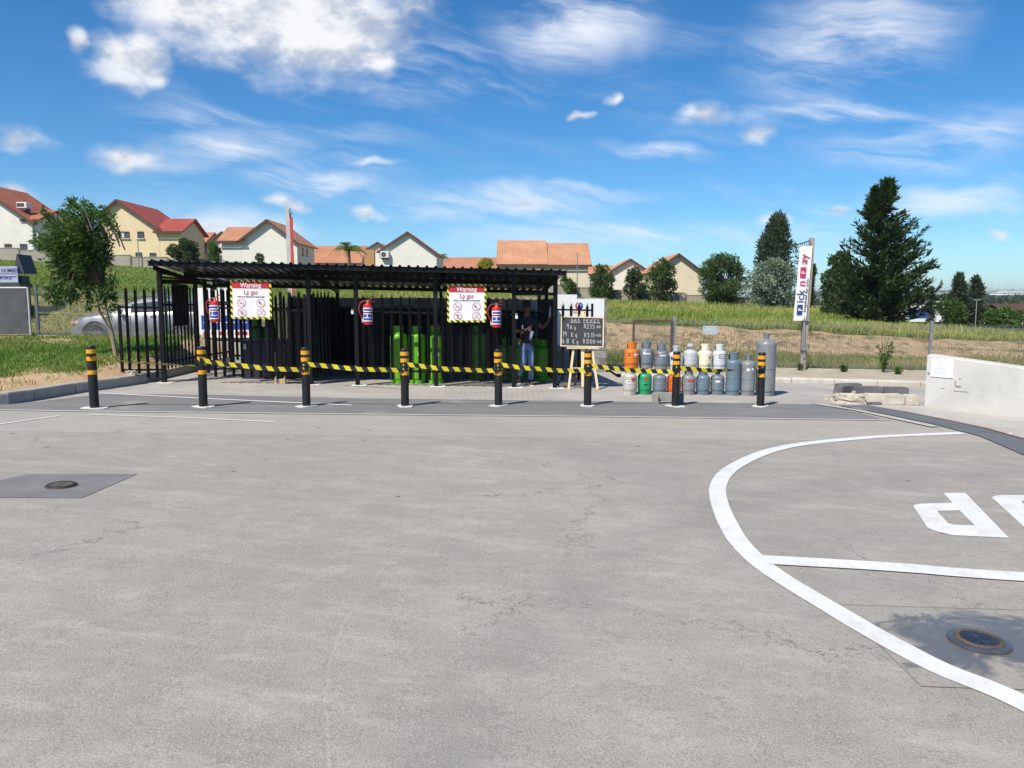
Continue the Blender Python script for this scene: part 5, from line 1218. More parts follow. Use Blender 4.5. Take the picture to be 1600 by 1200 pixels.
# grey blocks lying in front of the cylinders
M_block = pm('cement_block', (0.33, 0.315, 0.30), (0.26, 0.25, 0.235), 7, 0.95, bump=0.5, bscale=60)
hb = thing('hollow_block', 'grey hollow cement block lying before the cylinders', 'block', (2.698, 13.654, -0.110), 0.05)
MB().cbox((-0.12, 0.05, 0.095), (0.09, 0.14, 0.19), 0.006).build('end_web', M_block, hb); MB().cbox((0.12, 0.13, 0.095), (0.39, 0.04, 0.19), 0.006).build('back_face', M_block, hb); MB().cbox((0.12, 0.02, 0.02), (0.39, 0.17, 0.04), 0.006).build('bottom_face', M_block, hb)
MB().cbox((0.29, 0.045, 0.115), (0.05, 0.12, 0.15), 0.006).build('end_web', M_block, hb)
stone('cement_block', (2.999 , 13.613 + 0.08), (0.13, 0.18, 0.2), 0.1, M_paver, 'dark upright block half hidden by the seventh bollard', 'block', 0.003)

# ------------------------------------------------------------------ bollards and warning tape
M_black = pm('black_steel', (0.006, 0.006, 0.0075), (0.010, 0.010, 0.012), 8, 0.5, bump=0.06, bscale=60, spec=0.18, dirt=((0.022, 0.021, 0.02), 0.25))
M_bol = pm('bollard_rubber', (0.009, 0.009, 0.010), (0.015, 0.015, 0.016), 8, 0.5, bump=0.1, bscale=60, spec=0.35, dirt=((0.045, 0.042, 0.04), 0.3))
M_yel = pm('reflective_yellow', (0.72, 0.33, 0.01), (0.64, 0.29, 0.01), 30, 0.4)
M_pad = pm('white_cement', (0.66, 0.65, 0.62), (0.54, 0.53, 0.50), 6, 0.9, bump=0.3, bscale=40)
BOL = [(-6.425, 11.713, 0.085), (-4.901, 12.088, 0.052), (-3.347, 12.398, 0.019), (-1.775, 12.636, -0.014), (-0.229, 12.951, -0.047), (1.308, 13.185, -0.080), (2.860, 13.337, -0.112), (4.430, 13.574, -0.145)]
BH_ = 0.965
def make_bollard():
    t = thing('bollard', '', 'bollard')
    r = 0.066
    MB().lathe([(r, -0.02), (r, BH_ - 0.03), (r * 0.97, BH_ - 0.012), (r * 0.85, BH_ - 0.002), (0.0, BH_)], 24).build('post', M_bol, t, True)
    for z0, z1 in ((0.845, 0.91), (0.735, 0.80), (0.525, 0.59)):
        MB().lathe([(r, z0), (r + 0.004, z0 + 0.002), (r + 0.004, z1 - 0.002), (r, z1)], 24).build('band', M_yel, t, True)
    pd = MB(); n = 22; ring = []
    for k in range(n):
        a_ = 2 * math.pi * k / n; q = 1 / max(abs(math.cos(a_)), abs(math.sin(a_))) ** 0.55; rr = q * random.uniform(0.93, 1.07); ring.append((0.185 * rr * math.cos(a_), 0.125 * rr * math.sin(a_)))
    pd.extz(ring, -0.02, lambda x, y: 0.014 - 0.0205 * x); pd.build('base_pad', M_pad, t)
    return t
bl = make_bollard()
lab_b = ['leftmost black bollard with yellow bands, beside the grass kerb', 'second bollard from the left, before the cage corner', 'third bollard from the left, in front of the wooden stand', 'fourth bollard from the left, before the bright green cylinders',
         'fifth bollard from the left, below the right warning sign', 'sixth bollard from the left, before the easel legs', 'seventh bollard from the left, hiding orange cylinders', 'rightmost bollard, in front of the big grey cylinder']
for i, p in enumerate(BOL):
    o = bl if i == 0 else copy_tree(bl); o.location = p; o['label'] = lab_b[i]; o['group'] = 'black and yellow bollards in a row'; o.rotation_euler = (random.uniform(-.008, .008), random.uniform(-.01, .01), random.uniform(0, 3) if i else 0)
M_tape = mat_stripes('barrier_tape', (0.012, 0.012, 0.013), (0.66, 0.53, 0.02), 0.19, 0.6)
tp = thing('barrier_tape', 'black and yellow striped tape strung along all eight bollards', 'tape', (BOL[0][0], BOL[0][1], BOL[0][2] + 0.6)); to = tp.location
def ribbon(name, P, up, w, parent):
    """P centre points, up = width directions"""
    me = bpy.data.meshes.new(name); vs = []
    for p, u in zip(P, up): vs += [tuple(p - u * w / 2 - to), tuple(p + u * w / 2 - to)]
    fs = [(2 * i, 2 * i + 2, 2 * i + 3, 2 * i + 1) for i in range(len(P) - 1)]
    me.from_pydata(vs, [], fs); uv = me.uv_layers.new(name='UVMap'); s = [0.0]
    for i in range(1, len(P)): s.append(s[-1] + (P[i] - P[i - 1]).length)
    for f in me.polygons:
        for li in f.loop_indices:
            vi = me.loops[li].vertex_index; uv.data[li].uv = (s[vi // 2], (vi % 2) * w)
    me.materials.append(M_tape); return link(name, me, parent)
hs = [(0.80, 0.67), (0.755, 0.60), (0.71, 0.61), (0.71, 0.61), (0.71, 0.615), (0.71, 0.615), (0.68, 0.67)]
for i in range(7):
    A, B_ = Vector(BOL[i]), Vector(BOL[i + 1]); off = Vector((0, -0.078, 0)); P, U = [], []; n = 30
    for k in range(n + 1):
        s = k / n; p = A.lerp(B_, s) + off * (1 if 0 < k < n else 1) + Vector((0, 0, hs[i][0] * (1 - s) + hs[i][1] * s - 0.03 * math.sin(math.pi * s)))
        tw = 0.12 * math.sin(s * 7 + i)
        if i == 0: tw = 1.22 - 0.9 * max(0, s - 0.93) / 0.07
        if i == 6: tw = 0.1 + 1.36 * sstep(0.25, 0.85, s)
        p += Vector((0, 0.004 * math.sin(s * 20 + i), 0.004 * math.sin(s * 13 + 2 * i))); P.append(p); U.append(Vector((0, -math.sin(tw), math.cos(tw))))
    ribbon('tape_span', P, U, 0.074, tp)
    P, U = [], []
    for k in range(21):   # the turns round the next bollard
        a_ = -math.pi / 2 + 2 * math.pi * k / 20; P.append(B_ + Vector((0.0735 * math.cos(a_), 0.0735 * math.sin(a_), hs[i][1] + 0.07 * k / 20 * (1 if i < 6 else 0.4)))); U.append(Vector((0, 0, 1)))
    ribbon('tape_wrap', P, U, 0.055, tp)

# ------------------------------------------------------------------ gas cage
CA = math.atan(0.06); CO = Vector((0.89, 15.85, 0.0))
cage = thing('gas_cage', 'black steel palisade cage under a sloping corrugated roof', 'cage', CO, CA)
ca, sa = math.cos(CA), math.sin(CA)
def wxy(u, v): return (CO.x + u * ca - v * sa, CO.y + u * sa + v * ca)
def gz(u, v): return zg(*wxy(u, v)) + 0.006
def loc_uv(x, y): dx, dy = x - CO.x, y - CO.y; return (dx * ca + dy * sa, -dx * sa + dy * ca)
ROOF0, DROP = 2.285, 0.09
def rz_(u, v): return gz(u, 0) + ROOF0 - DROP * v          # underside of purlins
posts = [(-7.9, 0, 0), (-4.99, 0, 0), (-4.05, 0, 0), (-2.45, 0, 0), (-0.85, 0, 0), (0.0, 0, 0), (-7.72, 2.1, 0), (-7.6, 3.5, 0), (-4.99, 3.5, 0), (-2.45, 3.5, 0), (0.0, 3.5, 0), (0.0, 1.75, 0)]
for u, v, _ in posts:
    w_ = 0.085 if v == 0 else 0.075; b0 = gz(u, v) - 0.03; h1 = rz_(u, v)
    MB().cbox((u, v, (b0 + h1) / 2), (w_, w_, h1 - b0), 0.006).build('post', M_black, cage)
    if v == 0: MB().cbox((u + 0.03, v - 0.02, gz(u, v) + 0.002), (0.3, 0.24, 0.012), 0.004).build('footing', M_pad, cage)
UL, UR = -8.02, 0.19
for v in (-0.27, 1.60, 3.5):
    MB().beam((UL + 0.03, v, rz_(UL, v) + 0.043), (UR, v, rz_(UR, v) + 0.043), 0.05, 0.086).build('purlin', M_black, cage)
MB().beam((-7.86, 0.04, gz(-7.9, 0) + 2.19), (-7.74, 2.06, gz(-7.7, 2) + 2.10), 0.04, 0.05).build('side_rail', M_black, cage)
MB().beam((-7.86, 0.04, gz(-7.9, 0) + 2.10), (-7.6, 3.46, gz(-7.7, 3.5) + 2.10), 0.035, 0.04).build('side_rail', M_black, cage)
for u in (-7.9, -4.99, -2.45, 0.0): MB().beam((u, -0.24, rz_(u, -0.24) - 0.03), (u, 3.45, rz_(u, 3.5) - 0.04), 0.05, 0.08).build('rafter', M_black, cage)
M_sheet = pm('roof_sheet', (0.055, 0.057, 0.06), (0.035, 0.036, 0.04), 3, 0.3, metal=0.3, dirt=((0.10, 0.095, 0.09), 0.3))
pitch = 0.1765; nr = 4; ns = 12
v0, v1 = -0.35, 3.72
for s in range(ns):
    u0 = UL + s * pitch * nr; prof = []
    for r_ in range(nr):
        a_ = u0 + r_ * pitch; prof += [(a_, 0), (a_ + 0.09, 0), (a_ + 0.108, 0.034), (a_ + 0.143, 0.034), (a_ + 0.161, 0)]
    prof.append((u0 + nr * pitch + 0.06, 0.0))
    if s == ns - 1: prof = [p for p in prof if p[0] <= UR + 0.06]
    m = MB(); n = len(prof); th = 0.0012; lift = 0.088 + 0.002 * (s % 2)
    for vv_ in (v0 + 0.01 * (s % 3), v1):
        for top_ in (0, 1):
            for u, hz in prof: m.v.append((u, vv_, rz_(u, vv_) + lift + hz + th * 2 * top_))
    for top_ in (0, 1):
        o1, o2 = top_ * n, (2 + top_) * n
        for i in range(n - 1):
            f = (o1 + i, o1 + i + 1, o2 + i + 1, o2 + i); m.f.append(f if top_ else tuple(reversed(f))); m.mi.append(0)
    for o1 in (0, 2 * n):
        for i in range(n - 1): m.f.append((o1 + i, o1 + n + i, o1 + n + i + 1, o1 + i + 1)); m.mi.append(0)
    m.build('roof_sheet', M_sheet, cage)

# palisade pales: W section with three-pointed heads, shared meshes by height
PALE = {}
def pale_mesh(H):
    k = round(H, 2)
    if k in PALE: return PALE[k]
    m = MB(); w = 0.062; prof = [(-w / 2, 0.012), (-w / 4, -0.006), (0, 0.010), (w / 4, -0.006), (w / 2, 0.012)]
    zt = H - 0.10; n = 5
    for z in (0.0, zt):
        for x, y in prof: m.v.append((x, y, z))
    tips = [(-w * 0.42, 0.018, H - 0.035), (0, 0.004, H), (w * 0.42, 0.018, H - 0.035)]
    m.v += tips
    for i in range(n - 1): m.f.append((i, i + 1, n + i + 1, n + i)); m.mi.append(0)
    for f in ((5, 6, 10), (6, 7, 11), (7, 8, 11), (8, 9, 12)): m.f.append(f); m.mi.append(0)
    o = len(m.v); m.v += [(x, y + 0.003, z) for x, y, z in m.v[:o]]
    for f in list(m.f): m.f.append(tuple(reversed([i + o for i in f]))); m.mi.append(0)
    PALE[k] = m.data('pale', M_black); return PALE[k]
def pales(parent, p0, p1, n, zbot, H, face=0.0, skip=()):
    """n pales evenly from p0 to p1 (u, v); zbot above ground"""
    for i in range(n):
        if i in skip: continue
        s = (i + 0.5) / n; u, v = p0[0] + (p1[0] - p0[0]) * s, p0[1] + (p1[1] - p0[1]) * s
        link('pale', pale_mesh(H), parent, (u, v, gz(u, v) + zbot), (0, 0, face + random.uniform(-.03, .03)))
def rail(parent, p0, p1, z, w=0.04, name='rail', off=0.03, dz=None):
    dx, dy = p1[0] - p0[0], p1[1] - p0[1]; L = math.hypot(dx, dy); nx, ny = -dy / L * off, dx / L * off
    MB().beam((p0[0] + nx, p0[1] + ny, gz(*p0) + z), (p1[0] + nx, p1[1] + ny, gz(*p1) + z), 0.035, w).build(name, M_black, parent)
def mesh_sheet(parent, p0, p1, z0, z1, off=0.055, pitch_=0.034, w=0.006):
    """expanded-metal sheet made of crossing strands"""
    L = math.hypot(p1[0] - p0[0], p1[1] - p0[1]); H = z1 - z0; m = MB(); ex, ey = (p1[0] - p0[0]) / L, (p1[1] - p0[1]) / L; nx, ny = -ey * off, ex * off
    sl = 1.7
    def P(s, z, k): return (p0[0] + ex * s + nx + (-ey) * k, p0[1] + ey * s + ny + ex * k, gz(p0[0] + ex * s, p0[1] + ey * s) + z0 + z)
    for sg in (1, -1):
        c = -H / sl
        while c < L:
            pts = []
            sa_, sb = c, c + H / sl; za, zb3 = 0.0, H
            if sa_ < 0: za = -sa_ * sl; sa_ = 0
            if sb > L: zb3 = H - (sb - L) * sl; sb = L
            if sb > sa_ + 0.01:
                q = [(sa_, za), (sb, zb3)]
                if sg < 0: q = [(L - s, z) for s, z in q]
                (s0_, z0_), (s1_, z1_) = q; o = len(m.v)
                m.v += [P(s0_, z0_ - w, 0.002 * sg), P(s0_, z0_ + w, 0.002 * sg), P(s1_, z1_ + w, 0.002 * sg), P(s1_, z1_ - w, 0.002 * sg)]
                m.f.append((o, o + 1, o + 2, o + 3)); m.mi.append(0)
            c += pitch_
    o = m.build('mesh_sheet', M_black, parent); o['kind'] = 'stuff'; return o
def padlock(parent, u, v, z):
    pl = MB().cbox((u, v, gz(u, v) + z), (0.055, 0.03, 0.07), 0.008).build('padlock', M_whitep, parent)
    MB().tube([(u - 0.018, v, gz(u, v) + z + 0.03), (u - 0.018, v, gz(u, v) + z + 0.06), (u, v, gz(u, v) + z + 0.078), (u + 0.018, v, gz(u, v) + z + 0.06), (u + 0.018, v, gz(u, v) + z + 0.03)], 0.006, 6).build('shackle', M_galv, pl)
GB = 0.13
# front, left: fixed pales and the closed mesh gate
pales(cage, (-6.98, 0), (-5.90, 0), 6, GB, 1.84)
for z in (0.30, 1.52, 1.63): rail(cage, (-6.98, 0), (-5.9, 0), z)
gA = MB().cbox((-5.84, 0.02, gz(-5.84, 0) + 0.98), (0.05, 0.04, 1.70), 0.004).build('gate', M_black, cage)
MB().cbox((-5.08, 0.02, gz(-5.1, 0) + 0.98), (0.05, 0.04, 1.70), 0.004).build('stile', M_black, gA)
for z in (0.30, 1.50): rail(gA, (-5.86, 0), (-5.06, 0), z, 0.05, off=0.02)
pales(gA, (-5.82, -0.02), (-5.10, -0.02), 4, GB, 1.80); mesh_sheet(gA, (-5.86, 0), (-5.06, 0), 0.16, 1.50, 0.05, 0.022, 0.0065)
# inner gate swung into the cage
gI = MB().cbox((-4.94, 0.08, gz(-4.9, 0) + 0.98), (0.05, 0.05, 1.70), 0.004).build('gate', M_black, cage)
for z in (0.30, 1.50): rail(gI, (-4.94, 0.08), (-4.72, 0.95), z, 0.05, off=0.02)
pales(gI, (-4.94, 0.1), (-4.72, 0.95), 5, GB, 1.80, R(75)); mesh_sheet(gI, (-4.94, 0.1), (-4.72, 0.95), 0.16, 1.50, 0.05, 0.022, 0.0065)
# front, middle: open pales before the green cylinders
pales(cage, (-4.0, 0), (-2.5, 0), 8, GB, 1.74)
for z in (0.30, 1.50): rail(cage, (-4.01, 0), (-2.49, 0), z)
mesh_sheet(cage, (-4.0, 0), (-3.62, 0), 0.28, 1.5, 0.06, 0.03, 0.006)
padlock(cage, -4.12, -0.03, 1.48); padlock(cage, -4.07, -0.07, 0.33); padlock(cage, -0.80, -0.06, 1.45)
# front, right of the second sign: pales backed with mesh
pales(cage, (-2.40, 0), (-0.90, 0), 8, GB, 1.74)
for z in (0.30, 1.50): rail(cage, (-2.41, 0), (-0.89, 0), z)
mesh_sheet(cage, (-2.40, 0), (-0.9, 0), 0.2, 1.5, 0.06, 0.036, 0.0062)
MB().cbox((-0.425, 0, gz(-0.4, 0) + 1.93), (0.76, 0.05, 0.06), 0.005).build('lintel', M_black, cage)
# doorway gate, swung right out and folded back
ge = (0.80, 0.22)
gD = MB().cbox((ge[0], ge[1], gz(*ge) + 0.95), (0.045, 0.045, 1.62), 0.004).build('gate', M_black, cage)
for z in (0.28, 1.62): rail(gD, (0.05, 0.03), ge, z, 0.035, off=0.0)
pales(gD, (0.08, 0.0), (ge[0] - 0.02, ge[1] - 0.03), 4, 0.16, 1.62, math.atan2(ge[1], ge[0]))
MB().beam((0.06, 0.02, gz(0, 0) + 0.05), (0.2, 0.05, gz(0, 0) + 0.30), 0.03).build('brace', M_black, gD)
# left side: framed panel standing on the kerb
MB().cbox((-7.80, 1.72, gz(-7.8, 1.7) + 1.14), (0.075, 0.075, 1.92), 0.005).build('frame_post', M_black, cage)
MB().beam((-7.88, 0.04, gz(-7.9, 0) + 2.02), (-7.80, 1.76, gz(-7.8, 1.7) + 2.05), 0.06, 0.09).build('frame_head', M_black, cage)
pales(cage, (-7.88, 0.10), (-7.80, 1.70), 9, 0.26, 1.72, R(88))
for z in (0.42, 1.56): rail(cage, (-7.88, 0.05), (-7.8, 1.72), z, off=-0.03)
pales(cage, (-7.71, 2.15), (-7.6, 3.45), 7, 0.26, 1.70, R(88))
for z in (0.42, 1.56): rail(cage, (-7.71, 2.12), (-7.6, 3.48), z, off=-0.03)
# stub fence on the far left, stepping over the kerb
su, sv = loc_uv(-7.68, 15.08)
MB().cbox((su, sv, gz(su, sv) + 0.86), (0.05, 0.05, 1.36), 0.004).build('stub_post', M_black, cage)
pales(cage, (su + 0.05, sv), (-7.95, 0), 4, 0.10, 1.82)
for z in (0.26, 1.50): rail(cage, (su, sv), (-7.94, 0), z, off=0.02)
# back and right side
pales(cage, (-7.56, 3.5), (-5.04, 3.5), 13, 0.2, 1.65); pales(cage, (-4.95, 3.5), (-0.05, 3.5), 26, GB, 1.48)
for z in (0.30, 1.50): rail(cage, (-7.6, 3.5), (0, 3.5), z)
mesh_sheet(cage, (-6.25, 3.5), (-0.04, 3.5), 0.12, 1.55, 0.05, 0.024, 0.0085)
pales(cage, (0, 0.08), (0, 3.45), 17, GB, 1.74, R(90))
for z in (0.30, 1.50): rail(cage, (0, 0.05), (0, 3.48), z)
mesh_sheet(cage, (0, 0.06), (0, 3.45), 0.12, 1.5, -0.05, 0.03, 0.007)
# partition inside
pales(cage, (-4.99, 1.0), (-4.99, 3.45), 12, GB, 1.70, R(90)); mesh_sheet(cage, (-4.99, 1.0), (-4.99, 3.45), 0.12, 1.5, 0.05, 0.026, 0.008)

# concrete lump under the stub fence
stone('footing_lump', (-7.446, 14.950), (0.16, 0.14, 0.27), 0.2, M_rubble, 'rough concrete lump under the stub fence on the kerb', 'concrete', 0.018)
# black sheet hanging on the left side panel
p_ = Vector((-7.83, 0.75, 0)); x_, y_ = wxy(-7.79, 0.78)
t = thing('black_board', 'black ribbed board hung inside the left side fence', 'board', (x_, y_, zg(x_, y_)), CA + R(88))
MB().cbox((0, 0, 1.56), (0.82, 0.02, 0.86), 0.006).build('sheet', M_black, t)
for i in range(5): MB().box((-0.32 + 0.16 * i, -0.014, 1.56), (0.02, 0.012, 0.84)).build('rib', M_black, t)

# block wall behind the cage ------------------------------------------------------
M_cb = [pm('block_grey_%d' % i, c, tuple(v * 0.8 for v in c), 5, 0.95, bump=0.5, bscale=45) for i, c in enumerate(((0.30, 0.285, 0.27), (0.25, 0.235, 0.225), (0.345, 0.33, 0.31), (0.22, 0.19, 0.175)))]
M_mort = pm('mortar', (0.40, 0.385, 0.36), (0.33, 0.315, 0.295), 6, 0.95)
wu0, wu1, wv = -6.3, 1.79, 3.86
bwl = thing('block_wall', 'grey cement block wall behind the right part of the cage', 'wall', CO, CA)
zw0 = gz(1.6, wv) - 0.03; Hc = 0.195; nrow = 10; Lb = 0.395
MB().box(((wu0 + wu1) / 2, wv + 0.07, zw0 + nrow * Hc / 2 - 0.15), (wu1 - wu0 - 0.02, 0.116, nrow * Hc + 0.28)).build('mortar_core', M_mort, bwl)
BM = {}
for r_ in range(-1, nrow):
    u = wu1; i = 0
    if r_ % 2: first = Lb / 2
    else: first = Lb
    while u > wu0 + 0.02:
        L = first if i == 0 else Lb; L = min(L, u - wu0); key = (round(L, 3), (i * 7 + r_ * 3) % 4)
        if key not in BM: BM[key] = MB().cbox((0, 0, 0), (L - 0.012, 0.14, Hc - 0.012), 0.006).data('brick', M_cb[key[1]])
        link('brick', BM[key], bwl, (u - L / 2, wv + 0.07 + random.uniform(-.003, .003), zw0 + (r_ + 0.5) * Hc)); u -= L; i += 1
# white poster on the block wall
x_, y_ = wxy(1.10, wv - 0.02)
po = thing('wall_poster', 'white poster with flame emblem on the block wall behind the chalkboard', 'poster', (x_, y_, 0.0), CA)
pz0, pz1 = 0.591, 1.766
MB().box((0, 0, (pz0 + pz1) / 2), (1.22, 0.012, pz1 - pz0)).build('sheet', M_vinyl, po)
blk(po, 'top_strip', -0.61, -0.10, pz1 - 0.0, pz1 + 0.11, M_vinyl, 0.0, 0.010)
fz = 1.588
def arc(r0, r1, a0_, a1_, n=12):
    return [(r1 * math.cos(a0_ + (a1_ - a0_) * k / n), r1 * math.sin(a0_ + (a1_ - a0_) * k / n)) for k in range(n + 1)] + [(r0 * math.cos(a1_ - (a1_ - a0_) * k / n), 0.02 + r0 * math.sin(a1_ - (a1_ - a0_) * k / n)) for k in range(n + 1)]
fx_ = 1.715 - x_
MB().extr([(fx_ + a_, fz + b_) for a_, b_ in arc(0.06, 0.10, R(110), R(262))], -0.012, -0.008).build('flame_red', M_redink, po)
MB().extr([(fx_ + a_, fz + b_) for a_, b_ in arc(0.05, 0.10, R(-82), R(70))], -0.012, -0.008).build('flame_blue', M_blue, po)
MB().extr([(fx_ - 0.03, fz - 0.05), (fx_ + 0.03, fz - 0.05), (fx_ + 0.035, fz), (fx_ + 0.005, fz + 0.10), (fx_ - 0.03, fz + 0.01)], -0.012, -0.008).build('flame_core', M_blue, po)
for k in range(8): blk(po, 'orange_print', fx_ - 0.15 + k * 0.04, fx_ - 0.125 + k * 0.04, fz - 0.19, fz - 0.14, M_orangeink, -0.009)
zq = 0.640
text('UN', 0.14, M_redink, po, (1.412 - x_, -0.009, zq + 0.02), bold=0.004); text('ST', 0.14, M_redink, po, (2.003 - x_, -0.009, zq + 0.02), bold=0.004)

# ------------------------------------------------------------------ warning signs on the cage
M_haz = mat_stripes('hazard_edge', (0.015, 0.015, 0.015), (0.78, 0.70, 0.04), 0.115, 0.8)
def uvbox_border(name, w, h, b, parent):
    me = bpy.data.meshes.new(name); P = [(-w / 2, -h / 2), (w / 2, -h / 2), (w / 2, h / 2), (-w / 2, h / 2)]; Q = [(x - math.copysign(b, x), z - math.copysign(b, z)) for x, z in P]
    vs = [(x, -0.006, z) for x, z in P + Q]; fs = [(i, (i + 1) % 4, 4 + (i + 1) % 4, 4 + i) for i in range(4)]
    me.from_pydata(vs, [], fs); uv = me.uv_layers.new(name='UVMap')
    for f in me.polygons:
        for li in f.loop_indices:
            x, _, z = vs[me.loops[li].vertex_index]; uv.data[li].uv = (x + z * 1.0, 0.0)
    me.materials.append(M_haz); return link(name, me, parent)
def ring(parent, cx_, cz_, r, icon, y=-0.007):
    m = MB(); n = 28
    m.extr([(cx_ + r * math.cos(2 * math.pi * k / n), cz_ + r * math.sin(2 * math.pi * k / n)) for k in range(n)], y - 0.0005, y); 
    pg = m.build('pictogram', M_pinkink, parent)
    MB().extr([(cx_ + r * .86 * math.cos(2 * math.pi * k / n), cz_ + r * .86 * math.sin(2 * math.pi * k / n)) for k in range(n)], y - 0.0012, y - 0.0002).build('disc', M_vinyl, pg)
    def bar(x0, z0, x1, z1, w, mat, dy, nm): MB().beam((cx_ + x0 * r, y - dy, cz_ + z0 * r), (cx_ + x1 * r, y - dy, cz_ + z1 * r), w * r, 0.0006, up=(0, 1, 0)).build(nm, mat, pg)
    if icon == 'smoke': bar(-.55, -.08, .35, -.08, .13, M_ink, .0018, 'cigarette'); bar(.38, -.05, .5, .3, .06, M_ink, .0018, 'smoke')
    if icon == 'match': bar(-.35, .35, -.25, -.1, .34, M_ink, .0018, 'flame'); bar(-.3, .0, .05, -.6, .1, M_ink, .0018, 'match')
    if icon == 'walk': bar(.02, .55, .02, .38, .24, M_ink, .0018, 'head'); bar(0, .32, 0, -.1, .26, M_ink, .0018, 'body'); bar(-.02, -.1, -.22, -.6, .12, M_ink, .0018, 'leg'); bar(.02, -.1, .22, -.6, .12, M_ink, .0018, 'leg'); bar(-.4, .1, .4, .24, .1, M_ink, .0018, 'arm')
    if icon == 'spark': bar(-.4, .3, -.1, .45, .1, M_ink, .0018, 'tool'); bar(.1, -.3, .4, -.25, .3, M_galv, .0018, 'tool')
    sgn = -1 if icon == 'spark' else 1
    bar(-.66, .66 * sgn, .66, -.66 * sgn, .14, M_pinkink, .0024, 'slash')
def warning(cu, ztop, zbot, w, label, roll):
    x, y = wxy(cu, -0.105); h = ztop - zbot
    t = thing('warning_sign', label, 'sign', (x, y, (ztop + zbot) / 2), rot=(0, roll, CA))
    MB().box((0, 0, 0), (w, 0.008, h)).build('board', M_vinyl, t); b = 0.038
    uvbox_border('hazard_border', w, h, b, t)
    rb_ = blk(t, 'red_header', -w / 2 + b, w / 2 - b, h / 2 - b - 0.125, h / 2 - b, M_redink, -0.0065, 0.003)
    text('Warning', 0.135, M_vinyl, t, (0.0, -0.010, h / 2 - b - 0.068), sx=0.86, bold=0.0015)
    text('Lp gas', 0.13, M_pinkink, t, (0.0, -0.007, h / 2 - b - 0.205), sx=0.86, bold=0.001)
    text('STRICTLY NO SMOKING OR NAKED FLAMES', 0.038, M_ink, t, (0.0, -0.007, h / 2 - b - 0.295), sx=0.70, bold=0.0006)
    for cx_, cz_, ic in ((-0.185, -0.07, 'smoke'), (0.195, -0.07, 'match'), (-0.18, -0.265, 'walk'), (0.195, -0.265, 'spark')): ring(t, cx_, cz_, 0.085, ic)
    for sx in (-1, 1): MB().box((sx * w * 0.4, 0.035, h * 0.4), (0.03, 0.07, 0.03)).build('hanger', M_black, t)
u1, _ = loc_uv(*wxy(0, 0)); 
warning((-5.211 - 0.89), 2.134, 1.363, 0.80, 'left warning sign, hazard bordered, on the cage front', 0.012)
warning((-0.926 - 0.89), 2.059, 1.291, 0.79, 'right warning sign, hazard bordered, on the cage front', 0.004)

# ------------------------------------------------------------------ fire extinguishers
M_redp = pm('extinguisher_red', (0.56, 0.018, 0.022), (0.48, 0.015, 0.02), 6, 0.3, coat=0.4); M_hose = pm('red_hose', (0.40, 0.03, 0.05), (0.32, 0.025, 0.04), 6, 0.4); M_brass = pm('brass', (0.62, 0.50, 0.28), (0.5, 0.4, 0.22), 9, 0.35, metal=0.8)
def half_label(parent, z0, z1, r, mat, a0_, a1_, name):
    MB().lathe([(r, z0), (r, z1)], 16, a0=a0_, a1=a1_).build(name, mat, parent, True)
def make_ext():
    t = thing('fire_extinguisher', '', 'fire extinguisher'); r = 0.094
    MB().lathe([(0.0, 0.03), (0.055, 0.03), (0.06, 0.0), (r - 0.004, 0.0), (r, 0.012), (r, 0.375), (r - 0.012, 0.405), (r - 0.05, 0.425), (0.03, 0.43), (0.0, 0.43)], 26).build('cylinder', M_redp, t, True)
    half_label(t, 0.255, 0.335, r + 0.0015, M_vinyl, R(200), R(345), 'upper_label'); half_label(t, 0.275, 0.315, r + 0.0025, M_blue, R(215), R(330), 'blue_print')
    half_label(t, 0.065, 0.225, r + 0.0015, M_vinyl, R(200), R(345), 'lower_label'); half_label(t, 0.085, 0.13, r + 0.0025, M_blue, R(212), R(335), 'blue_print')
    half_label(t, 0.145, 0.21, r + 0.0025, M_blue, R(212), R(262), 'blue_print'); half_label(t, 0.145, 0.21, r + 0.0025, M_blue, R(272), R(335), 'blue_print')
    half_label(t, 0.236, 0.246, r + 0.003, M_black, 0, 2 * math.pi, 'strap')
    MB().lathe([(0.026, 0.425), (0.026, 0.45), (0.02, 0.455), (0.02, 0.49), (0.0, 0.492)], 12).build('valve', M_brass, t, True)
    MB().beam((0.0, 0, 0.48), (0.13, 0, 0.545), 0.022, 0.012).build('lever', M_hose, t); MB().beam((0.0, 0, 0.465), (0.13, 0, 0.46), 0.022, 0.012).build('carry_handle', M_hose, t)
    hp = [(-0.01, 0, 0.465), (-0.07, 0, 0.468), (-0.13, -0.01, 0.44), (-0.168, -0.015, 0.37), (-0.172, -0.015, 0.29), (-0.15, -0.015, 0.2), (-0.11, -0.012, 0.12)]
    pp = smooth_line3(hp, 4); MB().tube(pp, 0.011, 8).build('hose', M_hose, t, True)
    MB().tube([(-0.11, -0.012, 0.12), (-0.102, -0.012, 0.045)], [0.014, 0.018], 8).build('nozzle', M_pipe, t, True)
    MB().box((0, 0.11, 0.26), (0.04, 0.04, 0.2)).build('wall_bracket', M_black, t)
    return t
def smooth_line3(pts, k):
    P = [Vector(p) for p in pts]; P = [2 * P[0] - P[1]] + P + [2 * P[-1] - P[-2]]; out = []
    for i in range(1, len(P) - 2):
        for j in range(k):
            t = j / k; out.append(0.5 * ((2 * P[i]) + (-P[i - 1] + P[i + 1]) * t + (2 * P[i - 1] - 5 * P[i] + 4 * P[i + 1] - P[i + 2]) * t * t + (-P[i - 1] + 3 * P[i] - 3 * P[i + 1] + P[i + 2]) * t ** 3))
    return out + [P[-2]]
ex = make_ext()
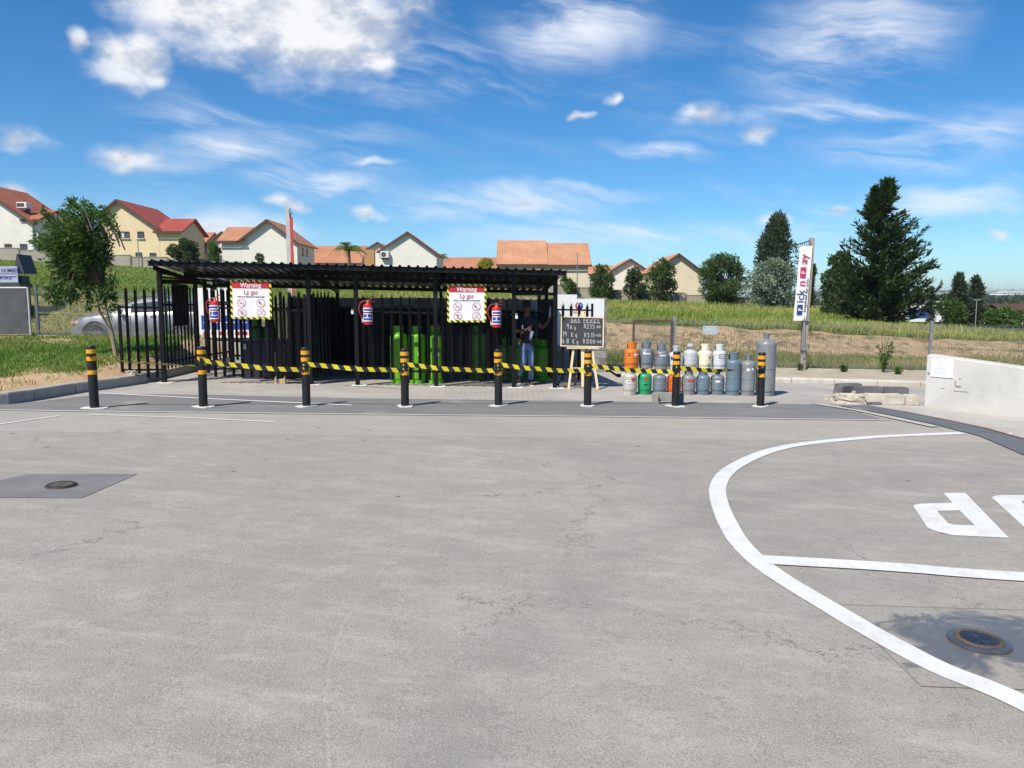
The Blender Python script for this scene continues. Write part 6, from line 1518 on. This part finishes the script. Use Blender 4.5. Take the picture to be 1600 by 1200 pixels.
for i, (px_u, zz, lb_) in enumerate(((-5.893, 1.303, 'leftmost red fire extinguisher, beside the left warning sign'), (-2.899, 1.251, 'middle red fire extinguisher, at the cage opening'), (-0.325, 1.187, 'rightmost red fire extinguisher, beside the right warning sign'))):
    o = ex if i == 0 else copy_tree(ex); u = (px_u - CO.x) / ca; x, y = wxy(u, -0.155); o.location = (x, y, zz); o.rotation_euler = (0, 0, CA + (-0.25 if i == 0 else 0.0)); o['label'] = lb_; o['group'] = 'fire extinguishers on the cage front'

# ------------------------------------------------------------------ gas cylinders
def cylmat(name, c, dirt=0.35, rough=0.42): return pm('cyl_' + name, c, tuple(v * 0.82 for v in c), 6, rough, bump=0.05, bscale=30, dirt=(tuple(v * 0.45 for v in c), dirt), coat=0.1, chips=tuple(0.5 * v + 0.5 * q for v, q in zip(tuple(x * 0.5 for x in c), (0.16, 0.085, 0.05))))
CM = dict(orange=cylmat('orange', (0.66, 0.17, 0.015)), steel=cylmat('steel', (0.155, 0.19, 0.225)), blue=cylmat('blue', (0.13, 0.185, 0.24)), pale=cylmat('pale', (0.48, 0.50, 0.52)), cream=cylmat('cream', (0.76, 0.70, 0.53)),
          offwhite=cylmat('offwhite', (0.46, 0.44, 0.40), 0.6), green=cylmat('green', (0.012, 0.30, 0.12)), white=cylmat('white', (0.58, 0.60, 0.62)), red=cylmat('redorange', (0.62, 0.12, 0.02)), grey=cylmat('grey', (0.22, 0.235, 0.25), 0.5), lime=cylmat('lime', (0.13, 0.42, 0.01), 0.15), dgreen=cylmat('dgreen', (0.03, 0.16, 0.02), 0.3))
M_valve = pm('valve_dark', (0.05, 0.05, 0.05), (0.09, 0.085, 0.08), 12, 0.4, metal=0.6); M_diamond = pm('hazard_red', (0.55, 0.03, 0.03), (0.45, 0.03, 0.03), 9, 0.5)
def gas_cyl(label, loc, r, H, mat, collar='ring', ch=0.11, cr=0.62, foot=True, decals=(), rz=0.0, group='used gas cylinders by the road', cm=None, fm=None, rib=True):
    """H = height without collar; collar: ring | cup | black | none"""
    t = thing('gas_cylinder', label, 'gas cylinder', loc, rz, group); M = CM[mat]; z0 = 0.045 if foot else 0.0; sh = r * 0.55
    prof = [(0.0, z0), (r * 0.7, z0), (r * 0.93, z0 + 0.025), (r, z0 + 0.06), (r, z0 + 0.075)]
    if rib: zm = z0 + (H - z0) * 0.46; prof += [(r, zm - 0.016), (r, zm - 0.008), (r + 0.004, zm - 0.004), (r + 0.004, zm + 0.004), (r, zm + 0.008), (r, zm + 0.016)]
    zs = H - sh
    prof += [(r, zs - 0.02), (r, zs)] + [(r * math.cos(a_) * 0.78 + r * 0.22 * math.cos(a_), zs + sh * math.sin(a_)) for a_ in (R(20), R(40), R(58), R(74))] + [(r * 0.12, H), (0.0, H)]
    MB().lathe(prof, 28).build('body', M, t, True, angle=60)
    if foot: MB().lathe([(r * 0.90, 0.0), (r * 0.93, 0.0), (r * 0.93, 0.075), (r * 0.90, 0.078), (r * 0.88, 0.0)], 28).build('foot_ring', CM[fm] if fm else M, t, True)
    rc = r * cr; zc = H - sh * 0.18; C_ = CM[cm] if cm else M
    if collar == 'ring':
        for a0_, a1_ in ((R(-150), R(-25)), (R(15), R(170))):
            MB().lathe([(rc, 0), (rc, ch), (rc - 0.006, ch + 0.006), (rc - 0.012, ch), (rc - 0.012, 0)], 14, (0, 0, zc), a0_, a1_).build('collar', C_, t, True)
        MB().lathe([(rc + 0.001, ch - 0.03), (rc + 0.003, ch + 0.004), (rc - 0.010, ch + 0.004), (rc - 0.012, ch - 0.03)], 24, (0, 0, zc)).build('collar_rim', C_, t, True)
    elif collar in ('cup', 'black'):
        mt = M_valve if collar == 'black' else C_
        MB().lathe([(rc * 0.62, 0), (rc * 0.75, ch * 0.5), (rc, ch), (rc - 0.008, ch + 0.004), (rc * 0.66, ch * 0.45), (rc * 0.5, 0)], 18, (0, 0, zc)).build('collar', mt, t, True)
    elif collar == 'cap':
        MB().lathe([(rc * 0.5, 0), (rc * 0.5, ch * 0.55), (rc, ch * 0.62), (rc, ch), (rc * 0.6, ch + 0.012), (0, ch + 0.014)], 16, (0, 0, zc)).build('collar', C_, t, True)
    MB().lathe([(0.022, 0), (0.022, 0.05), (0.014, 0.055), (0.014, ch * 0.85), (0, ch * 0.85)], 10, (0, 0, H - 0.01)).build('valve', M_valve, t, True)
    for d_ in decals:
        kind, a_, z_, w_, h_ = d_[:5]; rr = r + 0.0025
        if kind == 'diamond':
            q = []
            for da, dz in ((0, -h_), (w_, 0), (0, h_), (-w_, 0)): q.append((rr * math.cos(R(a_) + da / r), rr * math.sin(R(a_) + da / r), z_ + dz))
            MB().add(q, [(0, 1, 2, 3)]).build('hazard_diamond', M_diamond, t)
        else:
            MB().lathe([(rr, z_ - h_ / 2), (rr, z_ + h_ / 2)], 10, a0=R(a_) - w_ / 2 / r, a1=R(a_) + w_ / 2 / r).build('label_print', {'white': M_vinyl, 'red': M_diamond, 'blue': M_blue, 'ink': M_ink, 'navy': M_navy}[kind], t, True)
    return t
# row on the ground, then the row standing on top of it; heights in metres
R0, HB = 0.137, 0.40
low = [(984, 'offwhite', 'ring', 'dirty off white cylinder at the left end of the lower row', (('diamond', -72, 0.30, 0.045, 0.055), ('white', -115, 0.26, 0.09, 0.05), ('navy', -112, 0.26, 0.05, 0.025))),
       (1007, 'green', 'black', 'bright green cylinder in the lower row', (('diamond', -78, 0.31, 0.035, 0.045), ('ink', -82, 0.20, 0.06, 0.035))),
       (1030, 'steel', 'black', 'plain slate grey cylinder in the lower row, right of the green one', ()),
       (1053, 'red', 'ring', 'red orange cylinder in the lower row behind the seventh bollard', ()),
       (1075, 'grey', 'ring', 'grey cylinder with a red label in the lower row', (('red', -88, 0.28, 0.13, 0.035),)),
       (1097, 'blue', 'ring', 'blue grey cylinder in the lower row under the cream one', ()),
       (1120, 'steel', 'black', 'grey cylinder with worn white lettering at the right of the lower row', (('white', -100, 0.27, 0.05, 0.04), ('white', -80, 0.27, 0.04, 0.035)))]
LOWX = {984: (2.315, 14.987), 1007: (2.623, 15.092), 1030: (2.920, 15.090), 1053: (3.216, 15.141), 1075: (3.514, 15.192), 1097: (3.814, 15.243), 1120: (4.116, 15.294),
        1144: (4.408, 15.237), 1167: (4.701, 15.233), 1195: (5.074, 15.296)}
tops = {}
for px_, mt, co_, lb_, dc in low:
    x = LOWX[px_][0]; y = LOWX[px_][1]; hgt = 0.425 if px_ in (984, 1007) else 0.405
    gas_cyl(lb_, (x, y, zg(x, y) + 0.008), R0, hgt, mt, co_, 0.10, 0.60 if co_ == 'ring' else 0.5, True, dc, random.uniform(-.2, .2)); tops[px_] = (x, y, zg(x, y) + 0.008 + hgt - 0.0137 + 0.10)
upl = [(984, 'orange', 'ring', 'bright orange cylinder at the left end of the upper row', (('white', -68, 0.27, 0.05, 0.05), ('white', -42, 0.27, 0.07, 0.03), ('ink', -118, 0.27, 0.02, 0.06)), 0.40),
       (1007, 'steel', 'ring', 'slate grey cylinder with white and red label in the upper row', (('white', -92, 0.29, 0.15, 0.03), ('red', -80, 0.285, 0.10, 0.008), ('white', -115, 0.305, 0.04, 0.05)), 0.41),
       (1030, 'steel', 'ring', 'slate grey cylinder with a red left mark in the upper row', (('white', -80, 0.28, 0.13, 0.028), ('red', -78, 0.277, 0.10, 0.008), ('red', -135, 0.29, 0.05, 0.06)), 0.39),
       (1053, 'white', 'cup', 'white cylinder with blue mark in the upper row behind the bollard', (('blue', -125, 0.22, 0.07, 0.07),), 0.36),
       (1075, 'pale', 'cap', 'plain pale grey cylinder with knob top in the upper row', (), 0.40),
       (1097, 'cream', 'ring', 'cream white cylinder with red diamond in the upper row', (('diamond', -62, 0.24, 0.03, 0.04), ('ink', -70, 0.10, 0.015, 0.07)), 0.40),
       (1120, 'white', 'ring', 'pale grey cylinder with boxed label at the right of the upper row', (('navy', -68, 0.27, 0.17, 0.09), ('white', -68, 0.27, 0.15, 0.07), ('navy', -68, 0.27, 0.12, 0.018)), 0.40)]
for px_, mt, co_, lb_, dc, hgt in upl:
    x, y, z = tops[px_]
    gas_cyl(lb_, (x + 0.02, y, z + 0.004), R0 + (0.004 if px_ != 1120 else 0), hgt, mt, co_, 0.115, 0.62 if co_ == 'ring' else 0.5, True, dc, random.uniform(-.1, .1), fm='grey' if px_ in (1007, 1030) else None)
for px_, mt, co_, lb_, hgt, r, cr, dc in ((1144, 'blue', 'ring', 'tall blue grey cylinder at the right of the rows', 0.725, 0.145, 0.64, ()), (1167, 'grey', 'cup', 'tall dusty grey cylinder second from the right', 0.70, 0.142, 0.48, (('white', -105, 0.52, 0.06, 0.05), ('white', -70, 0.53, 0.05, 0.04))), (1195, 'grey', 'cup', 'largest cylinder, tall grey, behind the rightmost bollard', 1.13, 0.192, 0.36, ())):
    x, y = LOWX[px_]; gas_cyl(lb_, (x, y, zg(x, y) + 0.008), r, hgt, mt, co_, 0.13, cr, True, dc)
# green cylinders kept in the cage
GREEN = [
    (-2.396, 16.240, 'left one of three bright green tall cylinders behind the pales', 0.185, 1.08, 'lime', 'ring', 0.6),
    (-2.024, 16.313, 'middle one of three bright green tall cylinders behind the pales', 0.185, 1.08, 'lime', 'ring', 0.6),
    (-1.635, 16.389, 'right one of three bright green tall cylinders behind the pales', 0.185, 1.1, 'lime', 'ring', 0.6),
    (-0.790, 17.468, 'green cylinder in the shade right of the second sign', 0.185, 1.08, 'lime', 'ring', 0.6),
    (-0.147, 17.600, 'green cylinder in the shade left of the door post', 0.16, 0.8, 'lime', 'ring', 0.6),
    (0.178, 17.668, 'green cylinder half hidden behind the person', 0.16, 0.8, 'lime', 'ring', 0.6),
    (0.727, 17.339, 'wide green cylinder right of the person in the doorway', 0.19, 0.8, 'lime', 'ring', 0.55),
    (0.575, 18.056, 'green cylinder between the person and the wide one', 0.16, 0.78, 'lime', 'ring', 0.6),
    (-4.387, 17.465, 'dark green cylinder deep in the cage beside the opening', 0.185, 1.08, 'dgreen', 'ring', 0.6),
    (-6.150, 18.563, 'left dark green cylinder behind the navy box', 0.185, 1.08, 'dgreen', 'ring', 0.6),
    (-5.861, 18.631, 'right dark green cylinder behind the navy box', 0.185, 1.08, 'dgreen', 'ring', 0.6)]
GC = 'green cylinders inside the cage'
for (px_, py_, lb_, r, H, mt, cl_, cr) in GREEN:
    x, y = px_, py_
    gas_cyl(lb_, (x, y, zg(x, y) + 0.008), r, H, mt, cl_, 0.14, cr, True, (('white', -70, 0.62, 0.05, 0.06),) if mt == 'lime' and H > 1 else (), 0.0, GC, rib=False)

# ------------------------------------------------------------------ things in and before the cage
M_navybox = pm('navy_box', (0.018, 0.02, 0.045), (0.014, 0.016, 0.035), 4, 0.5)
x_, y_ = wxy(-6.15, 1.25)
t = thing('storage_box', 'dark navy steel box standing inside the left cage', 'box', (x_, y_, zg(x_, y_) + 0.006), CA)
MB().cbox((0, 0, 0.40), (1.0, 0.6, 0.78), 0.015).build('body', M_navybox, t); MB().cbox((0, -0.01, 0.815), (1.04, 0.64, 0.05), 0.012).build('lid', M_navybox, t)
for x in (-0.4, 0.4): MB().box((x, -0.31, 0.70), (0.06, 0.03, 0.12)).build('latch', M_galv, t)
M_wood = pm('raw_timber', (0.56, 0.40, 0.24), (0.46, 0.32, 0.18), 5, 0.75, bump=0.15, streak=(3, 3, 0.4))
x_, y_ = (-4.733, 15.594)
t = thing('wooden_stand', 'two upright timber battens on a foot before the cage gate', 'stand', (x_, y_, zg(x_, y_) + 0.006), CA)
for x in (-0.085, 0.085): MB().cbox((x, 0, 0.33), (0.045, 0.05, 0.66), 0.004).build('batten', M_wood, t)
MB().cbox((0, 0, 0.05), (0.125, 0.045, 0.10), 0.004).build('foot', M_wood, t)

# easel and chalkboard
ez = zg(1.42, 15.95) + 0.006
M_pine = pm('pine', (0.72, 0.58, 0.36), (0.62, 0.48, 0.28), 6, 0.6, bump=0.1, streak=(3, 3, 0.4))
t = thing('easel', 'pale wooden easel standing at the cage door', 'easel', (1.46, 15.72, ez))
topc = (0.0, 0.30, 1.60)
MB().beam((-0.30, -0.06, 0), (-0.12, 0.26, 1.36), 0.045, 0.03, up=(0, 1, 0)).build('leg', M_pine, t); MB().beam((0.30, -0.06, 0), (0.12, 0.26, 1.36), 0.045, 0.03, up=(0, 1, 0)).build('leg', M_pine, t)
MB().beam((-0.10, 0.75, 0.0), (0.0, 0.33, 1.36), 0.04, 0.03, up=(0, 1, 0)).build('rear_leg', pm('stained_pine', (0.46, 0.27, 0.13), (0.38, 0.22, 0.1), 6, 0.6, streak=(3, 3, 0.4)), t)
MB().beam((0.0, -0.02, 0.05), (0.0, 0.30, 1.58), 0.065, 0.03, up=(0, 1, 0)).build('mast', M_pine, t)
MB().box((0, 0.04, 0.42), (0.46, 0.03, 0.05)).build('crossbar', M_pine, t); MB().box((0, 0.12, 0.845), (0.66, 0.09, 0.035)).build('ledge', M_pine, t); MB().box((0, 0.26, 1.50), (0.12, 0.07, 0.05)).build('clamp', M_pine, t)
cb = thing('chalkboard', 'chalkboard with handwritten gas prices resting on the easel', 'chalkboard', (1.44, 15.82, ez + 0.865), rot=(R(-9), R(1.6), CA * 0.5))
BW, BHh = 0.89, 0.625
M_slate = pm('slate', (0.03, 0.033, 0.04), (0.042, 0.045, 0.052), 3, 0.75, dirt=((0.075, 0.078, 0.082), 0.5))
MB().box((0, 0, BHh / 2), (BW - 0.03, 0.012, BHh - 0.03)).build('slate', M_slate, cb)
for sx in (-1, 1): MB().box((sx * (BW / 2 - 0.011), -0.004, BHh / 2), (0.022, 0.028, BHh)).build('frame', M_pine, cb)
for z in (0.011, BHh - 0.011): MB().box((0, -0.0045, z), (BW - 0.046, 0.027, 0.022)).build('frame', M_pine, cb)
M_chalk = pm('chalk', (0.78, 0.78, 0.76), (0.55, 0.55, 0.54), 60, 0.95)
GL = {'G': [[(.8, .8), (.5, 1), (.15, .75), (.1, .3), (.4, 0), (.8, .15), (.82, .45), (.5, .45)]], 'A': [[(.05, 0), (.45, 1), (.85, 0)], [(.2, .38), (.7, .38)]], 'S': [[(.8, .85), (.45, 1), (.15, .8), (.3, .55), (.7, .42), (.8, .18), (.45, 0), (.1, .12)]],
      'P': [[(.15, 0), (.15, 1), (.65, .95), (.75, .72), (.55, .5), (.15, .48)]], 'R': [[(.15, 0), (.15, 1), (.65, .95), (.75, .72), (.55, .5), (.15, .48)], [(.4, .48), (.8, 0)]], 'I': [[(.4, 0), (.4, 1)]], 'C': [[(.8, .85), (.5, 1), (.15, .7), (.12, .3), (.45, 0), (.8, .15)]],
      'E': [[(.75, 1), (.15, 1), (.15, 0), (.78, 0)], [(.15, .5), (.6, .5)]], 'K': [[(.15, 0), (.15, 1)], [(.7, 1), (.18, .45), (.75, 0)]], 'g': [[(.65, .5), (.35, .6), (.15, .35), (.35, .1), (.62, .2), (.66, .55), (.62, -.2), (.3, -.25)]], '9': [[(.7, .85), (.4, 1), (.15, .78), (.35, .5), (.7, .7), (.72, .9), (.62, 0)]],
      '2': [[(.15, .8), (.4, 1), (.72, .8), (.6, .5), (.12, .02), (.8, .04)]], '3': [[(.15, .9), (.5, 1), (.72, .78), (.4, .54), (.75, .3), (.5, 0), (.12, .1)]], '5': [[(.75, 1), (.25, 1), (.2, .58), (.55, .62), (.76, .32), (.5, 0), (.12, .1)]], '1': [[(.25, .8), (.45, 1), (.42, 0)]], '0': [[(.45, 1), (.15, .75), (.15, .25), (.45, 0), (.75, .25), (.75, .75), (.45, 1)]],
      '4': [[(.35, 1), (.08, .35), (.78, .38)], [(.58, .7), (.52, -.05)]], '8': [[(.45, .52), (.18, .76), (.45, 1), (.7, .76), (.45, .52), (.15, .25), (.45, 0), (.76, .25), (.45, .52)]], ',': [[(.3, .12), (.2, -.15)]], '-': [[(.1, .45), (.7, .47)]], '_': [[(0, 0), (1, 0)]]}
def chalk(s, x, z, h, w, gap=0.25):
    m = MB()
    for ch_ in s:
        for st_ in GL.get(ch_, []):
            pts = [Vector((x + px_ * w + random.uniform(-.002, .002), -0.0085, z + pz_ * h + random.uniform(-.002, .002))) for px_, pz_ in st_]
            pts = smooth_line3(pts, 3) if len(pts) > 2 else pts
            for a_, b_ in zip(pts[:-1], pts[1:]):
                if (b_ - a_).length > 1e-4: m.beam(a_, b_, 0.0062, 0.002, up=(0, 1, 0))
        x += w * (1 + gap) * (0.55 if ch_ in ' ,1I' else 1.0)
    o = m.build('chalk_writing', M_chalk, cb); o['kind'] = 'stuff'
chalk('GAS', -0.24, 0.515, 0.062, 0.055); chalk('PRICES', 0.02, 0.515, 0.06, 0.05)
MB().beam((-0.25, -0.0085, 0.50), (-0.04, -0.0085, 0.502), 0.006, 0.002, up=(0, 1, 0)).build('underline', M_chalk, cb); MB().beam((0.01, -0.0085, 0.50), (0.37, -0.0085, 0.505), 0.006, 0.002, up=(0, 1, 0)).build('underline', M_chalk, cb)
chalk('9', -0.33, 0.365, 0.105, 0.065); chalk('Kg', -0.25, 0.365, 0.07, 0.06); chalk('R235', 0.03, 0.385, 0.085, 0.052, 0.15); chalk(',00', 0.275, 0.40, 0.05, 0.036)
chalk('19', -0.41, 0.205, 0.10, 0.062); chalk('Kg', -0.23, 0.205, 0.085, 0.062); chalk('R515', 0.04, 0.205, 0.085, 0.056, 0.2); chalk('-00', 0.25, 0.225, 0.05, 0.04)
chalk('48', -0.42, 0.065, 0.10, 0.072); chalk('Kg', -0.20, 0.065, 0.085, 0.062); chalk('R1200', 0.02, 0.075, 0.085, 0.05, 0.15); chalk('-00', 0.275, 0.09, 0.05, 0.036)

# ------------------------------------------------------------------ person standing in the cage doorway
def skinned(name, verts, edges, radii, mat, parent, sub=2, root=0):
    me = bpy.data.meshes.new(name); me.from_pydata([tuple(v) for v in verts], edges, [])
    o = bpy.data.objects.new(name, me); COL.objects.link(o)
    o.modifiers.new('skin', 'SKIN'); 
    if not me.skin_vertices: 
        bpy.context.view_layer.update()
    for i, r in enumerate(radii):
        sv = me.skin_vertices[0].data[i]; sv.radius = r if hasattr(r, '__len__') else (r, r); sv.use_root = (i == root)
    sb = o.modifiers.new('sub', 'SUBSURF'); sb.levels = sub; sb.render_levels = sub
    bpy.context.view_layer.update()
    m2 = bpy.data.meshes.new_from_object(o.evaluated_get(bpy.context.evaluated_depsgraph_get())); bpy.data.objects.remove(o)
    m2.materials.clear(); m2.materials.append(mat); m2.polygons.foreach_set('use_smooth', [True] * len(m2.polygons)); m2.name = name
    return link(name, m2, parent)
M_skin = pm('dark_skin', (0.10, 0.052, 0.032), (0.075, 0.04, 0.025), 12, 0.5); M_hair = pm('black_hair', (0.008, 0.007, 0.007), (0.015, 0.013, 0.012), 60, 0.85, bump=0.8, bscale=90)
M_shirt = pm('dark_shirt', (0.006, 0.007, 0.014), (0.009, 0.010, 0.018), 7, 0.8, bump=0.3, bscale=14); M_panel = pm('lilac_panel', (0.30, 0.28, 0.42), (0.24, 0.22, 0.36), 7, 0.8)
M_jeans = pm('light_jeans', (0.20, 0.30, 0.46), (0.085, 0.14, 0.27), 5, 0.85, bump=0.3, bscale=40, streak=(1, 1, 0.5)); M_shoe = pm('sneaker', (0.03, 0.03, 0.035), (0.05, 0.05, 0.055), 8, 0.7); M_sole = pm('white_sole', (0.62, 0.62, 0.62), (0.5, 0.5, 0.5), 8, 0.7)
px0, py0 = wxy(-0.56, 0.46)
pe = thing('person', 'person in dark shirt and light jeans leaning in the doorway with a phone', 'person', (px0, py0, zg(px0, py0) + 0.006), CA)
# skeleton in metres; x to our right, -y towards the viewer
hip = (0, 0, 0.93); chest = (0.005, 0.0, 1.28); neck = (0.005, -0.01, 1.47)
V = [hip, (0.0, 0, 1.08), chest, (0.005, 0.0, 1.42), neck, (0.005, -0.03, 1.545), (0.0, -0.055, 1.60), (0.0, -0.045, 1.70),
     (-0.17, 0.0, 1.41), (-0.25, -0.02, 1.14), (-0.13, -0.20, 1.16), (-0.03, -0.27, 1.19),                 # our left arm holding the phone
     (0.18, 0.0, 1.41), (0.33, 0.03, 1.21), (0.44, -0.02, 1.32), (0.49, -0.04, 1.40),                      # our right arm up against the post
     (0.085, 0.0, 0.90), (0.10, -0.03, 0.50), (0.095, 0.02, 0.09), (0.10, -0.12, 0.04),
     (-0.085, 0.0, 0.90), (-0.055, -0.05, 0.52), (-0.155, 0.10, 0.16), (-0.165, 0.04, 0.04)]
E_ = [(0, 1), (1, 2), (2, 3), (3, 4), (4, 5), (5, 6), (6, 7), (3, 8), (8, 9), (9, 10), (10, 11), (3, 12), (12, 13), (13, 14), (14, 15), (0, 16), (16, 17), (17, 18), (18, 19), (0, 20), (20, 21), (21, 22), (22, 23)]
Rr = [(.13, .10), (.125, .09), (.145, .10), (.11, .075), (.055, .058), (.065, .075), (.075, .092), (.062, .075), .058, .043, .033, (.035, .022), .058, .043, .033, (.035, .022), .085, .058, .04, (.035, .025), .085, .058, .04, (.035, .025)]
def fingers(base_i, dirv, spread, curl):
    b = Vector(V[base_i]); d = Vector(dirv).normalized(); s = Vector(spread).normalized(); c = Vector(curl).normalized()
    for k, (o, L) in enumerate(((-0.028, 0.062), (-0.009, 0.074), (0.010, 0.070), (0.028, 0.055))):
        i0 = len(V); V.append(tuple(b + s * o + d * 0.045)); V.append(tuple(b + s * o * 1.15 + d * (0.045 + L * 0.55) + c * 0.018)); V.append(tuple(b + s * o * 1.1 + d * (0.045 + L * 0.7) + c * 0.05))
        E_.extend([(base_i, i0), (i0, i0 + 1), (i0 + 1, i0 + 2)]); Rr.extend([.010, .009, .0075])
    i0 = len(V); V.append(tuple(b - s * 0.04 + d * 0.01 + c * 0.02)); V.append(tuple(b - s * 0.055 + d * 0.045 + c * 0.035)); E_.extend([(base_i, i0), (i0, i0 + 1)]); Rr.extend([.012, .009])
fingers(11, (0.85, -0.5, 0.15), (0.1, -0.3, 0.95), (0.3, 0.9, 0.0)); fingers(15, (0.25, 0.0, 1.0), (0.2, 1.0, 0.0), (0.8, 0.0, 0.3))
body_o = skinned('body', V, E_, Rr, M_skin, pe, 2)
# face: nose, brow, eyes, mouth and ears kept small, built onto the head
f_ = MB().tube([(0, -0.145, 1.66), (0, -0.162, 1.625), (0, -0.150, 1.612)], [0.008, 0.015, 0.012], 8); f_.build('nose', M_skin, body_o, True)
for sx in (-1, 1):
    MB().lathe([(0, -0.007), (0.006, -0.004), (0.008, 0), (0.006, 0.004), (0, 0.007)], 10).build('eye', M_sole, body_o, True, loc=(sx * 0.03, -0.125, 1.657)); MB().lathe([(0, -0.03), (0.010, -0.02), (0.013, 0.0), (0.010, 0.024), (0, 0.03)], 8).build('ear', M_skin, body_o, True, loc=(sx * 0.078, -0.045, 1.645))
MB().box((0, -0.142, 1.583), (0.045, 0.012, 0.010)).build('mouth', pm('lips', (0.09, 0.035, 0.03), None, 9, 0.5), body_o)
hr = MB().lathe([(0.0, 0.125), (0.05, 0.118), (0.083, 0.085), (0.096, 0.04), (0.094, -0.01), (0.08, -0.05)], 22)
hr.v = [(x * 0.95 + random.uniform(-.004, .004), y * 1.12 + random.uniform(-.004, .004), z + (0.045 if y < -0.02 and z < 0.03 else 0) + random.uniform(-.004, .004)) for x, y, z in hr.v]
hr.build('hair', M_hair, pe, True, loc=(0.0, -0.035, 1.685), rot=(R(14), 0, 0))
sv_ = [(0, 0, 0.86), (0.0, 0, 1.05), (0.005, 0, 1.28), (0.005, 0, 1.405), (0.005, -0.005, 1.46), (-0.165, 0, 1.405), (-0.225, -0.015, 1.20), (0.175, 0, 1.405), (0.275, 0.02, 1.275)]
shirt = skinned('shirt', sv_, [(0, 1), (1, 2), (2, 3), (3, 4), (3, 5), (5, 6), (3, 7), (7, 8)], [(.165, .125), (.15, .115), (.165, .118), (.125, .09), (.066, .066), .076, (.066, .066), .076, (.066, .066)], M_shirt, pe, 2, 2)
MB().box((0, 0, 0), (0.07, 0.01, 0.20), mat=Matrix.Translation((0.085, -0.127, 1.06)) @ Matrix.Rotation(R(18), 4, 'Y')).build('side_panel', M_panel, shirt)
MB().box((-0.09, -0.125, 1.20), (0.022, 0.01, 0.16)).build('stripe', M_panel, shirt)
jv = [(0, 0, 0.90), (0, 0, 0.98), (0.088, 0.0, 0.84), (0.10, -0.03, 0.50), (0.095, 0.015, 0.10), (-0.088, 0.0, 0.84), (-0.055, -0.05, 0.52), (-0.15, 0.09, 0.18)]
skinned('jeans', jv, [(0, 1), (0, 2), (2, 3), (3, 4), (0, 5), (5, 6), (6, 7)], [(.15, .115), (.142, .108), (.102, .10), (.074, .076), (.056, .062), (.102, .10), (.074, .076), (.054, .06)], M_jeans, pe, 2)
for (a_, b_, c_) in (((0.095, 0.05, 0.055), (0.10, -0.10, 0.05), (0.102, -0.20, 0.035)), ((-0.16, 0.12, 0.14), (-0.17, 0.06, 0.075), (-0.17, 0.015, 0.035))):
    sh_ = skinned('shoe', [a_, b_, c_], [(0, 1), (1, 2)], [(.045, .048), (.048, .038), (.042, .028)], M_shoe, pe, 2)
    d1 = Vector(c_) - Vector(a_); MB().beam(Vector(a_) + Vector((0, 0.02, -0.04)), Vector(c_) + Vector((0, -0.02, -0.024)), 0.09, 0.022).build('sole', M_sole, sh_)
ph_ = thing('phone', 'phone held up by the person in the doorway', 'phone', wxy(-0.56 + 0.045, 0.46 - 0.315) + (zg(px0, py0) + 1.215,), CA)
ph_.rotation_euler = (R(-50), 0, CA); MB().cbox((0, 0, 0), (0.07, 0.010, 0.145), 0.003).build('case', M_ink, ph_); MB().box((0, 0.0058, 0), (0.064, 0.001, 0.135)).build('screen', M_glass, ph_)
gl_ = thing('white_glove', 'white cloth glove wedged at the door post beside the person', 'glove', wxy(-0.075, 0.40) + (zg(px0, py0) + 1.44,), CA)
g_ = skinned('cuff', [(0, 0, 0), (0.01, 0, 0.10), (0.02, 0, 0.20)], [(0, 1), (1, 2)], [(.038, .02), (.035, .022), (.012, .01)], M_sole, gl_, 2)
for k in range(4): MB().tube([(0.005 + 0.006 * k, -0.02 + 0.012 * k, 0.14), (0.012 + 0.006 * k, -0.024 + 0.013 * k, 0.22 + 0.012 * (k % 3))], [0.010, 0.007], 6).build('finger', M_sole, gl_, True)

# ------------------------------------------------------------------ the air itself: thin even haze that pales the far valley
hz = bpy.data.materials.new('haze_air'); hz.use_nodes = True; hz.node_tree.nodes.clear(); H_ = NT(hz.node_tree)
pv = H_.n('VolumePrincipled', {'Color': (0.80, 0.88, 1.0), 'Density': 0.00016, 'Anisotropy': 0.2})
H_.t.links.new(pv.outputs[0], H_.n('OutputMaterial').inputs['Volume'])
tag(MB().box((0, 3030, 24), (10400, 6140, 76)).build('haze', hz), 'thin pale haze filling the air over the whole place', 'haze', kind='stuff')
